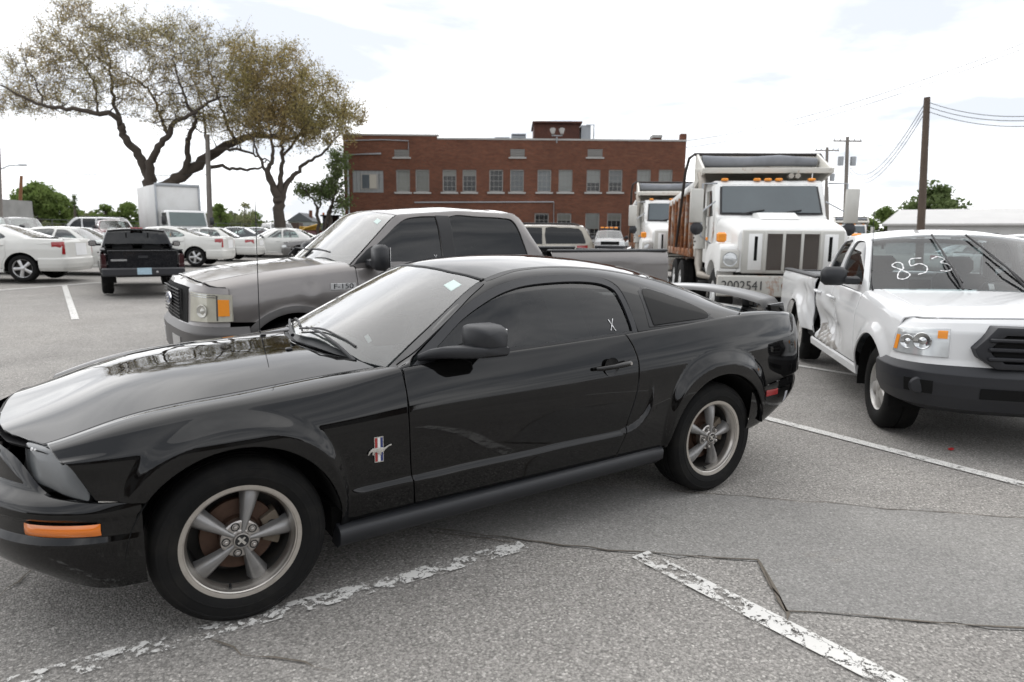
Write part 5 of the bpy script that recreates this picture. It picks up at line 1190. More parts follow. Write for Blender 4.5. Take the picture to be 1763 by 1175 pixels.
# ---- wheels
def coupe_wheel(name, a0):
    mb = MB()
    mb.rev([(.196, -.062), (.198, -.035), (.203, -.024), (.209, -.014), (.2095, -.010), (.214, -.008), (.2155, -.003), (.226, -.0012), (.232, -.0005), (.2336, -.005), (.232, -.012)], n=72)
    w = mb.build(name, M_lip, None, sharp=30)
    mb = MB(); mb.rev([(.232, -.012), (.228, -.03), (.205, -.04), (.203, -.10), (.205, -.19), (.225, -.20)], n=64); mb.rev([(.196, -.062), (.192, -.10), (.190, -.19), (.0, -.192)], n=64); mb.build('rim_barrel', M_barrel, w, sharp=45)
    tp = [(.222, -.006), (.234, .000), (.242, .006), (.262, .0105), (.264, .0125), (.268, .0125), (.270, .0108), (.285, .0115), (.301, .0085), (.303, .0100), (.308, .0092), (.310, .0070), (.321, .000), (.329, -.010), (.334, -.020), (.3365, -.032)]
    tread = []
    for g_ in range(4):
        y0 = -.045-g_*.038; tread += [(.338, y0+.008), (.338, y0-.012), (.331, y0-.014), (.331, y0-.020), (.338, y0-.022)]
    tin = [(r, -.217-h-.0) for r, h in reversed(tp)]
    mb = MB(); mb.rev(tp+tread+tin, n=96); mb.build('tyre', M_tyre, w, sharp=28)
    mb = MB(); mb.rev([(.0, -.028), (.036, -.028), (.040, -.032), (.070, -.034), (.076, -.040), (.078, -.075)], n=40); mb.build('hub_face', M_steel, w)
    for i in range(5):
        a = R_(a0+72*i); V = []; m = 9
        rs = (.030, .045, .07, .10, .13, .16, .182, .1975)
        for r in rs:
            f = (r-.03)/.165; hw = .0115+.034*f**1.15; yt = -.022-.008*f-.016*f**3; dp = .030+.022*f
            for j in range(m):
                t = -1+2*j/(m-1); V.append((r, yt-dp*(1-math.sqrt(max(0, 1-abs(t)**2.3))), hw*t))
        F = [(p*m+j, p*m+j+1, (p+1)*m+j+1, (p+1)*m+j) for p in range(len(rs)-1) for j in range(m-1)]
        Mx = Matrix.Rotation(-(PI-a), 4, 'Y'); mb = MB(); mb.add(V, F, Mx); o = mb.build('spoke', M_spoke, w, sharp=80)
        me = o.data
        if me.polygons[3*(m-1)+4].normal.y < 0: me.flip_normals()
        al = a+R_(36); c = (.057*-math.cos(al), -.034, .057*math.sin(al))
        mb = MB(); mb.rev([(.0175, .0012), (.0165, .003), (.0125, .002), (.0125, -.012)], c, 20); mb.build('lug_recess', M_rub, w)
        mb = MB(); mb.cyl((c[0], -.044, c[2]), (c[0], -.022, c[2]), .0098, .0088, 6); mb.cyl((c[0], -.022, c[2]), (c[0], -.0185, c[2]), .0080, .005, 12); mb.build('lug_nut', M_steel, w)
    mb = MB(); mb.rev([(.033, -.032), (.033, -.018), (.031, -.013), (.027, -.012), (.0255, -.0145)], n=36); cp = mb.build('centre_cap', M_steel, w)
    mb = MB(); mb.cyl((0, -.02, 0), (0, -.0142, 0), .026, n=30); mb.build('cap_face', M_rub, cp)
    mb = MB(); mb.box((0, -.0135, 0), (.010, .002, .040)); mb.box((0, -.0130, .002), (.036, .003, .007)); mb.V = [tuple(Matrix.Rotation(R_(40), 3, 'Y') @ Vector(v)) for v in mb.V]; mb.build('cap_emblem', M_silver, cp)
    mb = MB(); mb.rev([(.055, -.10), (.145, -.10), (.147, -.103), (.147, -.125), (.05, -.125)], n=48); mb.rev([(.078, -.07), (.082, -.10)], n=40); mb.build('brake_disc', M_rotor, w)
    mb = MB(); V = arc(0, 0, .165, 150, 205, 10)+list(reversed(arc(0, 0, .095, 150, 205, 10))); mb.prism(V, -.075, -.15, 'y'); c2 = mb.build('brake_caliper', M_cali, w, bevel=.006)
    mb = MB(); mb.cyl((-.128, -.0755, .022), (-.128, -.0735, .022), .018, n=18); mb.build('caliper_piston', M_rub, c2)
    mb = MB(); mb.cyl((.05, -.04, -.182), (.05, -.02, -.190), .005, n=8); mb.build('valve_stem', M_rub, w)
    return w
w0 = coupe_wheel('wheel', 2)
w0.parent = car; w0.location = (0, .895, .338); w0.rotation_euler = (0, 0, R_(-1.5))
def put_wheel(proto, parent, loc, rz=0, ry=0):
    c = copy_tree(proto, parent); c.location = loc; c.rotation_euler = (0, ry, rz); return c
put_wheel(w0, car, (-2.72, .895, .338), 0, R_(6)); put_wheel(w0, car, (0, -.895, .338), PI-R_(1.5), R_(25)); put_wheel(w0, car, (-2.72, -.895, .338), PI, R_(50))
# wheel wells and floor
for (cx, s) in ((.005, 1), (-2.715, 1), (.005, -1), (-2.715, -1)):
    mb = MB(); pr = arc(cx, .338, .401 if cx > -1 else .405, 6, 172, 30); V = [(x, s*.938, z) for x, z in pr]+[(x, s*.60, z) for x, z in pr]; n = len(pr)
    mb.add(V, [(i, i+1, n+i+1, n+i) for i in range(n-1)]+[tuple(range(n, 2*n))]); mb.build('wheel_well_liner', M_dark, car)
mb = MB(); mb.box((-1.36, 0, .30), (1.95, 1.62, .14)); mb.box((-3.25, 0, .56), (.5, 1.3, .16)); mb.box((.60, 0, .44), (.26, 1.0, .20)); mb.box((-1.45, 0, .36), (3.6, 1.16, .16)); mb.build('underbody', M_dark, car)
mb = MB(); mb.box((-.50, 0, .66), (.05, 1.5, .5)); mb.box((-2.95, 0, .78), (.05, 1.3, .5)); mb.box((-3.0, 0, 1.035), (.3, 1.2, .02)); mb.build('bulkhead', M_dark, car)
# cabin
mb = MB(); mb.box((-.76, 0, .875), (.40, 1.42, .10), bev=.04); mb.box((-.88, 0, .80), (.22, 1.44, .2), bev=.05); mb.box((-.86, .37, .93), (.22, .36, .06), bev=.03); mb.build('dashboard', M_dash, car, sharp=50)
mb = MB(); mb.V, mb.F = [], []
mb.rev([(.175+.015*math.cos(a), .015*math.sin(a)) for a in np.linspace(0, 2*PI, 10)], (0, 0, 0), 32, 'x'); mb.cyl((0, 0, 0), (.25, 0, -.02), .03); mb.box((0, 0, 0), (.02, .33, .05), bev=.01)
sw = mb.build('steering_wheel', M_rub, car); sw.location = (-1.12, .37, .88); sw.rotation_euler = (0, R_(-24), 0)
def seat(x, y, par, mat, w=.5, h=1.12):
    mb = MB(); mb.box((x, y, .52), (.5, w, .16), bev=.05); mb.box((0, 0, .30), (.14, w, .62), Matrix.Translation((x-.28, y, .56)) @ Matrix.Rotation(R_(-18), 4, 'Y'), bev=.05)
    mb.box((0, 0, .70), (.11, .28, .17), Matrix.Translation((x-.28, y, .56)) @ Matrix.Rotation(R_(-18), 4, 'Y'), bev=.045); return mb.build('seat', mat, par, sharp=60)
seat(-1.50, .37, car, M_inter); seat(-1.50, -.37, car, M_inter)
mb = MB(); mb.box((-2.45, 0, .60), (.5, 1.2, .2), bev=.05); mb.box((-2.75, 0, .85), (.16, 1.2, .5), bev=.05); mb.build('rear_bench', M_inter, car)
mb = MB(); mb.box((-1.33, 0, 1.20), (.02, .22, .06), bev=.01); mb.build('rear_view_mirror', M_rub, car)
# sheet of paper inside the driver's window, marker cross, stickers, numerals
gp('window_paper', [(-1.545, 1.285), (-1.745, 1.285), (-1.80, 1.012), (-1.585, 1.010)], M_paper, k=(0, 3), lift=-.020, gap=0, depth=.001)
def marks(name, S, strokes, w, mat, parent, lift=-.004, **kw):
    VV = []; FF = []
    for q in strokes:
        V, F = stroke(S, q, w, name, mat, parent, lift, **kw); FF += [tuple(i+len(VV) for i in f) for f in F]; VV += list(V)
    return mesh_obj(name, VV, FF, mat, parent)
marks('marker_cross', G, [[(-1.928, 1.105), (-1.965, 1.045)], [(-1.96, 1.108), (-1.932, 1.048)]], .0055, M_white, car, lift=-.004, k=(0, 3))
marks('marker_numerals', G, [[(-.84, -.02), (-.80, .03), (-.84, .07), (-.89, .03), (-.95, -.02), (-1.0, .03), (-.95, .08), (-.89, .03)], [(-1.0, -.20), (-1.0, -.11), (-.93, -.11), (-.93, -.18), (-.88, -.22), (-.83, -.17), (-.84, -.10)], [(-.99, -.38), (-1.0, -.30), (-.94, -.27), (-.92, -.33), (-.88, -.27), (-.83, -.31), (-.85, -.39)]], .010, plain('faded_marker', (.55, .57, .56), .8), car, lift=.002, ax=1, k=(3, 5)) if False else None
gp('inspection_sticker', [(-1.175, None, 3.30), (-1.175, None, 3.62), (-1.115, None, 3.66), (-1.115, None, 3.34)], plain('pale_green_sticker', (.62, .74, .70), .6), k=(3, 5), lift=.0015, gap=0, depth=.001)
gp('vin_label', [(-.695, None, 3.62), (-.695, None, 3.80), (-.675, None, 3.81), (-.675, None, 3.63)], M_white, k=(3, 5), lift=-.006, gap=0, depth=.001)
mb = MB(); mb.cyl((-.467, -.80, .915), (-.468, -.80, .945), .014, .008, 10); mb.tube([(-.468, -.80, .94), (-.475, -.785, 1.78)], [.0032, .0018], 6); mb.build('aerial', M_rub, car)
# ------------------------------------------------------------------ a general car and pickup builder
def smoothline(pts, w=.10, n=26):
    P = np.array(sorted(pts), float); xs = np.linspace(P[0, 0], P[-1, 0], 240); z = np.interp(xs, P[:, 0], P[:, 1])
    k = max(1, int(w/(xs[1]-xs[0]))); zp = np.r_[2*z[0]-z[1:k+1][::-1], z, 2*z[-1]-z[-k-1:-1][::-1]]; ker = np.hanning(2*k+3)[1:-1]; ker /= ker.sum()
    z2 = np.convolve(zp, ker, 'valid'); z2 = z2[:len(xs)]
    f = ncs(xs[::max(1, 240//n)], z2[::max(1, 240//n)]); return lambda x: float(f(np.array([x]))[0])
def redent(o, f):
    """push a dent into a finished panel"""
    me = o.data; V = np.array([tuple(v.co) for v in me.vertices]); V2 = f(V); F = [tuple(p.vertices) for p in me.polygons]; m2 = bpy.data.meshes.new(me.name)
    m2.from_pydata([tuple(map(float, p)) for p in V2], [], F); m2.materials.append(me.materials[0]); m2.polygons.foreach_set('use_smooth', [True]*len(F)); m2.set_sharp_from_angle(angle=R_(35)); o.data = m2
class Vehicle: pass
def patch(S, u0, u1, k0, k1, name, mat, parent, nu=10, nv=6, off=.006, mirror=False, cx=0.0, rim=.015):
    """a lamp or badge lying on a bumper surface, standing proud by off with returned edges"""
    us = np.linspace(u0, u1, nu); ks = np.linspace(k0, k1, nv); ts = np.interp(ks, range(S.K), S.t); uu, tt = np.meshgrid(us, ts, indexing='ij')
    P = S.P(uu.ravel(), tt.ravel()); n = np.stack([P[:, 0]-cx, P[:, 1]*.9, P[:, 2]*0], 1); n /= np.maximum(np.linalg.norm(n, axis=1, keepdims=True), 1e-6)
    V = P+n*off; F = [(i*nv+j, i*nv+j+1, (i+1)*nv+j+1, (i+1)*nv+j) for i in range(nu-1) for j in range(nv-1)]
    b = [i*nv for i in range(nu)]+[(nu-1)*nv+j for j in range(1, nv)]+[i*nv+nv-1 for i in range(nu-2, -1, -1)]+[j for j in range(nv-2, 0, -1)]
    base = len(V); V = np.vstack([V, P[b]-n[b]*rim]); m = len(b)
    F += [(b[i], b[(i+1) % m], base+(i+1) % m, base+i) for i in range(m)]
    mb = MB(); mb.add([tuple(v) for v in V], F); o = mb.build(name, mat, parent, sharp=50)
    me = o.data; f0 = me.polygons[len(me.polygons)//4]; c = f0.center
    if f0.normal.dot(Vector((c.x-cx, c.y*.9, 0))) < 0: me.flip_normals()
    if mirror and u1 >= 1: return join_mir(o, 50)
    return (o, mir(o)) if mirror else o
def simple_wheel(name, R, rr, wd, style, n=40, dark=False):
    """outer face at y = 0, axis y"""
    mb = MB(); mb.rev([(rr*.90, -.05), (rr*.93, -.02), (rr*.97, -.006), (rr, -.002), (rr*1.005, -.012)], n=n)
    mat = {'alloy': M_alloy, 'steel': M_steelw, 'black': M_dark, 'white': M_truckwhite}[style.split('_')[0]]
    w = mb.build(name, mat, None, sharp=35)
    mb = MB(); s = R-rr
    mb.rev([(rr*.97, -.008), (rr+.02*s, .004), (rr+.25*s, .016), (rr+.5*s, .018), (rr+.72*s, .010), (rr+.90*s, -.008), (R, -.035), (R, -wd*.42), (R-.008, -wd*.43), (R-.008, -wd*.46), (R, -wd*.47), (R, -wd+.035), (rr+.9*s, -wd+.008), (rr+.5*s, -wd-.01), (rr, -wd)], n=n); mb.build('tyre', M_tyre, w, sharp=35)
    mb = MB(); mb.rev([(rr*.95, -.03), (rr*.9, -.12), (rr*.6, -.13), (0, -.13)], n=n); mb.build('rim_barrel', M_barrel, w, sharp=40)
    sty = style.split('_')[1] if '_' in style else '5'
    if sty == 'disc':                                    # pressed steel disc with slots and a cap
        mb = MB(); m = 6
        mb.rev([(rr*.92, -.035), (rr*.78, -.02), (rr*.62, -.028), (rr*.45, -.012), (rr*.33, -.014), (rr*.30, .004), (rr*.22, .012), (0, .014)], n=n); mb.build('wheel_disc', mat, w, sharp=35)
        for i in range(m):
            a = 2*PI*i/m+.3; M = Matrix.Rotation(-a, 4, 'Y'); m2 = MB(); m2.cyl(M @ Vector((rr*.70, -.03, 0)), M @ Vector((rr*.70, -.018, 0)), rr*.085, n=10); m2.build('wheel_slot', M_dark, w)
    else:
        k = int(sty)
        for i in range(k):
            a = 2*PI*i/k+PI/2; M = Matrix.Rotation(-a, 4, 'Y'); m2 = MB()
            V = []; rs = (.15, .45, .75, .95)
            for f in rs:
                hw = rr*(.13+.10*abs(f-.3)) if k == 5 else rr*(.20+.05*f); yt = -.010-.02*(f-.15)**2
                V += [(rr*f, yt-.03, -hw*1.15), (rr*f, yt-.006, -hw), (rr*f, yt, -hw*.6), (rr*f, yt, hw*.6), (rr*f, yt-.006, hw), (rr*f, yt-.03, hw*1.15)]
            m2.add(V, [(p*6+j, p*6+j+1, p*6+7+j, p*6+6+j) for p in range(3) for j in range(5)], M); o = m2.build('spoke', mat, w, sharp=60)
            if o.data.polygons[7].normal.y < 0: o.data.flip_normals()
        mb = MB(); mb.rev([(rr*.24, -.03), (rr*.22, -.008), (rr*.15, .0), (0, .002)], n=20); mb.build('hub_cap', mat, w)
    return w
M_alloy = plain('bright_alloy', (.55, .55, .55), .32, metal=.8, var=.12, dirt=((.3, .28, .25), 9, .4))
M_steelw = plain('painted_steel_wheel', (.50, .49, .47), .42, metal=.55, var=.15, dirt=((.22, .18, .14), 10, .5))
M_truckwhite = paint('fleet_white_paint', (.74, .745, .74), dirt=.10, rough=.4, coat_rough=.06)
M_sedwhite = paint('sedan_white_paint', (.72, .715, .68), dirt=.05, rough=.4, coat_rough=.05)
M_lampclear = plain('clear_lamp', (.62, .64, .64), .12, var=.25, scale=9, coat=1, metal=.3)
M_lampy = plain('yellowed_lamp', (.55, .53, .44), .16, var=.30, scale=7, coat=1, metal=.15)

def build_vehicle(sp, root, detail=.06):
    v = Vehicle(); v.root = root; v.sp = sp; hw = sp['hw']; fo, ro, wb = sp['fo'], sp['ro'], sp['wb']; res = detail
    P = sp['paint']; belt = smoothline(sp['belt'], .18); hood = smoothline(sp['hood'], .18); sill = sp['sill']
    x1, x2 = sp.get('px1', .25), sp.get('px2', ro+.55); fe, re_ = sp.get('fend', .62), sp.get('rend', .75)
    def plan(x):
        f = 1.0
        if x > x1: f = 1-.16*((x-x1)/(fo-x1))**2.4
        if x < x2: f = 1-.12*((x2-x)/(x2-ro))**2.4
        return f
    pick = 'cabend' in sp
    xe = sp['cabend'] if pick else ro+.06
    xs = [fo-.05]+list(np.linspace(fo-.22, xe+.12, 15))+[xe]
    bt = sp.get('tuck', .05); hy = sp.get('hoody', .76)
    smf = lambda a: max(0, min(1, a))
    arch = sp['arch']
    def disp(p):
        if not sp.get('flare'): return p if not sp.get('dent') else sp['dent'](p)
        x, y, z = p[:, 0], p[:, 1], p[:, 2]; d = np.zeros(len(p))
        for cx in (0, -wb):
            r = np.hypot(x-cx, z-sp['wz']); k = np.clip((arch+sp['flare'][1]-r)/sp['flare'][1], 0, 1.2); d += sp['flare'][0]*(k*k*(3-2*np.clip(k, 0, 1)))
        q = p.copy(); q[:, 1] += d*np.sign(y)
        return sp['dent'](q) if sp.get('dent') else q
    def zz(x, f): return sill+(belt(x)-sill)*f
    def hz(x): return hood(x)-.0
    bulge = sp.get('bulge', .012)
    rl = [[(x, plan(x)*(hw-.05), sill-.02) for x in xs], [(x, plan(x)*(hw-.008), zz(x, .22)) for x in xs], [(x, plan(x)*hw, zz(x, .50)) for x in xs],
          [(x, plan(x)*(hw-.004), zz(x, .74)) for x in xs], [(x, plan(x)*(hw-.018-bt*.2), zz(x, .90)) for x in xs], [(x, plan(x)*(hw-bt), belt(x)) for x in xs],
          [(x, plan(x)*(hw*hy), belt(x)+(hood(x)-belt(x))*.55+.008) for x in xs], [(x, plan(x)*hw*.40, belt(x)+(hood(x)-belt(x))*.90) for x in xs], [(x, 0, hood(x)) for x in xs]]
    S = v.B = Surf([rail(r) for r in rl], (-fo, -xe), breaks=(6,), disp=disp, sym=True)
    kw = dict(res=res, k=(0, 5), mirror=True, gap=sp.get('gap', .003)); wz = sp['wz']
    v.wins = {}
    c0 = sp['cuts'][0]; ff = sp['ff']; zb = sp.get('zbump', .62)
    def vert(x, z0, z1=None, dx=0): return [(x+dx*f, None, 5*(1-f)+0*f) if False else (x+dx*f, (belt(x)-.002)+(z0-belt(x)+.002)*f) for f in (.12, .4, .7, 1)]
    a0 = math.degrees(math.asin(max(-1, min(1, (sill+.01-wz)/arch))))
    hx = np.linspace(ff, sp['wsb'][0]+.02, 9)
    cuts = sp['cuts']; v.doors = []
    last = cuts[-1]
    for a, b in zip(cuts[:-1], cuts[1:]):
        poly = [(a, None, 5)]+vert(a, sill+.03)
        if b == last and not pick and b-.02 < -wb+arch:   # rear door follows the wheel arch
            ar = [p for p in arc(-wb, wz, arch+.05, 0, 120, 20) if p[0] > b and p[1] > sill+.03]
            poly += [(max(ar[0][0], b)+.05, sill+.03)]+ar+([(b, ar[-1][1]+.05)] if ar else [])+list(reversed(vert(b, sill+.4)))[1:]+[(b, None, 5)]
        else: poly += [(b, sill+.03)]+list(reversed(vert(b, sill+.03)))[1:]+[(b, None, 5)]
        d = panel(S, poly, 'door', P, root, **kw); v.doors.append(d)
        if sp.get('dent'): redent(d[1], sp['dent'])
        for s, dd in zip((1, -1), d):
            hx_ = b+.13; q = S.P([-hx_], S.inv([-hx_], [belt(hx_)-.13], 2, 0, 5))[0]
            m2 = MB(); m2.tube([(hx_+.09, s*(q[1]+.004), q[2]-.005), (hx_+.07, s*(q[1]+.03), q[2]), (hx_-.07, s*(q[1]+.034), q[2]+.008), (hx_-.09, s*(q[1]+.005), q[2]+.008)], [.010, .013, .015, .013], 8); m2.build('door_handle', sp.get('handle', P), dd)
    # rocker strips
    for s in (1, -1):
        m2 = MB(); xa, xb = c0+.02-.0, (sp['cabend'] if pick else -wb+arch+.02); m2.add([(x, s*(hw+dy), sill+dz) for x in (-arch-.02, xb) for dy, dz in ((-.03, .03), (-.012, .015), (-.02, -.05), (-.12, -.06))], [(0, 1, 5, 4), (1, 2, 6, 5), (2, 3, 7, 6), (0, 3, 2, 1), (4, 5, 6, 7)]); m2.build('rocker_panel', sp.get('rock', P), root)
    if not pick:
        q = [(last, None, 5)]+([] if last-.02 < -wb+arch else vert(last, sill+.03)+[(-wb+arch+.03, sill+.02)])
        if last-.02 < -wb+arch:
            ar = [p for p in arc(-wb, wz, arch+.05, 0, 120, 20) if p[0] > last and p[1] > sill+.03]; q += vert(last, (ar[-1][1] if ar else .7)+.05)
            q += list(reversed(ar))+[(-wb+arch+.06, sill+.03), (-wb+arch, sill+.02)]
        q += arc(-wb, wz, arch, 4, 150, 24)+[(ro+.32, sp.get('zrb', .60)), (ro+.12, sp.get('zrb', .60)+.03), (ro+.10, belt(ro+.1)-.10), (ro+.10, None, 5), (ro+.12, None, 6)]+[(x, None, 6) for x in np.linspace(ro+.2, sp['rwb'][0]+.03, 6)]+[(x, None, 5.05) for x in np.linspace(sp['rwb'][0]+.15, last-.05, 6)]
        v.quarter = panel(S, q, 'rear_quarter_panel', P, root, **kw)
        xr = sp['rwb'][0]
        v.deck = panel(S, [(x, None, 6) for x in np.linspace(xr-.02, ro+.12, 6)]+[(ro+.10, None, 7), (ro+.08, None, 8.0), (xr-.3, None, 8.0), (xr-.14, None, 8.0), (xr-.10, None, 7)], 'boot_lid', P, root, res=res, k=(6, 8), join=True)
    # ---- cabin
    (xb, zb_), (xt, zt), rt, (xq, zq) = sp['wsb'], sp['wst'], sp['rt'], sp['rwb']; ht, hwb = sp['ht'], hw-bt-.015; crown = sp.get('crown', .05); rw = sp.get('rw', .16)
    prof = smoothline([(xb+.25, zb_-.25*(zt-zb_)/(xb-xt)), (xb, zb_), (xt, zt), ((xt+rt)/2, zt+sp.get('rmid', .02)), (rt, sp.get('rtz', zt)), (xq, zq), (xq-.2, zq-.2*(sp.get('rtz', zt)-zq)/(rt-xq))], rw)
    bow, bowt = sp.get('bow', .16), sp.get('bowt', .10)
    cprof = smoothline([(xb+bow+.2, zb_+.02-.2*(zt-zb_)/(xb-xt)), (xb+bow, zb_+.02), (xt+bowt, zt+crown*.9), ((xt+rt)/2, zt+crown+sp.get('rmid', .02)), (rt-.02, sp.get('rtz', zt)+crown*.9), (xq-sp.get('rbow', .10), zq+.02), (xq-.35, zq+.02-.25*(sp.get('rtz', zt)-zq)/(rt-xq))], rw)
    gx = np.linspace(xb+.22, xq-.15, 26); top = zt+sp.get('rmid', .02)
    r0, r1, r2, r3, r4, r5 = [], [], [], [], [], []
    for x in gx:
        zc_ = prof(x); b = belt(max(min(x, fo), ro+.1))-.012; z0 = min(b, zc_-.02); f = max(0, min(1, (zc_-b)/(top-b))); y3 = hwb+(ht-hwb)*f; y0 = min(hwb, y3+(hwb-ht)*f+.003)*plan(x)
        y3 *= plan(x)**.6
        r0.append((x, y0, z0)); r1.append((x, y0+(y3-y0)*.40+.010*f, z0+(zc_-z0)*.45)); r2.append((x, y0+(y3-y0)*.82+.006*f, z0+(zc_-z0)*.84)); r3.append((x, y3-.02*f, zc_-.0))
        c = cprof(x); r4.append((x, y3*.55, zc_+(c-zc_)*.75)); r5.append((x, 0, c))
    Gs = v.G = Surf([rail(r) for r in (r0, r1, r2, r3, r4, r5)], (-gx[0], -gx[-1]), breaks=(3,), sym=True)
    v.prof = prof
    ws = [(x, None, 3.04) for x in np.linspace(xb+.005, xt-.01, 6)]+[(xt+.0, None, 3.3), (xt+bowt*.6, None, 4), (xt+bowt, None, 5), ((xb+xt)/2, None, 5), (xb+bow, None, 5), (xb+bow*.75, None, 4), (xb+bow*.25, None, 3.3)]
    v.ws = panel(Gs, ws, 'windshield', sp.get('wsglass', M_cleargl), root, res=res, k=(3, 5), gap=.004, depth=.004, join=True, edge=.002)
    rr = [(x, None, 3.05) for x in np.linspace(xt-.02, rt+.02, 6)]
    v.roof = panel(Gs, [(x, None, 3) for x in np.linspace(xt-.02, rt+.02, 6)]+[(rt, None, 4), (rt-.01, None, 5.0), ((rt+xt)/2, None, 5.0), (xt+bowt, None, 5.0), (xt+bowt*.6, None, 4), (xt, None, 3.3)], 'roof_panel', P, root, res=res, k=(3, 5), join=True, gap=.003, depth=.02)
    if sp.get('rearglass', True):
        panel(Gs, [(x, None, 3.12) for x in np.linspace(rt-.02, xq+.03, 6)]+[(xq-.0, None, 4), (xq-sp.get('rbow', .10)+.02, None, 5), ((xq+rt)/2, None, 5), (rt-.04, None, 5), (rt-.03, None, 4)], 'rear_window', sp.get('rglass', sp.get('glass', M_cleargl)), root, res=res, k=(3, 5), gap=.006, depth=.004, join=True, edge=.002)
        panel(Gs, [(x, None, 2.985) for x in np.linspace(rt-.01, xq, 6)]+[(x, None, 3.14) for x in np.linspace(xq, rt-.01, 6)], 'rear_pillar_edge', P, root, res=res, k=(2, 5), gap=0, mirror=True)
    frame = [(x, None, 2.985) for x in np.linspace(xb+.01, xq+.0, 22)]+[(x, None, .03) for x in np.linspace(xq+.02, xb-.06, 14)]
    v.frame = panel(Gs, frame, 'cab_frame', P, root, res=min(res, .05), k=(0, 3), mirror=True, gap=.002, holes=sp['wins'], depth=.03)
    for i, wn in enumerate(sp['wins']):
        panel(Gs, wn, 'side_window', sp.get('glassr', sp.get('glass', M_cleargl)) if i else sp.get('glass', M_cleargl), root, res=res, k=(0, 3), gap=-.006, depth=.003, lift=-.014, mirror=True, edge=.001)
    # ---- ends
    def plan_curve(front):
        if front:
            e = [(ff-.16, plan(ff-.16)*hw+.004), (ff, plan(ff)*hw+.004), ((ff+fo)/2, plan((ff+fo)/2)*hw-.01), (fo-.09, hw*.72), (fo-.03, hw*.42), (fo, 0)] if 'nose' not in sp else sp['nose']
        else:
            xr2 = -wb-arch+.0; e = [(xr2, plan(xr2)*hw+.002), ((xr2+ro+.16)/2, plan((xr2+ro+.16)/2)*hw+.003), (ro+.16, plan(ro+.16)*hw), (ro+.06, plan(ro+.1)*hw-.05), (ro+.015, hw*.62), (ro, hw*.35), (ro-.01, 0)] if 'tail' not in sp else sp['tail']
        return e
    def endsurf(e, rows, conform=False):
        e = np.array(cr(e, 6)); L = np.r_[0, np.cumsum(np.linalg.norm(np.diff(e, axis=0), axis=1))]; L /= L[-1]
        u = np.linspace(0, 1, 14); ex = np.interp(u, L, e[:, 0]); ey = np.interp(u, L, e[:, 1]); sg = 1 if e[-1, 0] > e[0, 0] else -1
        rails = []; tops = []
        for ri, (off, zA, zB) in enumerate(rows):
            q = []
            for i in range(14):
                a = np.array([ex[max(i-1, 0)], ey[max(i-1, 0)]]); b = np.array([ex[min(i+1, 13)], ey[min(i+1, 13)]]); t = (b-a)/np.linalg.norm(b-a); n = np.array([-t[1], t[0]])*(1 if sg < 0 else -1); n = -n if n @ np.array([sg, .6]) < 0 else n
                q.append((ex[i]+n[0]*off, (max(.0, ey[i]+n[1]*off) if i < 13 else 0), zA+(zB-zA)*min(1, u[i]*1.6), u[i]))
            if conform and ri == len(rows)-1:
                X = np.array([a[0] for a in q]); Y = np.array([a[1] for a in q]); tz = S.inv(-X, np.minimum(Y, S.P0(-X, np.full(14, S.t[5]))[:, 1]-.002), 1, 5, 8); Z = S.P0(-X, tz)[:, 2]; kk = np.interp(tz, S.t, range(S.K)); q = [(a[0], a[1], z-.010, a[3]) for a, z in zip(q, Z)]; tops += list(zip(X, kk))
            rails.append(rail(q, key=3))
        v.tops = tops or getattr(v, 'tops', None); return Surf(rails, (0, 1), breaks=range(1, len(rows)-1))
    v.F = endsurf(plan_curve(True), sp['frows'], True)
    fe_ = [(x-.012, None, 8.0 if kk > 7.97 else kk) for x, kk in v.tops if kk > 6.02]; xw = sp['wsb'][0]
    v.hood = panel(S, [(x, None, 6) for x in np.linspace(fe_[0][0], xw+.02, 9)]+[(xw+.07, None, 7), (xw+.12, None, 8.0)]+[(x, None, 8.0) for x in (0, ff-.1)]+list(reversed(fe_)), 'bonnet', P, root, res=res, k=(6, 8), join=True)
    side = [(x-.008, None, kk) for x, kk in v.tops if kk <= 6.02 and x > ff+.01]
    wing = [(c0, sill+.005)]+arc(0, wz, arch, 180-a0, sp.get('afr', 32), 22)+[(ff-.02, zb), (ff, zb+.08), (ff, (zb+belt(ff))/2), (ff, belt(ff)-.015), (ff, None, 5)]+side+[(fe_[0][0], None, 6)]
    wing += [(x, None, 6) for x in np.linspace(fe_[0][0], xw+.02, 9)[1:]]+[(c0+.01, None, 5.4), (c0, None, 5)]+vert(c0, sill+.05)
    v.wing = panel(S, wing, 'front_wing', P, root, **kw)
    v.T = endsurf(plan_curve(False), sp['rrows']) if 'rrows' in sp else None
    def band(S_, k0, k1, name, mat, u0=-.0, u1=1., nu=26, mirror=True):
        us = np.linspace(u0, u1, nu); ks = sorted(set(list(np.linspace(k0, k1, max(3, int((k1-k0)*5))))+[float(i) for i in range(int(math.ceil(k0)), int(math.floor(k1))+1)])); ts = np.interp(ks, range(S_.K), S_.t); uu, tt = np.meshgrid(us, ts, indexing='ij'); V = S_.P(uu.ravel(), tt.ravel()); nv = len(ks)
        mb = MB(); mb.add([tuple(q) for q in V], [(i*nv+j, i*nv+j+1, (i+1)*nv+j+1, (i+1)*nv+j) for i in range(nu-1) for j in range(nv-1)]); o = mb.build(name, mat, root, sharp=40, fix=False)
        cxx = 0 if S_ is v.F else -wb; me = o.data; f0 = me.polygons[len(me.polygons)//2]
        if f0.normal.dot(Vector((f0.center.x-cxx, f0.center.y, 0))) < 0: me.flip_normals()
        return join_mir(o, 40) if mirror else o
    v.band = band
    ec = np.array(cr(plan_curve(True), 6)); Lc = np.r_[0, np.cumsum(np.linalg.norm(np.diff(ec, axis=0), axis=1))]; uff = float(np.interp(ff-.004, ec[:, 0], Lc/Lc[-1]))
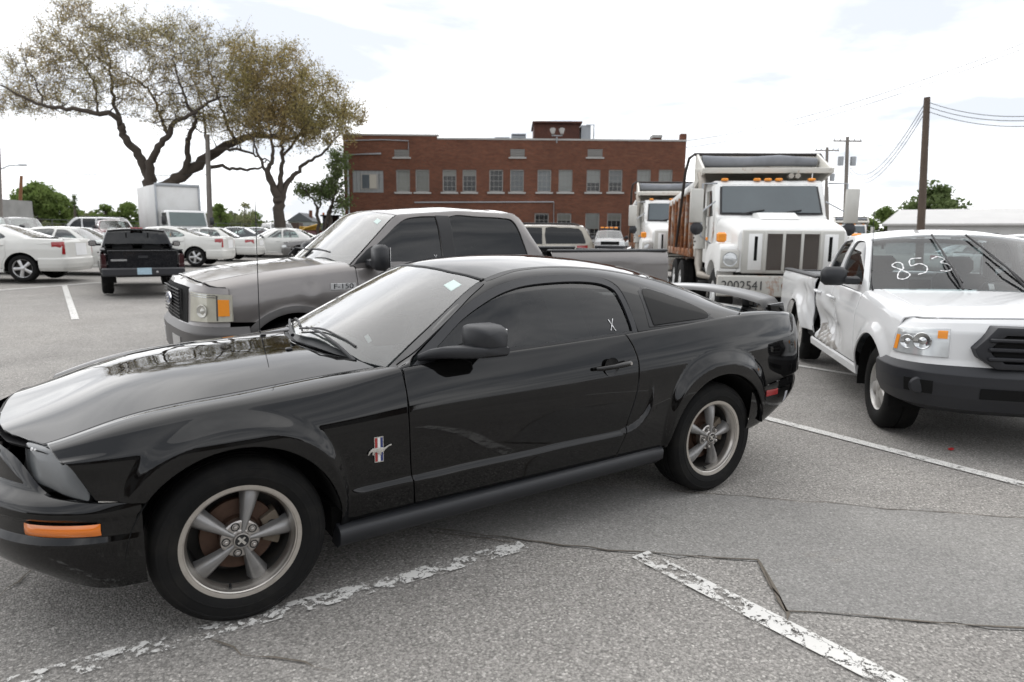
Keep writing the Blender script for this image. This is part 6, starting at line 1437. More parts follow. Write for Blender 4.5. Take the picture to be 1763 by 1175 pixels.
    for (k0, k1, nm, mt) in sp['fbands']: band(v.F, k0, k1, nm, mt, u0=uff if k0 >= 4 else 0)
    for (u0, u1, k0, k1, nm, mt, off) in sp.get('flamps', ()): patch(v.F, u0, u1, k0, k1, nm, mt, root, off=off, mirror=True)
    if v.T:
        for (k0, k1, nm, mt) in sp['rbands']: band(v.T, k0, k1, nm, mt)
        for (u0, u1, k0, k1, nm, mt, off) in sp.get('rlamps', ()): patch(v.T, u0, u1, k0, k1, nm, mt, root, off=off, mirror=True, cx=-wb)
    # ---- wheels, wells, floor, cabin
    wy = sp['wy']; w = sp['wheel']
    for j, (x, s) in enumerate(((0, 1), (-wb, 1), (0, -1), (-wb, -1))):
        c = copy_tree(w, root); c.location = (x, s*wy, wz); c.rotation_euler = (0, R_(j*23), 0 if s > 0 else PI)
        pr = arc(x, wz, arch+.004, -10, 190, 20); n = len(pr); mb = MB(); mb.add([(a, s*(hw-.03), b) for a, b in pr]+[(a, s*(hw-.34), b) for a, b in pr], [(i, i+1, n+i+1, n+i) for i in range(n-1)]+[tuple(range(n, 2*n))]); mb.build('wheel_well_liner', M_dark, root)
    mb = MB(); mb.box(((fo+ro)/2, 0, sill+.10), (fo-ro-.5, (hw-.34)*2, .2)); mb.box(((-arch-wb+arch)/2-.0, 0, sill+.06), (wb-2*arch-.04, hw*2-.16, .12)); mb.build('underbody', M_dark, root)
    mb = MB(); mb.box((xb+.16, 0, belt(xb)-.32), (.05, hwb*2-.06, .5)); mb.build('firewall', M_dark, root)
    mb = MB(); mb.box((xb-.12, 0, belt(xb)-.14), (.42, hwb*2-.10, .14), bev=.05); mb.build('dashboard', M_dash, root)
    for sx in sp.get('seats', ()):
        for y in (.36, -.36):
            m2 = MB(); zs = belt(sx)-.55; m2.box((sx, y, zs), (.5, .5, .16), bev=.05); M = Matrix.Translation((sx-.28, y, zs+.05)) @ Matrix.Rotation(R_(-14), 4, 'Y'); m2.box((0, 0, .32), (.14, .5, .62), M, bev=.05); m2.box((0, 0, .72), (.10, .27, .17), M, bev=.04); m2.build('seat', sp.get('seatmat', M_inter), root, sharp=60)
    if 'seats' in sp:
        mb = MB(); mb.rev([(.175+.014*math.cos(a), .014*math.sin(a)) for a in np.linspace(0, 2*PI, 8)], (0, 0, 0), 24, 'x'); mb.box((0, 0, 0), (.02, .33, .05), bev=.01); swh = mb.build('steering_wheel', M_rub, root); swh.location = (xb-.34, .36, belt(xb)-.04); swh.rotation_euler = (0, R_(-24), 0)
    # ---- mirrors
    if sp.get('mirror'):
        mx_, mz, mw, mh, md = sp['mirror']; mm = sp.get('mirmat', M_plas)
        for s in (1, -1):
            y0 = hw-bt
            mb = MB(); M = Matrix.Translation((mx_, s*(y0+.09+mw/2), mz)); mb.box((0, 0, 0), (md, mw, mh), M, bev=.035); o = mb.build('wing_mirror', mm, root, sharp=60)
            m2 = MB(); m2.box((mx_+.02, s*(y0+.05), mz-mh*.22), (.10, .14, .07), bev=.015); m2.build('mirror_arm', mm, o)
            m2 = MB(); m2.box((mx_-md/2-.002, s*(y0+.09+mw/2), mz), (.006, mw-.05, mh-.05)); m2.build('mirror_glass', M_chrome, o)
    return v
def pickup_bed(v, z1, x0, x1, P, tailmat=None, zs=None, bedcol=None, tail_text=None, arch=None):
    """open load bed behind the cab, with a tailgate"""
    sp = v.sp; hw = sp['hw']; wb = sp['wb']; sill = sp['sill']; wz = sp['wz']; arch = arch or sp['arch']; root = v.root; res = sp.get('bres', .07)
    xs = list(np.linspace(x0, x1, 12)); nar = lambda x: 1-.02*max(0, (x0-x)/(x0-x1)-.75)/.25
    dent = sp.get('beddent')
    rl = [[(x, nar(x)*(hw-.05), sill+.02) for x in xs], [(x, nar(x)*(hw-.008), sill+(z1-sill)*.25) for x in xs], [(x, nar(x)*hw, sill+(z1-sill)*.5) for x in xs], [(x, nar(x)*(hw-.004), sill+(z1-sill)*.75) for x in xs], [(x, nar(x)*(hw-.018), z1-.05) for x in xs], [(x, nar(x)*(hw-.045), z1) for x in xs]]
    def disp(p):
        q = p
        if sp.get('flare'):
            x, y, z = p[:, 0], p[:, 1], p[:, 2]; r = np.hypot(x+wb, z-wz); k = np.clip((arch+sp['flare'][1]-r)/sp['flare'][1], 0, 1.2); q = p.copy(); q[:, 1] += np.sign(y)*sp['flare'][0]*(k*k*(3-2*np.clip(k, 0, 1)))
        return dent(q) if dent else q
    S = v.bed = Surf([rail(r) for r in rl], (-x0, -x1), disp=disp)
    a0 = math.degrees(math.asin(max(-1, min(1, (sill+.06-wz)/arch))))
    poly = [(x0-.012, None, 5), (x0-.012, None, 3), (x0-.012, sill+.06)]+[(-wb+arch*math.cos(R_(a0))+.02, sill+.06)]+arc(-wb, wz, arch, a0, 180-a0, 26)+[(x1+.02, sill+.10), (x1+.01, None, 2.5), (x1+.01, None, 5)]+[(x, None, 5) for x in np.linspace(x1+.2, x0-.2, 6)]
    v.bedside = panel(S, poly, 'bed_side', P, root, res=res, k=(0, 5), mirror=True, gap=.003)
    if dent: redent(v.bedside[1], dent)
    bm_ = bedcol or M_dark
    for s in (1, -1):
        mb = MB(); L = x0-x1-.03; mb.box(((x0+x1)/2, s*(hw-.085), z1+.006), (L, .11, .035), bev=.012); mb.build('bed_rail_cap', M_plas, root)
        mb = MB(); mb.box(((x0+x1)/2, s*(hw-.12), (z1+sill+.3)/2), (L-.04, .03, z1-sill-.3)); mb.build('bed_inner_wall', bm_, root)
    mb = MB(); mb.box(((x0+x1)/2, 0, sill+.30), (x0-x1-.06, hw*2-.26, .04)); mb.build('bed_floor', bm_, root)
    mb = MB(); mb.box((x0-.03, 0, (z1+sill+.3)/2), (.03, hw*2-.26, z1-sill-.3)); mb.build('bed_front_wall', bm_, root)
    mb = MB(); mb.box((x1+.03, 0, (z1+sill+.22)/2), (.05, hw*2-.36, z1-sill-.24), bev=.012); t = mb.build('tailgate', tailmat or P, root)
    mb = MB(); mb.box((x1-.0, 0, z1-.16), (.02, .22, .07), bev=.008); mb.build('tailgate_handle', M_plas, t)
    mb = MB(); mb.box((x1+.01, 0, z1-.012), (.09, hw*2-.38, .022), bev=.006); mb.build('tailgate_cap', M_plas, t)
    for s in (1, -1):
        mb = MB(); mb.box((x1+.06, s*(hw-.085), z1-.26), (.13, .12, .36), bev=.02); o = mb.build('tail_lamp', M_redl, root)
        mb = MB(); mb.box((x1+.058, s*(hw-.085), z1-.37), (.134, .124, .07), bev=.01); mb.build('reverse_lamp', M_lampclear, o)
    return v
# ------------------------------------------------------------------ grey crew-cab pickup behind the coupe
M_grey = paint('metallic_grey_paint', (.17, .158, .152), metal=.55, rough=.38, flake=.25, dirt=.14, dirtcol=(.2, .18, .16), coat_rough=.05)
M_greyb = plain('grey_bumper_plastic', (.075, .070, .068), .45, var=.15)
w_f = simple_wheel('wheel', .385, .235, .25, 'alloy_5'); 
def dentF(p):
    d = np.hypot((p[:, 0]+.14)/1.0, p[:, 2]-1.085); q = p.copy(); q[:, 1] -= np.sign(p[:, 1])*np.where(p[:, 1] > 0, 1, 0)*(.010*np.exp(-(d/.045)**2)-.003*np.exp(-((d-.10)/.05)**2)); return q
spF = dict(hw=1.0, fo=.88, ro=-4.58, wb=3.52, sill=.50, wz=.385, arch=.475, wy=.955, paint=M_grey, gap=.003,
    belt=[(.9, 1.04), (.6, 1.075), (.3, 1.135), (0, 1.18), (-.55, 1.235), (-1.2, 1.255), (-2.9, 1.285)],
    hood=[(.9, 1.13), (.75, 1.16), (.4, 1.235), (0, 1.275), (-.45, 1.315), (-2.9, 1.33)], hoody=.80, tuck=.07, hfx=.77,
    cuts=[-.57, -1.545, -2.60], cabend=-2.745, ff=.555, zbump=.80, afr=58, px1=.2,
    wsb=(-.53, 1.262), wst=(-1.03, 1.735), rt=-2.44, rtz=1.775, rwb=(-2.735, 1.31), rmid=.055, ht=.80, crown=.055, bow=.20, bowt=.07, rbow=.02, rw=.11,
    wins=[cr([(-.74, 1.30), (-.72, 1.37), (-.90, 1.53), (-1.03, 1.64), (-1.14, 1.70), (-1.30, 1.725)], 4)+[(-1.455, 1.73), (-1.475, 1.5), (-1.49, 1.295), (-1.1, 1.285), (-.85, 1.28)], cr([(-1.625, 1.30), (-1.605, 1.5), (-1.60, 1.728), (-1.95, 1.735), (-2.28, 1.725), (-2.37, 1.69), (-2.42, 1.60), (-2.47, 1.46), (-2.51, 1.34), (-2.49, 1.315)], 3)],
    glass=M_tint, rglass=M_tint2, glassr=M_tint2, wsglass=M_wind, seats=(-1.35, -2.2), mirror=(-.74, 1.335, .20, .235, .13), flare=(.016, .09), dent=dentF,
    nose=[(.40, 1.002), (.555, .995), (.68, .945), (.79, .80), (.85, .50), (.875, 0)],
    frows=[(-.10, .40, .38), (-.01, .46, .44), (.035, .52, .50), (.045, .70, .72), (.0, .765, .775), (-.006, .80, .79), (-.025, 1.035, 1.075), (-.055, 1.075, 1.13), (-.10, 1.10, 1.16)],
    fbands=[(0, 4, 'front_bumper', M_greyb), (4, 8, 'front_fascia', M_grey)],
    flamps=[(.10, .44, 5.06, 5.97, 'headlamp', M_lampy, .012), (.115, .185, 5.25, 5.80, 'turn_signal', M_amber_in, .016), (.50, 1.0, 4.5, 6.35, 'grille', M_dark, .004), (.56, .80, 2.15, 2.7, 'bumper_step_pad', M_alloy, .006)])
spF['wheel'] = w_f
f150 = empty('grey_pickup_truck', (-1.13, -3.42, 0), R_(.3), 'dark grey crew-cab pickup truck parked directly behind the black coupe', 'pickup truck')
vF = build_vehicle(spF, f150, .035)
pickup_bed(vF, 1.375, -2.765, -4.56, M_grey)
for s in (1,):
    o = panel(vF.G, [(-1.455, 1.735), (-1.60, 1.735), (-1.635, 1.285), (-1.495, 1.285)], 'pillar_trim', M_rub, f150, res=.05, k=(0, 3), lift=.003, gap=0, mirror=True)
    panel(vF.G, [(-.56, 1.262), (-.60, 1.31), (-.70, 1.40), (-.76, 1.44), (-.765, 1.275)], 'mirror_sail_panel', M_rub, f150, res=.05, k=(0, 3), lift=.004, gap=0, mirror=True)
# grille bars, oval badge, wing badge
mb = MB()
for i in range(9): mb.box((.862-.012*abs(i-4)*.5, (i-4)*.115, .93), (.02, .012, .27))
for j in range(9): mb.box((.866, 0, .815+j*.030), (.012, 1.0, .008))
mb.build('grille_mesh', M_rub, f150)
def oval(parent, c, M, a, b, m1, m2, name):
    mb = MB(); n = 28; mb.prism([(a*math.cos(2*PI*i/n), b*math.sin(2*PI*i/n)) for i in range(n)], 0, .012, 'x'); mb.V = [tuple(M @ Vector(v)) for v in mb.V]; o = mb.build(name, m1, parent)
    mb = MB(); mb.prism([(a*.85*math.cos(2*PI*i/n), b*.80*math.sin(2*PI*i/n)) for i in range(n)], .012, .015, 'x'); mb.V = [tuple(M @ Vector(v)) for v in mb.V]; mb.build('badge_face', m2, o); return o
ob = oval(f150, 0, Matrix.Translation((.885, 0, .95)), .15, .062, M_chrome, plain('badge_dark_blue', (.03, .06, .17), .3, coat=.6), 'grille_badge')
text_obj('Ford', .085, Matrix.Translation((.902, 0, .95)) @ Matrix.Rotation(R_(90), 4, 'Z') @ Matrix.Rotation(R_(90), 4, 'X'), 'badge_script', M_silver, ob)
qy = float(vF.B.P([.44], vF.B.inv([.44], [1.075], 2, 0, 5))[0][1])
mb = MB(); mb.box((-.43, qy+.004, 1.075), (.235, .010, .062), bev=.006); bd = mb.build('wing_badge', plain('pale_badge_metal', (.62, .62, .62), .4, metal=.3), f150)
text_obj('F-150', .066, Matrix.Translation((-.43, qy+.0105, 1.077)) @ Matrix.Rotation(PI, 4, 'Z') @ Matrix.Rotation(R_(90), 4, 'X') @ Matrix.Scale(1.25, 4, (1, 0, 0)), 'badge_lettering', M_rub, bd)
mb = MB()
for y in (.28, -.30):
    mb2 = MB(); mb2.tube([(-.30, y, 1.325), (-.36, y+.05, 1.40), (-.42, y+.32, 1.385)], [.014, .010, .006], 6); mb2.tube([(-.37, y-.12, 1.385), (-.40, y+.10, 1.40), (-.43, y+.36, 1.375)], .008, 6); mb2.build('wiper', M_rub, f150)
marks('marker_cross', vF.G, [[(-1.395, 1.352), (-1.43, 1.302)], [(-1.425, 1.352), (-1.40, 1.302)]], .006, M_white, f150, lift=-.008, k=(0, 3))
panel(vF.G, [(-.93, None, 3.35), (-.93, None, 3.62), (-.885, None, 3.64), (-.885, None, 3.37)], 'inspection_sticker', MATS['pale_green_sticker'], f150, k=(3, 5), lift=.002, gap=0, depth=.001)

# ------------------------------------------------------------------ damaged white extended-cab pickup on the right
M_taco = paint('white_pickup_paint', (.76, .765, .765), dirt=.03, rough=.4, coat_rough=.05)
M_tblack = plain('grey_black_bumper', (.017, .018, .022), .45, var=.12, scale=18)
w_t = simple_wheel('wheel', .345, .205, .235, 'steel_6')
def dentT(p):
    """the crushed right flank"""
    x, y, z = p[:, 0], p[:, 1], p[:, 2]; q = p.copy(); r = (y < -.3)
    g_ = lambda cx, cz, sx, sz: np.exp(-((x-cx)/sx)**2-((z-cz)/sz)**2)
    d = .075*g_(-1.95, .62, .32, .16)+.05*g_(-1.55, .72, .22, .22)+.03*g_(-1.2, .60, .2, .12)-.02*g_(-1.75, .45, .5, .06)
    wr = .012*np.sin(x*34+z*21)*g_(-1.85, .52, .42, .11)+.008*np.sin(x*71-z*50)*g_(-1.9, .50, .35, .10)+.010*np.sin(z*26+x*9)*g_(-1.6, .75, .25, .2)
    q[:, 1] += np.where(r, 1.5*d+2.0*wr, 0); return q
def dentTB(p):
    x, y, z = p[:, 0], p[:, 1], p[:, 2]; q = p.copy(); r = (y < -.3); g_ = lambda cx, cz, sx, sz: np.exp(-((x-cx)/sx)**2-((z-cz)/sz)**2)
    d = .08*g_(-2.52, .72, .16, .25)+.03*g_(-2.9, .88, .25, .12)+.010*np.sin(x*31+z*24)*g_(-2.6, .75, .25, .22); q[:, 1] += np.where(r, 1.5*d, 0); return q
spT = dict(hw=.915, fo=.86, ro=-4.42, wb=3.246, sill=.40, wz=.345, arch=.430, wy=.845, paint=M_taco,
    belt=[(.9, .90), (.6, .935), (.3, .985), (0, 1.02), (-.5, 1.065), (-1.2, 1.085), (-2.6, 1.10)], hood=[(.9, .985), (.7, 1.01), (.4, 1.055), (0, 1.095), (-.5, 1.135), (-2.6, 1.15)], hoody=.80, tuck=.055, hfx=.70,
    cuts=[-.56, -1.57, -2.17], cabend=-2.30, ff=.45, zbump=.66, afr=40, px1=.1, gap=.004,
    wsb=(-.52, 1.085), wst=(-1.10, 1.545), rt=-1.98, rtz=1.56, rwb=(-2.26, 1.13), rmid=.04, ht=.68, crown=.055, bow=.22, bowt=.07, rbow=.02, rw=.12,
    wins=[cr([(-.74, 1.115), (-.77, 1.20), (-.95, 1.36), (-1.10, 1.47), (-1.22, 1.515), (-1.40, 1.525), (-1.49, 1.515)], 3)+[(-1.525, 1.3), (-1.54, 1.115), (-1.2, 1.105)], cr([(-1.66, 1.12), (-1.63, 1.3), (-1.62, 1.515), (-1.80, 1.52), (-1.92, 1.50), (-1.99, 1.38), (-2.06, 1.22), (-2.05, 1.135)], 3)],
    glass=M_tint, glassr=M_tint2, rglass=M_cleargl, wsglass=glass('blue_grey_windshield', (.46, .54, .56), dust=.012, dbl=1.0), seats=(-1.35,), seatmat=plain('grey_truck_seats', (.10, .105, .11), .85), mirror=(-.80, 1.20, .22, .17, .12), flare=(.035, .13), dent=dentT, beddent=dentTB,
    nose=[(.28, .922), (.45, .918), (.60, .875), (.73, .74), (.80, .46), (.835, 0)],
    frows=[(-.14, .33, .30), (-.02, .38, .35), (.018, .46, .44), (.032, .55, .53), (.03, .62, .60), (-.005, .665, .665), (-.015, .70, .70), (-.045, .885, .905), (-.085, .925, .965), (-.12, .945, .99)],
    fbands=[(0, 5, 'front_bumper', M_tblack), (5, 9, 'front_fascia', M_taco)],
    flamps=[(.155, .50, 6.1, 7.35, 'headlamp', M_lampclear, .010), (.165, .20, 6.2, 6.75, 'turn_signal', M_amber_in, .014), (.44, .49, 6.75, 7.1, 'side_signal', M_amber_in, .014), (.30, .44, 2.1, 3.2, 'fog_lamp_pocket', M_dark, .004), (.66, 1.0, 2.05, 2.9, 'lower_intake', M_dark, .004)])
spT['wheel'] = w_t
taco = empty('white_pickup_truck', (-5.66, 1.17, lot_z(-5.66, 1.17)), R_(45.5), 'white extended-cab pickup truck with a crushed side and 853 on its windshield', 'pickup truck')
spT['bres'] = .04; vT = build_vehicle(spT, taco, .035)
pickup_bed(vT, 1.10, -2.325, -4.40, M_taco)
# grille of the white pickup: dark opening, three bars and a ringed badge
def hexring(outer, inner, x0, x1, name, mat, par):
    n = len(outer); V = [(x0-.055*abs(y)/.5, y, z) for y, z in outer]+[(x1-.055*abs(y)/.5, y, z) for y, z in outer]+[(x1-.055*abs(y)/.5, y, z) for y, z in inner]+[(x0-.055*abs(y)/.5, y, z) for y, z in inner]
    mb = MB(); mb.add(V, [(a*n+i, a*n+(i+1) % n, (a+1)*n+(i+1) % n, (a+1)*n+i) for a in range(3) for i in range(n)]); return mb.build(name, mat, par, bevel=.008)
hx_o = [(-.36, .665), (.36, .665), (.475, .74), (.50, .80), (.44, .87), (.38, .955), (-.38, .955), (-.44, .87), (-.50, .80), (-.475, .74)]
hx_i = [(-.31, .705), (.31, .705), (.39, .76), (.41, .80), (.37, .85), (.32, .90), (-.32, .90), (-.37, .85), (-.41, .80), (-.39, .76)]
hexring(hx_o, hx_i, .76, .895, 'grille_surround', M_tblack, taco)
mb = MB(); mb.box((.815, 0, .80), (.05, .80, .20), bev=.02); gb = mb.build('grille_opening', M_dark, taco)
for z in (.735, .80, .865):
    m2 = MB(); m2.box((.855, 0, z), (.03, .84, .028), bev=.008); m2.build('grille_bar', M_tblack, gb)
def ring(parent, c, a, b, r, mat, name):
    mb = MB(); pts = [(c[0], c[1]+a*math.cos(t), c[2]+b*math.sin(t)) for t in np.linspace(0, 2*PI, 29)]; mb.tube(pts, r, 6, cap=False); return mb.build(name, mat, parent)
e0 = ring(gb, (.885, 0, .80), .075, .052, .008, M_silver, 'grille_badge')
for c, a, b in (((.887, 0, .80), .028, .050), ((.887, 0, .815), .058, .020)): ring(gb, c, a, b, .006, M_silver, 'badge_ring')
# round fog lamp blanks, numerals on the glass, plates, aerial, box in the bed
for s in (1, -1):
    q = vT.F.P([.37], [np.interp(2.65, range(10), vT.F.t)])[0]; mb = MB(); mb.rev([(0, .018), (.05, .014), (.062, 0)], (q[0]+.0, s*q[1], q[2]), 20, 'x'); mb.build('fog_lamp_blank', M_tblack, taco)
def on_ws(pts): return pts
o = marks('windshield_numerals', vT.G, [
    [(-0.650, 0.520), (-0.713, 0.520), (-0.740, 0.558), (-0.713, 0.596), (-0.641, 0.539), (-0.570, 0.491), (-0.533, 0.539), (-0.560, 0.587), (-0.623, 0.563), (-0.650, 0.520)],
    [(-0.736, 0.358), (-0.740, 0.444), (-0.664, 0.458), (-0.673, 0.387), (-0.623, 0.344), (-0.565, 0.368), (-0.551, 0.434)],
    [(-0.713, 0.282), (-0.736, 0.225), (-0.700, 0.183), (-0.664, 0.225), (-0.641, 0.178), (-0.592, 0.154), (-0.556, 0.197), (-0.565, 0.254)]], .0125, M_white, taco, lift=.003, ax=1, k=(3, 5))
o.data.transform(Matrix.Scale(-1, 4, (0, 1, 0))); o.data.flip_normals()
mb = MB(); mb.cyl((-.47, -.80, 1.07), (-.50, -.815, 1.16), .012, .004, 8); mb.tube([(-.50, -.815, 1.15), (-.53, -.84, 1.82)], .003, 6); mb.build('aerial', M_rub, taco)
def tw(yb, yt):
    def on(y, f, up):
        kk = np.interp(abs(y), [0, .40, .72], [5, 4, 3.05]); xb_ = np.interp(abs(y), [0, .40, .72], [-.30, -.36, -.52]); xt_ = np.interp(abs(y), [0, .40, .72], [-1.03, -1.05, -1.10]); x = xb_+(xt_-xb_)*f; q = vT.G.P([-x], [np.interp(kk, range(6), vT.G.t)])[0]; return Vector((q[0]+up*.6, y, q[2]+up))
    mb = MB(); mb.tube([on(yb, .0, .02), on(yb+(yt-yb)*.35, .30, .05), on(yb+(yt-yb)*.62, .55, .035)], [.011, .008, .006], 6); o = mb.build('wiper', M_rub, taco)
    mb = MB(); mb.tube([on(yb+(yt-yb)*f+.015, .10+.84*f, .022) for f in np.linspace(0, 1, 7)], .009, 6); mb.build('wiper_blade', M_rub, o)
tw(-.16, -.22); tw(.34, .06)
for i, y in enumerate((-.12, .42)):
    mb = MB(); mb.box((-.29, y, 1.137), (.03, .03, .012), bev=.004); mb.build('washer_nozzle', M_rub, taco)
mb = MB(); mb.box((-3.0, -.02, 1.02), (.40, 1.30, .34), bev=.03); mb.box((-3.0, -.02, 1.20), (.46, 1.36, .05), bev=.015); tb = mb.build('bed_toolbox', M_truckwhite, None); tag(tb, 'white plastic toolbox lying across the bed of the damaged white pickup', 'toolbox'); tb.matrix_world = Matrix.Translation(taco.location) @ Matrix.Rotation(R_(45.5), 4, 'Z') @ Matrix.Translation((.40, 0, -.03))
# scraped metal and mud on the crushed flank
M_scrape = plain('scraped_bare_metal', (.33, .31, .285), .5, metal=.2, var=.7, scale=26, dirt=((.70, .70, .69), 9, 1.0))
for (poly) in ([(-1.15, .46), (-1.35, .52), (-1.5, .50), (-1.7, .58), (-1.82, .57), (-1.95, .64), (-2.12, .60), (-2.13, .47), (-1.9, .44), (-1.6, .43), (-1.3, .435)],):
    a = panel(vT.B, poly, 'scraped_patch', M_scrape, taco, res=.025, k=(0, 5), lift=.004, gap=0, depth=.0015, mirror=True, edge=.001); bpy.data.objects.remove(a[0]); redent(a[1], dentT)

def bowls(v, parent, spots, mat):
    """reflector bowls behind a headlamp lens"""
    for (u, kk, r) in spots:
        q = v.F.P([u], [np.interp(kk, range(v.F.K), v.F.t)])[0]; n = Vector((q[0]-.1, q[1]*.55, 0)).normalized()
        for s in (1, -1):
            c = Vector((q[0], s*q[1], q[2])); nn = Vector((n.x, s*n.y, 0)); M = Matrix.Translation(c+nn*.014) @ nn.to_track_quat('Z', 'Y').to_matrix().to_4x4(); mb = MB(); mb.rev([(r, .004), (r*.94, .007), (r*.8, .002), (r*.45, -.002), (r*.30, .006), (0, .010)], (0, 0, 0), 22, 'z'); mb.V = [tuple(M @ Vector(p)) for p in mb.V]; mb.build('lamp_reflector', mat, parent)
M_refl = plain('lamp_reflector_chrome', (.55, .56, .56), .12, metal=.9, var=.5, scale=28)
bowls(vT, taco, ((.27, 6.55, .052), (.36, 6.62, .062)), M_refl)
bowls(vF, f150, ((.30, 5.40, .055),), plain('pale_reflector', (.62, .61, .56), .2, metal=.4, var=.3, scale=20))
for z_ in (5.86, 5.93): patch(vF.F, .20, .43, z_-.012, z_+.012, 'lamp_flute', M_refl, f150, off=.014, mirror=True)
patch(vF.F, .188, .198, 5.1, 5.93, 'lamp_divider', M_greyb, f150, off=.0135, mirror=True)

def arch_band(v, S, cx, name, mat, parent, w=.06, lift=.007, k=(0, 5), a0=12, a1=168):
    r = v.sp['arch']+.002; z = v.sp['wz']; panel(S, arc(cx, z, r, a0, a1, 30)+list(reversed(arc(cx, z, r+w, a0, a1, 30))), name, mat, parent, res=.04, k=k, lift=lift, gap=0, depth=.012, mirror=True)
arch_band(vF, vF.B, 0, 'arch_moulding', M_greyb, f150); arch_band(vF, vF.bed, -vF.sp['wb'], 'arch_moulding', M_greyb, f150)
# ------------------------------------------------------------------ dump trucks
def rustmat(name, base, rust, lo, hi, scale, streak=True):
    base = tuple(x*ALB for x in base); m, t, p, o = new_mat(name); tcn = t.nodes.new('ShaderNodeTexCoord').outputs['Object']; mp = t.nodes.new('ShaderNodeMapping'); mp.inputs['Scale'].default_value = (1, 1, .45 if streak else 1); t.links.new(tcn, mp.inputs[0])
    n = noise(t, scale, 8, .68, .5, vec=mp.outputs[0]); n2 = noise(t, scale*6, 5, .7, vec=tcn); k = math_(t, 'ADD', math_(t, 'MULTIPLY', n, .75), math_(t, 'MULTIPLY', n2, .25)); f = ramp(t, k, [(lo, (0, 0, 0)), (hi, (1, 1, 1))])
    rc = ramp(t, n2, [(.3, tuple(x*.45 for x in rust)), (.5, rust), (.72, (rust[0]*1.9, rust[1]*2.2, rust[2]*2.0))]); c = mixc(t, f, base, rc); r = math_(t, 'MULTIPLY_ADD', f, .45); r.node.inputs[2].default_value = .42; setp(t, p, Base_Color=c, Roughness=r, Normal=bump(t, math_(t, 'MULTIPLY', f, n2), .35, .006)); return m
M_dwhite = rustmat('chalky_white_truck_paint', (.86, .86, .84), (.24, .10, .04), .60, .70, 1.6); M_drust = rustmat('heavily_rusted_body', (.50, .47, .42), (.19, .070, .026), .38, .50, 1.6); M_dcan = rustmat('spotted_white_canopy', (.74, .72, .66), (.22, .10, .045), .585, .66, 1.8); M_bump = rustmat('rust_stained_bumper', (.50, .49, .45), (.17, .06, .025), .53, .62, 1.7)
M_dmesh = plain('rusty_grille_mesh', (.075, .06, .05), .8, var=.4, scale=40); M_tarp = plain('grey_tarp', (.20, .21, .23), .6, var=.4, scale=3); M_stack = plain('stained_exhaust', (.36, .33, .29), .45, metal=.6, var=.35, scale=5); M_grillw = plain('aged_grille_plastic', (.56, .55, .51), .5, var=.12, scale=4)
M_dglass = glass('truck_windshield', (.42, .48, .48), dust=.06)
w_d = simple_wheel('wheel', .52, .29, .28, 'white_disc', n=36)
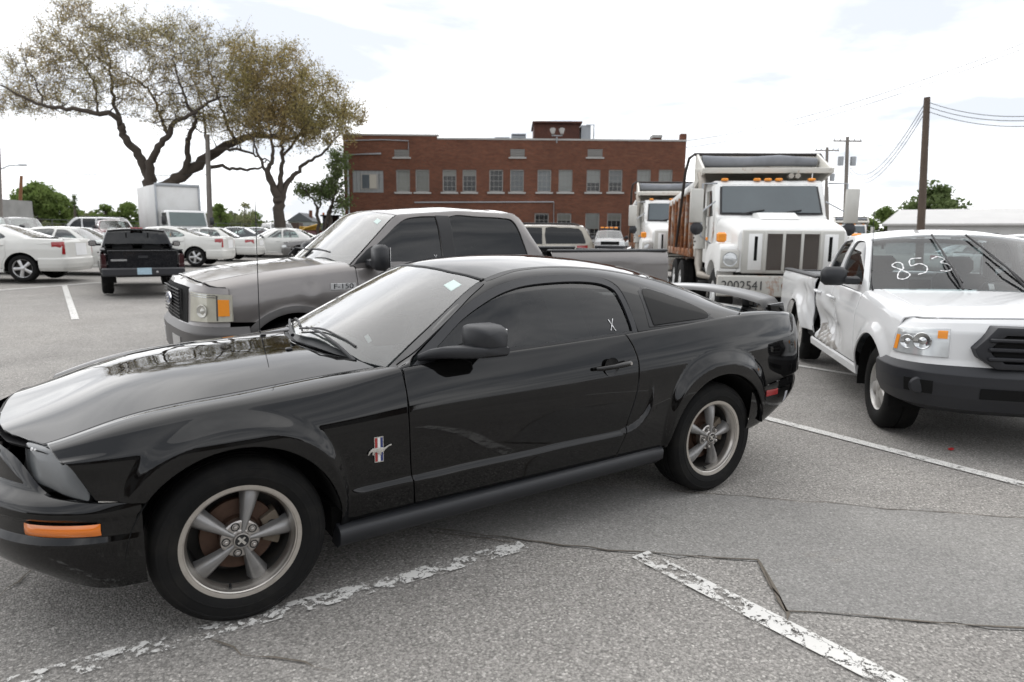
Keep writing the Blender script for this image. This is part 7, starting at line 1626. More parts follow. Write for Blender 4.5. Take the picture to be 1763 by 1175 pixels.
def dump_truck(root, number=True):
    B_ = lambda name, mat, c, d, bev=.0, M=None, par=None: (lambda mb: (mb.box(c, d, M, bev), mb.build(name, mat, par or root, sharp=50))[1])(MB())
    def prism(name, mat, poly, a, b, axis='y', bevel=.02, par=None): mb = MB(); mb.prism(poly, a, b, axis); return mb.build(name, mat, par or root, bevel=bevel, sharp=45)
    def loftx(name, mat, secs, par=None, sharp=45):            # sections along x: (x, half width, z bottom, z top, corner)
        V = []; n = 16
        for x, w, z0, z1, r in secs:
            ring = []
            for (cy, cz, a0) in ((w-r, z1-r, 0), (-(w-r), z1-r, 90)):
                for i in range(7): a = R_(a0+90*i/6); ring.append((x, cy+r*math.cos(a), cz+r*math.sin(a)))
            ring += [(x, -w, z0), (x, w, z0)]; V += ring
        F = [(i*n+j, i*n+(j+1) % n, (i+1)*n+(j+1) % n, (i+1)*n+j) for i in range(len(secs)-1) for j in range(n)]+[tuple(range(n)), tuple(range((len(secs)-1)*n, len(secs)*n))]; mb = MB(); mb.add(V, F); return mb.build(name, mat, par or root, sharp=sharp)
    # chassis, wheels
    B_('chassis_frame', M_dark, (-2.6, 0, .78), (7.0, .86, .26)); B_('rear_axle', M_dark, (-4.6, 0, .55), (.3, 1.9, .25)); B_('fuel_tank', M_stack, (-1.5, .95, .75), (1.0, .5, .5), .12)
    for x in (0, -4.1, -5.4):
        for s in (1, -1): c = copy_tree(w_d, root); c.location = (x, s*(1.10 if x == 0 else 1.20), .52); c.rotation_euler = (0, R_(x*37), 0 if s > 0 else PI)
    for x in (-4.1, -5.4):
        for s in (1, -1): mb = MB(); mb.rev([(.3, -.30), (.45, -.29), (.50, -.33), (.52, -.36), (.52, -.54), (.48, -.58), (.3, -.58)], (x, 0, .52), 30); mb.V = [(v[0], s*(1.2+v[1]) if True else 0, v[2]) for v in mb.V]; mb.build('inner_tyre', M_tyre, root)
    # bumper with stencilled number
    bp = prism('front_bumper', M_bump, [(.98, .60), (1.06, .62), (1.07, .94), (.98, .96), (.93, .94), (.93, .62)], -1.20, 1.20, 'y', .015)
    if number: text_obj('2002541', .215, Matrix.Translation((1.076, -.80, .785)) @ Matrix.Rotation(R_(90), 4, 'Z') @ Matrix.Rotation(R_(90), 4, 'X') @ Matrix.Scale(.92, 4, (1, 0, 0)), 'stencilled_number', plain('black_stencil', (.05, .05, .05), .8, var=.4, scale=30), bp)
    for s in (1, -.12): mb = MB(); mb.cyl((1.07, s*.78, .80), (1.078, s*.78, .80), .085, n=18); mb.build('tow_hole', M_drust, bp)
    # bonnet: raised centre and the two wings, one moulding
    h = loftx('bonnet', M_dwhite, [(-.68, .98, 1.02, 1.95, .16), (-.3, .97, 1.02, 1.93, .16), (.3, .93, 1.02, 1.87, .17), (.72, .90, 1.0, 1.80, .18), (.86, .87, 1.0, 1.74, .16), (.90, .80, 1.02, 1.66, .12)])
    prism('bonnet_scoop', M_dwhite, [(-.70, 1.93), (-.70, 2.03), (-.30, 2.03), (.10, 1.90), (-.2, 1.88)], -.34, .34, 'y', .03, h)
    for s in (1, -1):
        pr = [(.88, 1.0), (.88, 1.40), (.80, 1.47), (.3, 1.50), (-.35, 1.46), (-.66, 1.32), (-.70, .98), (-.60, .98)]+[p for p in arc(0, .55, .62, 150, 30, 12)][0:]+[(.62, 1.0)]
        mb = MB(); mb.prism(pr, s*.86, s*1.16, 'y'); mb.build('front_mudguard', M_dwhite, h, bevel=.05, sharp=50)
        B_('headlamp_bezel', M_grillw, (.885, s*.99, 1.22), (.05, .31, .31), .02, None, h)
        mb = MB(); mb.rev([(0, .03), (.08, .022), (.105, .0), (.12, .004), (.12, -.02)], (.915, s*.99, 1.22), 26, 'x'); mb.build('headlamp', M_lampclear, h)
        mb = MB(); mb.box((.62, s*1.10, 1.58), (.12, .16, .17), bev=.03); mb.build('turn_signal', M_amber_in, h)
        mb = MB(); mb.box((-.55, s*1.165, 1.55), (.10, .03, .06), bev=.01); mb.build('side_marker', M_amber_in, h)
    # grille: frame, three mesh openings and two louvred ends
    gr = B_('grille_frame', M_grillw, (.90, 0, 1.345), (.06, 1.62, .72), .02, None)
    for i, y in enumerate((-.60, -.29, 0, .29, .60)):
        if abs(y) < .5:
            B_('grille_mesh', M_dmesh, (.925, y, 1.345), (.02, .235, .60), 0, None, gr)
            mb = MB()
            for j in range(26): mb.box((0, 0, 0), (.004, .006, .33), Matrix.Translation((.937, y, 1.07+j*.022)) @ Matrix.Rotation(R_(52 if j % 2 else -52), 4, 'X'))
            mb.V = [(a, max(y-.117, min(y+.117, b)), max(1.045, min(1.645, c))) for a, b, c in mb.V]; mb.build('mesh_wires', plain('dull_mesh_wire', (.16, .145, .13), .7), gr)
        else:
            mb = MB(); mb.box((.930, y*.985, 1.40), (.012, .05, .40)); mb.build('grille_slot', M_dark, gr); B_('louvre_panel', M_dwhite, (.926, y, 1.345), (.012, .22, .60), .004, None, gr)
    for y in (-.445, -.145, .145, .445): B_('grille_bar', M_grillw, (.938, y, 1.345), (.03, .045, .66), .008, None, gr)
    # cab
    cab = prism('cab', M_dwhite, [(-.62, 1.05), (-.62, 1.96), (-.72, 2.0), (-1.02, 2.60), (-1.12, 2.66), (-2.05, 2.66), (-2.15, 2.56), (-2.15, 1.05)], -1.0, 1.0, 'y', .05)
    wp = [(-.80, 2.03), (-1.015, 2.50)]
    def wsp(y, f): a = Vector((-.672-.10*abs(y)*.0, y, 1.985)); b = Vector((-1.04, y*.96, 2.60)); q = a.lerp(b, f); n = Vector((.86, 0, .5)).normalized(); return q+n*.012
    mb = MB(); V = [wsp(-.93, .02), wsp(.93, .02), wsp(.93, .96), wsp(-.93, .96)]; mb.add(V, [(0, 1, 2, 3)]); ga = mb.build('windshield_rubber', M_rub, root)
    mb = MB(); V = [v+Vector((.012, 0, .006)) for v in (wsp(-.89, .07), wsp(.89, .07), wsp(.89, .90), wsp(-.89, .90))]; mb.add(V, [(0, 1, 2, 3)]); mb.build('windshield', plain('dusty_truck_glass', (.06, .078, .085), .08, var=.25, scale=1.2, coat=1), root)
    for (ya, yb) in ((-.55, -.12), (.12, .55)):
        mb = MB(); a, b = wsp(ya, .03)+Vector((.03, 0, 0)), wsp(yb, .16)+Vector((.03, 0, 0)); mb.tube([a, a.lerp(b, .5)+Vector((.02, 0, .01)), b], .014, 6); mb.build('wiper', M_rub, root)
    for s in (1, -1):
        d = prism('door', M_dwhite, [(-.80, 1.15), (-.80, 2.0), (-1.08, 2.55), (-1.72, 2.56), (-1.74, 1.15)], s*1.0, s*1.022, 'y', .008)
        prism('door_window', plain('dark_cab_glass', (.03, .036, .040), .06, coat=1, var=.2), [(-.88, 1.98), (-1.10, 2.47), (-1.65, 2.48), (-1.66, 1.98)], s*1.021, s*1.028, 'y', .003, d); B_('grab_handle', M_stack, (-1.60, s*1.04, 1.78), (.14, .03, .03), .008, None, d)
        # mirrors on long brackets
        mb = MB(); mb.tube([(-.72, s*1.0, 2.58), (-.55, s*1.28, 2.56), (-.55, s*1.28, 1.60), (-.75, s*1.05, 1.45)], .018, 6); mb.tube([(-.80, s*1.0, 2.25), (-.55, s*1.28, 2.05)], .014, 6); mr = mb.build('mirror_bracket', M_galv, root)
        B_('wing_mirror', M_grillw, (-.55, s*1.38, 2.16), (.08, .24, .62), .02, None, mr); mb = MB(); mb.rev([(0, .03), (.09, .02), (.12, 0)], (-.54, s*1.36, 1.74), 18, 'x'); mb.build('round_mirror', M_plas, mr)
        B_('step', M_dark, (-1.2, s*1.02, .68), (.8, .25, .06), .01); B_('step', M_dark, (-1.2, s*1.02, .95), (.8, .2, .05), .01)
    # roof lamps, horns
    for y in (-.80, -.20, 0, .20, .80): B_('roof_marker_lamp', M_amber_in, (-1.08, y, 2.675), (.10, .13, .05), .015)
    for y in (.42, .54): mb = MB(); mb.cyl((-1.35, y, 2.74), (-1.05, y, 2.745), .02, .05, 14); mb.build('air_horn', M_stack, root)
    # exhaust stack with a pierced guard
    mb = MB(); mb.tube([(-.95, -.9, .80), (-1.25, -1.16, .85), (-1.35, -1.18, 1.05), (-1.35, -1.18, 2.55), (-1.35, -1.18, 2.68), (-1.45, -1.20, 2.82)], .075, 12, cap=False); st = mb.build('exhaust_stack', M_stack, root)
    mb = MB(); mb.cyl((-1.35, -1.18, 1.35), (-1.35, -1.18, 2.15), .115, n=16, cap=False); mb.build('stack_guard', M_grillw, st)
    for j in range(10):
        for k in range(3): a = R_(-150+k*38+(j % 2)*19); mb = MB(); c = Vector((-1.35+.116*math.cos(a), -1.18+.116*math.sin(a), 1.42+j*.072)); mb.cyl(c, c+Vector((.003*math.cos(a), .003*math.sin(a), 0)), .02, n=8); mb.build('guard_hole', M_dark, st)
    # dump body: floor, ribbed sides, tailgate, canopy over the cab
    B_('body_floor', M_drust, (-4.55, 0, 1.22), (4.5, 2.3, .12))
    for s in (1, -1):
        sd_ = prism('body_side', M_drust, [(-2.35, 1.18), (-2.35, 2.55), (-2.45, 2.62), (-6.75, 2.45), (-6.85, 1.18)], s*1.12, s*1.18, 'y', .01)
        B_('top_rail', M_dwhite, (-4.6, s*1.17, 2.56), (4.5, .14, .16), .02, Matrix.Translation((-4.6, 0, 2.56)) @ Matrix.Rotation(R_(-2.2), 4, 'Y') @ Matrix.Translation((4.6, 0, -2.56)), sd_); B_('bottom_rail', M_drust, (-4.6, s*1.19, 1.24), (4.5, .10, .18), .02, None, sd_)
        for i in range(7): B_('side_rib', M_drust, (-2.45-i*.71, s*1.215, 1.86), (.11, .08, 1.30), .015, None, sd_)
    B_('tailgate', M_drust, (-6.82, 0, 1.8), (.08, 2.3, 1.2), .01)
    fw = prism('body_front_wall', M_dcan, [(-2.33, 1.18), (-2.27, 1.18), (-2.27, 2.95), (-2.33, 2.95)], -1.15, 1.15, 'y', .008)
    cn = prism('cab_canopy', M_dcan, [(-2.30, 3.00), (-2.30, 2.93), (-1.15, 2.80), (-1.12, 2.90)], -1.22, 1.22, 'y', .015)
    for s in (1, -1): prism('canopy_side', M_dcan, [(-2.30, 2.60), (-2.30, 3.28), (-2.15, 3.28), (-1.15, 2.88), (-1.20, 2.80), (-2.05, 2.62)], s*1.16, s*1.21, 'y', .01, cn)
    B_('canopy_head', M_dcan, (-2.28, 0, 3.10), (.06, 2.3, .36), .01, None, cn)
    mb = MB(); mb.tube([(-1.95, -1.12, 3.11), (-1.95, -.4, 3.09), (-1.95, .4, 3.12), (-1.95, 1.12, 3.08)], [.12, .10, .11, .085], 14); tp = mb.build('rolled_tarp', M_tarp, root, sharp=70)
    mb = MB(); mb.tube([(-4.3, -1.30, 1.35), (-2.6, -1.36, 2.95), (-2.25, -1.34, 3.20), (-2.15, -1.25, 3.27), (-2.15, 1.25, 3.25), (-2.25, 1.34, 3.16), (-2.6, 1.36, 2.9), (-4.3, 1.30, 1.35)], .032, 8); mb.build('tarp_bow', plain('dark_iron_tube', (.035, .028, .025), .7, var=.4), root)
    return root
hd = R_(50.5)
def face_place(px, dep, h): x, y, z = spot_depth(px, dep); c, s = math.cos(h), math.sin(h); return (x-.9*c, y-.9*s, z)
dt = empty('dump_truck', face_place(1358, 11.4, hd), hd, 'large white dump truck with a rusty body and a rust-stained numbered bumper', 'dump truck')
dump_truck(dt)
def clone(src, name, loc, rz, label, cat, group=None, swap=None):
    c = copy_tree(src); c.location = loc; c.rotation_euler = (0, 0, rz); c.name = name; c['label'] = label; c['category'] = cat
    if group: c['group'] = group
    elif 'group' in c: del c['group']
    if swap:
        st = [c]
        while st:
            o = st.pop(); st += list(o.children)
            if o.type == 'MESH':
                for sl in o.material_slots:
                    if sl.material and sl.material.name in swap: m = swap[sl.material.name]; sl.link = 'OBJECT'; sl.material = m
    return c
for px, dep, h, lb in ((1172, 19.5, R_(50), 'second white dump truck half hidden to the left of the large one'), (1462, 52, R_(38), 'far white dump truck with a rusty body low behind the damaged pickup')):
    c = clone(dt, 'dump_truck', face_place(px, dep, h), h, lb, 'dump truck')
for o in list(bpy.data.objects):
    if o.name.startswith('stencilled_number') and o.parent and o.parent.parent is not dt: bpy.data.objects.remove(o)
# ------------------------------------------------------------------ the other parked vehicles
w_s5 = simple_wheel('wheel', .345, .235, .22, 'alloy_5', n=30); w_ss = simple_wheel('wheel', .335, .21, .21, 'black_disc', n=28)
for q in w_ss.children:
    if q.name.startswith('wheel_disc'): q.data.materials[0] = M_dark
mb = MB(); mb.rev([(.085, .004), (.075, .016), (0, .022)], n=18); mb.build('hub_cap', M_alloy, w_ss)
def sedan(root, P, wheel, style, glassm, detail=.10, tail=M_redl):
    if style == 'fast':      # big saloon with a falling roof and high tail
        sp = dict(hw=.945, fo=.95, ro=-4.10, wb=3.05, sill=.30, wz=.345, arch=.40, wy=.90, belt=[(1, .80), (.6, .86), (.2, .90), (-.6, .96), (-1.6, 1.00), (-2.6, 1.06), (-3.2, 1.09), (-4.2, 1.04)], hood=[(1, .86), (.6, .93), (0, .985), (-.5, 1.01), (-3.0, 1.03), (-3.4, 1.10), (-4.2, 1.075)],
            cuts=[-.62, -1.66, -2.72], ff=.50, wsb=(-.62, 1.0), wst=(-1.32, 1.395), rt=-2.35, rtz=1.39, rwb=(-3.25, 1.09), ht=.60, rmid=.03, crown=.05,
            wins=[cr([(-.98, 1.0), (-1.10, 1.13), (-1.30, 1.28), (-1.45, 1.345), (-1.68, 1.375)], 3)+[(-1.70, 1.2), (-1.72, 1.015)], cr([(-1.80, 1.02), (-1.78, 1.2), (-1.77, 1.378), (-2.10, 1.365), (-2.40, 1.30), (-2.62, 1.20), (-2.70, 1.12), (-2.55, 1.075)], 3)])
    elif style == 'box':     # upright older saloon
        sp = dict(hw=.965, fo=1.05, ro=-4.18, wb=2.92, sill=.29, wz=.335, arch=.385, wy=.915, belt=[(1.1, .74), (.7, .80), (.2, .86), (-.6, .915), (-2.6, .955), (-4.2, .94)], hood=[(1.1, .80), (.7, .87), (0, .93), (-.55, .975), (-3.0, 1.0), (-4.2, .965)],
            cuts=[-.62, -1.70, -2.66], ff=.62, wsb=(-.66, .955), wst=(-1.34, 1.375), rt=-2.52, rtz=1.375, rwb=(-3.12, .985), ht=.62, rmid=.025, crown=.045,
            wins=[cr([(-.95, .96), (-1.07, 1.08), (-1.30, 1.26), (-1.45, 1.335), (-1.70, 1.35)], 3)+[(-1.72, 1.15), (-1.74, .965)], cr([(-1.82, .965), (-1.80, 1.15), (-1.79, 1.355), (-2.2, 1.35), (-2.42, 1.32), (-2.56, 1.2), (-2.68, 1.02), (-2.6, .98)], 3)])
    else:                    # rounder mid-size saloon
        sp = dict(hw=.915, fo=.98, ro=-3.90, wb=2.81, sill=.29, wz=.33, arch=.375, wy=.865, belt=[(1, .74), (.6, .81), (.2, .865), (-.6, .925), (-2.4, .975), (-3.9, .955)], hood=[(1, .79), (.6, .88), (0, .95), (-.5, .985), (-2.9, 1.02), (-3.9, 1.0)],
            cuts=[-.55, -1.55, -2.45], ff=.55, wsb=(-.52, .965), wst=(-1.25, 1.375), rt=-2.25, rtz=1.38, rwb=(-2.95, 1.01), ht=.58, rmid=.04, crown=.05,
            wins=[cr([(-.88, .975), (-1.0, 1.09), (-1.2, 1.25), (-1.36, 1.335), (-1.56, 1.365)], 3)+[(-1.58, 1.15), (-1.60, .985)], cr([(-1.68, .985), (-1.66, 1.15), (-1.65, 1.37), (-2.0, 1.37), (-2.2, 1.31), (-2.36, 1.15), (-2.44, 1.03), (-2.40, 1.0)], 3)])
    b = sp['belt']; zf, zr = sp['belt'][0][1], sp['belt'][-1][1]; fz = sp['hood'][0][1]
    sp.update(paint=P, glass=glassm, wsglass=glassm, wheel=wheel, hoody=.78, zbump=.55, zrb=.58, px2=sp['ro']+.75,
        mirror=(sp['wsb'][0]-.22, sp['belt'][3][1]+.09, .17, .12, .10), mirmat=M_plas, handle=P,
        frows=[(-.06, .22, .20), (-.01, .30, .30), (.012, .42, .42), (.012, .54, .54), (-.005, .58, .58), (-.03, zf-.06, fz-.09), (-.07, zf, fz-.02)], fbands=[(0, 6, 'front_bumper', P)], flamps=[(.18, .52, 4.1, 5.0, 'headlamp', M_lampclear, .008), (.60, 1, 4.0, 5.2, 'grille', M_dark, .006), (.45, 1, 1.1, 2.0, 'lower_intake', M_dark, .005)],
        rrows=[(-.06, .28, .26), (-.005, .36, .36), (.015, .46, .46), (.015, .58, .58), (-.005, .62, .62), (-.012, .70, .70), (-.02, zr-.07, zr-.03), (-.05, zr, zr+.03)], rbands=[(0, 7, 'rear_bumper', P)],
        rlamps=[(.22, .44, 5.0, 6.4, 'tail_lamp', tail, .008), (.78, 1, 4.6, 5.9, 'rear_plate', M_white, .006)])
    return build_vehicle(sp, root, detail)
def wheel_at(root, px, py, hdg, local):
    """park so that the tyre foot at local (x, y) stands where the photograph shows it"""
    x, y, z = spot(px, py); c, s = math.cos(hdg), math.sin(hdg); root.location = (x-(local[0]*c-local[1]*s), y-(local[0]*s+local[1]*c), 0); root.location.z = lot_z(root.location.x, root.location.y); root.rotation_euler = (0, 0, hdg)
LEFT = YAW+PI/2; TOCAM = YAW+PI
def toc(px): return TOCAM+math.atan((881.5-px)/1175)
gS = 'white saloons parked in rows at the left'
M_seeg = glass('pale_green_window', (.66, .74, .72), dust=.05)
cA = empty('white_sedan', (0, 0, 0), 0, 'white saloon cut off by the left edge, its red tail lamp showing', 'car'); sedan(cA, M_sedwhite, w_s5, 'fast', M_seeg); wheel_at(cA, 42, 489, LEFT+R_(10), (-3.05, .88))
cC = clone(cA, 'white_sedan', (0, 0, 0), 0, 'white saloon just right of the black pickup showing an alloy rear wheel', 'car'); wheel_at(cC, 338, 461, LEFT+R_(8), (-3.05, .88))
cE = clone(cA, 'white_sedan', (*spot_depth(432, 37)[:2], spot_depth(432, 37)[2]), LEFT+R_(8), 'white saloon roof seen behind the rounder white saloon', 'car')
cD = empty('white_sedan', (0, 0, 0), 0, 'upright white saloon with black steel wheels beyond the one with alloy wheels', 'car'); sedan(cD, M_sedwhite, w_ss, 'box', M_seeg); wheel_at(cD, 393, 451, LEFT+R_(8), (-2.92, .88))
x, y, z = spot_depth(150, 21.2); h = LEFT+PI+R_(6); cB = clone(cD, 'white_sedan', (x+1.3*math.cos(h), y+1.3*math.sin(h), z), h, 'white saloon facing right, half hidden by the black pickup', 'car')
cF = empty('white_sedan', (0, 0, 0), 0, 'rounder white saloon just above the bonnet of the grey pickup', 'car'); sedan(cF, M_sedwhite, w_ss, 'round', M_seeg); wheel_at(cF, 430, 444, LEFT+R_(4), (0, .83))
x, y, z = spot_depth(398, 45); clone(cF, 'silver_sedan', (x, y, z), LEFT+R_(10), 'silver saloon farther back behind the white saloons', 'car', swap={'sedan_white_paint': paint('silver_paint', (.38, .39, .40), metal=.5, dirt=.08)})
x, y, z = spot_depth(524, 34); clone(cF, 'grey_sedan', (x, y, z), LEFT+R_(5), 'grey saloon roof showing above the rounder white saloon', 'car', swap={'sedan_white_paint': paint('taupe_paint', (.16, .155, .15), metal=.4, dirt=.1)})
x, y, z = spot_depth(362, 43); clone(cF, 'dark_sedan', (x, y, z), LEFT+R_(10), 'dark saloon roof below the leaning grey pole', 'car', swap={'sedan_white_paint': paint('charcoal_paint', (.05, .055, .06), metal=.3, dirt=.1)})
x, y, z = spot_depth(1052, 26); cV = clone(cF, 'striped_white_sedan', (x, y, z), LEFT-R_(12), 'white saloon with blue stripes and a red tail lamp before the building', 'car')
M_bstripe = plain('blue_stripe', (.10, .16, .34), .3, coat=.6)
for xx in (-1.2, -1.9, -2.6):
    for s in (1, -1): mb = MB(); mb.prism([(xx, .62), (xx-.45, .62), (xx-.20, .86), (xx+.25, .86)], s*.916, s*.922, 'y'); mb.build('blue_stripe', M_bstripe, cV)
x, y, z = spot_depth(1722, 33); clone(cF, 'white_sedan', (x, y, z), LEFT+R_(175), 'white saloon roof showing between the damaged pickup and the right edge', 'car')
x, y, z = spot_depth(172, 58); clone(cD, 'white_sedan', (x, y, z), toc(172), 'tiny white saloon facing the camera left of the maroon pickup', 'car')

# black compact pickup seen from behind
M_bpick = paint('faded_black_paint', (.012, .0125, .015), dirt=.08, dirtcol=(.07, .065, .06), coat_rough=.10, rough=.5)
def pickup(root, P, wheel, glassm, z_b=1.12, dark_bump=True, tailm=None, tall=1.0, wsg=None, bmat=None):
    bm_ = bmat or M_tblack
    sp = dict(hw=.93, fo=.92, ro=-4.30, wb=3.12, sill=.46, wz=.37, arch=.44, wy=.90, paint=P, belt=[(.95, .95), (.5, 1.02), (0, 1.08), (-.6, 1.12), (-2.4, 1.14)], hood=[(.95, 1.03), (.5, 1.12), (0, 1.165), (-.5, 1.19), (-2.4, 1.2)], hoody=.82, tuck=.06, hfx=.78,
        cuts=[-.56, -1.66, -1.93], cabend=-2.06, ff=.58, zbump=.74, afr=50, wsb=(-.50, 1.14), wst=(-1.02, 1.60), rt=-1.82, rtz=1.61, rwb=(-2.04, 1.17), rmid=.02, ht=.70, crown=.05, bow=.18, bowt=.06, rbow=.02, rw=.10,
        wins=[cr([(-.78, 1.145), (-.84, 1.25), (-1.0, 1.42), (-1.12, 1.53), (-1.3, 1.57)], 3)+[(-1.60, 1.575), (-1.66, 1.4), (-1.68, 1.15)]], glass=glassm, rglass=glassm, wsglass=wsg or glassm, wheel=wheel, seats=(-1.25,), mirror=(-.72, 1.24, .20, .16, .12), flare=(.02, .09),
        frows=[(-.10, .42, .40), (.02, .48, .46), (.04, .54, .52), (.045, .70, .70), (.0, .74, .74), (-.01, .78, .78), (-.03, .95, .98), (-.08, .98, 1.04)], fbands=[(0, 4, 'front_bumper', bm_), (4, 7, 'front_fascia', P)], flamps=[(.16, .50, 5.1, 5.9, 'headlamp', M_lampclear, .008), (.55, 1, 4.9, 6.1, 'grille', M_dark, .008)])
    v = build_vehicle(sp, root, .09); pickup_bed(v, z_b, -2.08, -4.26, P)
    mb = MB(); mb.box((-4.36, 0, .60), (.20, 1.80, .20), bev=.03); mb.build('rear_bumper', bm_, root); mb = MB(); mb.box((-4.47, 0, .62), (.012, .31, .16), bev=.003); pl_ = mb.build('rear_plate', plain('pale_blue_plate', (.40, .55, .64), .5, var=.35, scale=26), root)
    mb = MB(); mb.box((-4.468, -.28, .60), (.02, .05, .05), bev=.01); mb.build('hitch_cap', M_alloy, root)
    return v
w_p = simple_wheel('wheel', .37, .205, .24, 'steel_5', n=30)
cN = empty('black_pickup_truck', (0, 0, 0), 0, 'black pickup truck seen from behind with a blue plate, among the white cars', 'pickup truck'); vN = pickup(cN, M_bpick, w_p, M_tint2); hN = YAW+R_(31)
wheel_at(cN, 186, 508, hN, (-3.12*.87, .80*.87)); cN.scale = (.87, .87, .87)
M_smoke = plain('smoked_lens', (.035, .006, .008), .15, coat=1)
for o_ in cN.children:
    if o_.name.startswith('tail_lamp'):
        o_.data.materials[0] = M_smoke
        for q_ in o_.children: q_.data.materials[0] = M_smoke
mb = MB(); mb.box((-4.288, .52, .885), (.006, .34, .045)); mb.build('tailgate_badge', plain('dull_badge', (.30, .30, .30), .4, metal=.6, var=.5, scale=60), cN)
mb = MB(); mb.box((-1.93, 0, 1.665), (.08, .30, .035), bev=.01); mb.build('high_brake_lamp', M_redl, cN)
for y in (-.26, .26): mb = MB(); mb.box((-1.945, y, 1.40), (.02, .03, .36), Matrix.Translation((-1.945, y, 1.40)) @ Matrix.Rotation(R_(-25), 4, 'Y') @ Matrix.Translation((1.945, -y, -1.40))); mb.build('rear_window_divider', M_rub, cN)
# white work pickups facing the camera
M_pwht = M_truckwhite
cW = empty('white_work_pickup', (0, 0, 0), 0, 'white work pickup with an orange roof light bar before the building', 'pickup truck'); pickup(cW, M_pwht, w_p, M_cleargl, wsg=M_wind)
x, y, z = spot_depth(1046, 45); cW.location = (x, y, z); cW.rotation_euler = (0, 0, TOCAM-R_(6)); cW.scale = (1.08, 1.08, 1.08)
mb = MB(); mb.box((-1.35, 0, 1.75), (.25, 1.1, .10), bev=.04); lbr = mb.build('light_bar', M_plas, cW)
for y_ in (-.42, -.14, .14, .42): mb = MB(); mb.box((-1.35, y_, 1.80), (.22, .22, .11), bev=.03); mb.build('beacon', M_amber_in, lbr)
def cpick(px, dep, h, label, name='white_work_pickup', swap=None, sc=1.05):
    x, y, z = spot_depth(px, dep); c = clone(cW, name, (x, y, z), h, label, 'pickup truck', swap=swap); c.scale = (sc,)*3
    for o in list(c.children):
        if o.name.startswith('light_bar'):
            for q in list(o.children): bpy.data.objects.remove(q)
            bpy.data.objects.remove(o)
    return c
M_maroon = paint('maroon_paint', (.16, .03, .035), dirt=.15); M_bluegrey = paint('dark_suv_paint', (.045, .05, .06), dirt=.1)
cpick(52, 33, toc(52)+R_(10), 'white work pickup facing the camera beside the dark one at the far left'); cpick(210, 41, toc(210)+R_(10), 'maroon pickup roof showing above the black pickup', 'maroon_pickup', {'fleet_white_paint': M_maroon})
cpick(452, 54, LEFT+R_(30), 'maroon pickup at the back left of the far white van', 'maroon_pickup', {'fleet_white_paint': M_maroon}, 1.1); cpick(1098, 48, toc(1098)-R_(8), 'white pickup facing the camera close to the second dump truck')
cpick(5, 31, toc(5)+R_(12), 'dark pickup at the left edge behind the white saloons', 'dark_pickup', {'fleet_white_paint': M_bluegrey}); cpick(1815, 18.5, TOCAM-R_(14), 'white pickup cut off by the right edge behind the damaged one', sc=1.1)
# vans and tall wagons
def wagon(root, P, glassm, Lx=-4.05, h=1.82, roofmat=None):
    sp = dict(hw=.96, fo=.92, ro=Lx, wb=2.95, sill=.44, wz=.365, arch=.43, wy=.92, paint=P, belt=[(.95, .98), (.4, 1.05), (0, 1.10), (-.6, 1.15), (Lx, 1.18)], hood=[(.95, 1.05), (.4, 1.14), (0, 1.18), (-.5, 1.21), (Lx, 1.22)], hoody=.82, tuck=.06, hfx=.78, cuts=[-.56, -1.58, -2.42], ff=.58, zbump=.72, zrb=.66, afr=50,
        wsb=(-.52, 1.17), wst=(-1.08, h-.10), rt=Lx+.42, rtz=h-.10, rwb=(Lx+.10, 1.20), rmid=.02, ht=.74, crown=.055, bow=.18, bowt=.06, rbow=.02, rw=.12,
        wins=[cr([(-.80, 1.175), (-.90, 1.33), (-1.08, 1.55), (-1.2, 1.64), (-1.4, h-.145)], 3)+[(-1.53, h-.14), (-1.56, 1.18)], [(-1.66, 1.185), (-1.64, 1.45), (-1.63, h-.14), (-2.2, h-.14), (-2.38, h-.145), (-2.40, 1.19)], cr([(-2.52, 1.20), (-2.50, h-.15), (-3.0, h-.15), (Lx+.62, h-.17), (Lx+.45, 1.50), (Lx+.36, 1.25), (Lx+.42, 1.21)], 2)],
        glass=glassm, wsglass=M_wind, wheel=w_p, mirror=(-.74, 1.28, .20, .17, .12), seats=(-1.25,), frows=[(-.10, .42, .40), (.02, .48, .46), (.04, .54, .52), (.045, .70, .70), (.0, .74, .74), (-.01, .78, .78), (-.03, .98, 1.0), (-.08, 1.0, 1.06)], fbands=[(0, 4, 'front_bumper', M_tblack), (4, 7, 'front_fascia', P)], flamps=[(.16, .50, 5.1, 5.9, 'headlamp', M_lampclear, .008), (.55, 1, 4.9, 6.1, 'grille', M_dark, .008)],
        rrows=[(-.06, .40, .38), (.03, .46, .44), (.04, .62, .62), (0, .66, .66), (-.005, .72, .72), (-.01, 1.0, 1.0), (-.03, 1.17, 1.19)], rbands=[(0, 3, 'rear_bumper', M_tblack), (3, 6, 'tailgate', P)], rlamps=[(.12, .34, 4.1, 5.9, 'tail_lamp', M_redl, .01)])
    v = build_vehicle(sp, root, .10)
    for s in (1, -1): mb = MB(); mb.tube([(-1.3, s*.62, h-.07), (-1.45, s*.62, h-.0), (Lx+.8, s*.62, h-.0), (Lx+.6, s*.62, h-.06)], .022, 6); mb.build('roof_rail', M_rub, root)
    return v
M_tan = paint('champagne_paint', (.42, .39, .33), metal=.3, dirt=.1)
cT = empty('tan_wagon', (0, 0, 0), 0, 'tan tall wagon with dark glass and roof rails behind the grey pickup bed', 'car'); wagon(cT, M_tan, M_tint2, -4.25, 1.90); x, y, z = spot_depth(1021, 24.5); h = LEFT-R_(3); cT.location = (x+4.25*math.cos(h), y+4.25*math.sin(h), z); cT.rotation_euler = (0, 0, h)
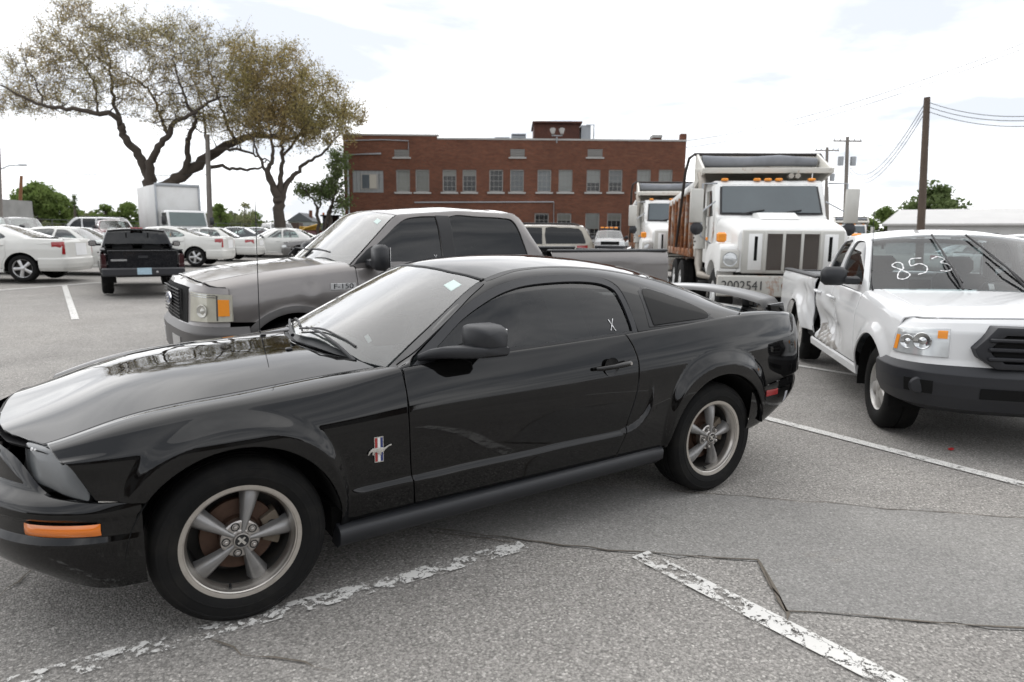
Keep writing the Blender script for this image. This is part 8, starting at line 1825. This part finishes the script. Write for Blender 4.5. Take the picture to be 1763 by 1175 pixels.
for px, dep, h, lb, sw in ((494, 52, toc(494)+R_(15), 'white van facing the camera right of the maroon pickup', M_truckwhite), (113, 46, LEFT+R_(12), 'white van side-on above the row of white saloons at the left', M_truckwhite), (984, 40, TOCAM-R_(8), 'white van facing the camera left of the light bar pickup', M_truckwhite)):
    x, y, z = spot_depth(px, dep); clone(cT, 'white_van', (x, y, z), h, lb, 'van', swap={'champagne_paint': sw, 'dark_tinted_glass': M_tint})
# white box truck
BXT = empty('box_truck', (0, 0, 0), 0, 'white box truck facing the camera behind the black pickup', 'truck'); hB = toc(300)+R_(13); x, y, z = spot_depth(326, 38); BXT.location = (x, y, z); BXT.rotation_euler = (0, 0, hB)
def bt(name, mat, c, d, bev=0, par=None): mb = MB(); mb.box(c, d, None, bev); return mb.build(name, mat, par or BXT, sharp=50)
bx_ = bt('cargo_box', plain('white_cargo_panel', (.66, .66, .65), .5, var=.08, scale=1, dirt=((.45, .44, .42), 1.2, .5)), (-3.6, 0, 2.45), (4.6, 2.3, 2.55), .03)
for (yy, zz, dy, dz) in ((0, 3.72, 2.34, .16), (0, 1.2, 2.34, .12), (1.13, 2.45, .10, 2.5), (-1.13, 2.45, .10, 2.5)): bt('box_edge_rail', M_galv, (-1.30, yy, zz), (.08, dy, dz), .01, bx_)
mb = MB(); mb.prism([(-1.15, .75), (.55, .75), (.62, 1.15), (.58, 1.45), (.25, 2.25), (.10, 2.32), (-1.15, 2.32)], -1.0, 1.0, 'y'); cb_ = mb.build('cab', M_truckwhite, BXT, bevel=.06)
mb = MB(); mb.add([(.615, -.92, 1.47), (.615, .92, 1.47), (.30, .88, 2.20), (.30, -.88, 2.20)], [(0, 1, 2, 3)]); mb.build('windshield', plain('green_grey_glass', (.085, .115, .11), .08, coat=1, var=.3, scale=1.5), BXT)
for s in (1, -1):
    mb = MB(); mb.prism([(.45, 1.48), (.18, 2.18), (-.75, 2.18), (-.75, 1.48)], s*1.005, s*1.012, 'y'); mb.build('door_window', M_tint2, BXT); bt('wing_mirror', M_plas, (.55, s*1.22, 1.75), (.08, .22, .42), .03); bt('headlamp', M_lampclear, (.64, s*.78, .98), (.04, .34, .16), .02); bt('turn_signal', M_amber_in, (.64, s*.96, .98), (.04, .06, .14), .01)
bt('front_bumper', M_truckwhite, (.66, 0, .70), (.12, 2.0, .26), .03); bt('grille', M_dark, (.645, 0, 1.12), (.03, 1.1, .14), .01); bt('chassis_frame', M_dark, (-2.5, 0, .85), (6.0, .8, .3))
for x_ in (0, -3.9):
    for s in (1, -1): c = copy_tree(w_p, BXT); c.location = (x_, s*.98, .37); c.rotation_euler = (0, 0, 0 if s > 0 else PI)
# yellow loader
LD = empty('backhoe_loader', (*spot_depth(556, 56)[:2], spot_depth(556, 56)[2]), LEFT+R_(15), 'yellow backhoe loader with a dark cab beyond the grey pickup windshield', 'loader'); M_yel = plain('loader_yellow', (.62, .36, .02), .45, var=.15, dirt=((.25, .17, .06), 3, .5)); M_orng = plain('orange_beacon', (.85, .22, .02), .3)
def lb_(name, mat, c, d, bev=.03, M=None): mb = MB(); mb.box(c, d, M, bev); return mb.build(name, mat, LD, sharp=50)
lb_('engine_cover', M_yel, (.9, 0, 1.25), (1.6, .9, .7)); lb_('chassis', M_dark, (.2, 0, .75), (3.6, .8, .4)); 
for s in (1, -1):
    for (xx, yy) in ((-.15, .62), (-1.35, .62)): mb = MB(); mb.tube([(xx, s*yy, 1.3), (xx-.02, s*yy*.95, 2.45)], .05, 6); mb.build('cab_post', M_plas, LD)
    mb = MB(); mb.tube([(.1, s*.68, 1.75), (1.2, s*.68, 1.45), (2.3, s*.68, .60)], .11, 8); mb.build('loader_arm', M_yel, LD); 
    for (xx, rr) in ((1.5, .45), (-1.0, .70)): mb = MB(); mb.rev([(.0, .0), (rr*.5, .0), (rr*.55, .06), (rr*.95, .08), (rr, .03), (rr, -.28), (rr*.9, -.34), (0, -.3)], (xx, 0, rr), 26); mb.V = [(v[0], s*(v[1]+.85), v[2]) for v in mb.V]; mb.build('wheel', M_tyre, LD)
    mb = MB(); mb.cyl((-.2, s*.5, 2.52), (-.2, s*.5, 2.70), .09, n=10); mb.build('beacon', M_orng, LD)
lb_('cab_roof', M_plas, (-.75, 0, 2.48), (1.6, 1.35, .10)); lb_('cab_glass', M_tint2, (-.75, 0, 1.9), (1.2, 1.2, 1.05), .02); mb = MB(); mb.prism([(2.2, .3), (2.9, .25), (2.95, .35), (2.45, .95), (2.2, .9)], -1.0, 1.0, 'y'); mb.build('bucket', M_yel, LD, bevel=.02); mb = MB(); mb.tube([(-1.7, 0, 1.0), (-2.6, 0, 2.6), (-3.2, 0, 1.6)], .13, 8); mb.build('digger_boom', M_yel, LD)
# the wheels the others were copied from
for w_ in (w_f, w_t, w_s5, w_ss, w_p, w_d):
    for ch in list(w_.children): bpy.data.objects.remove(ch)
    bpy.data.objects.remove(w_)
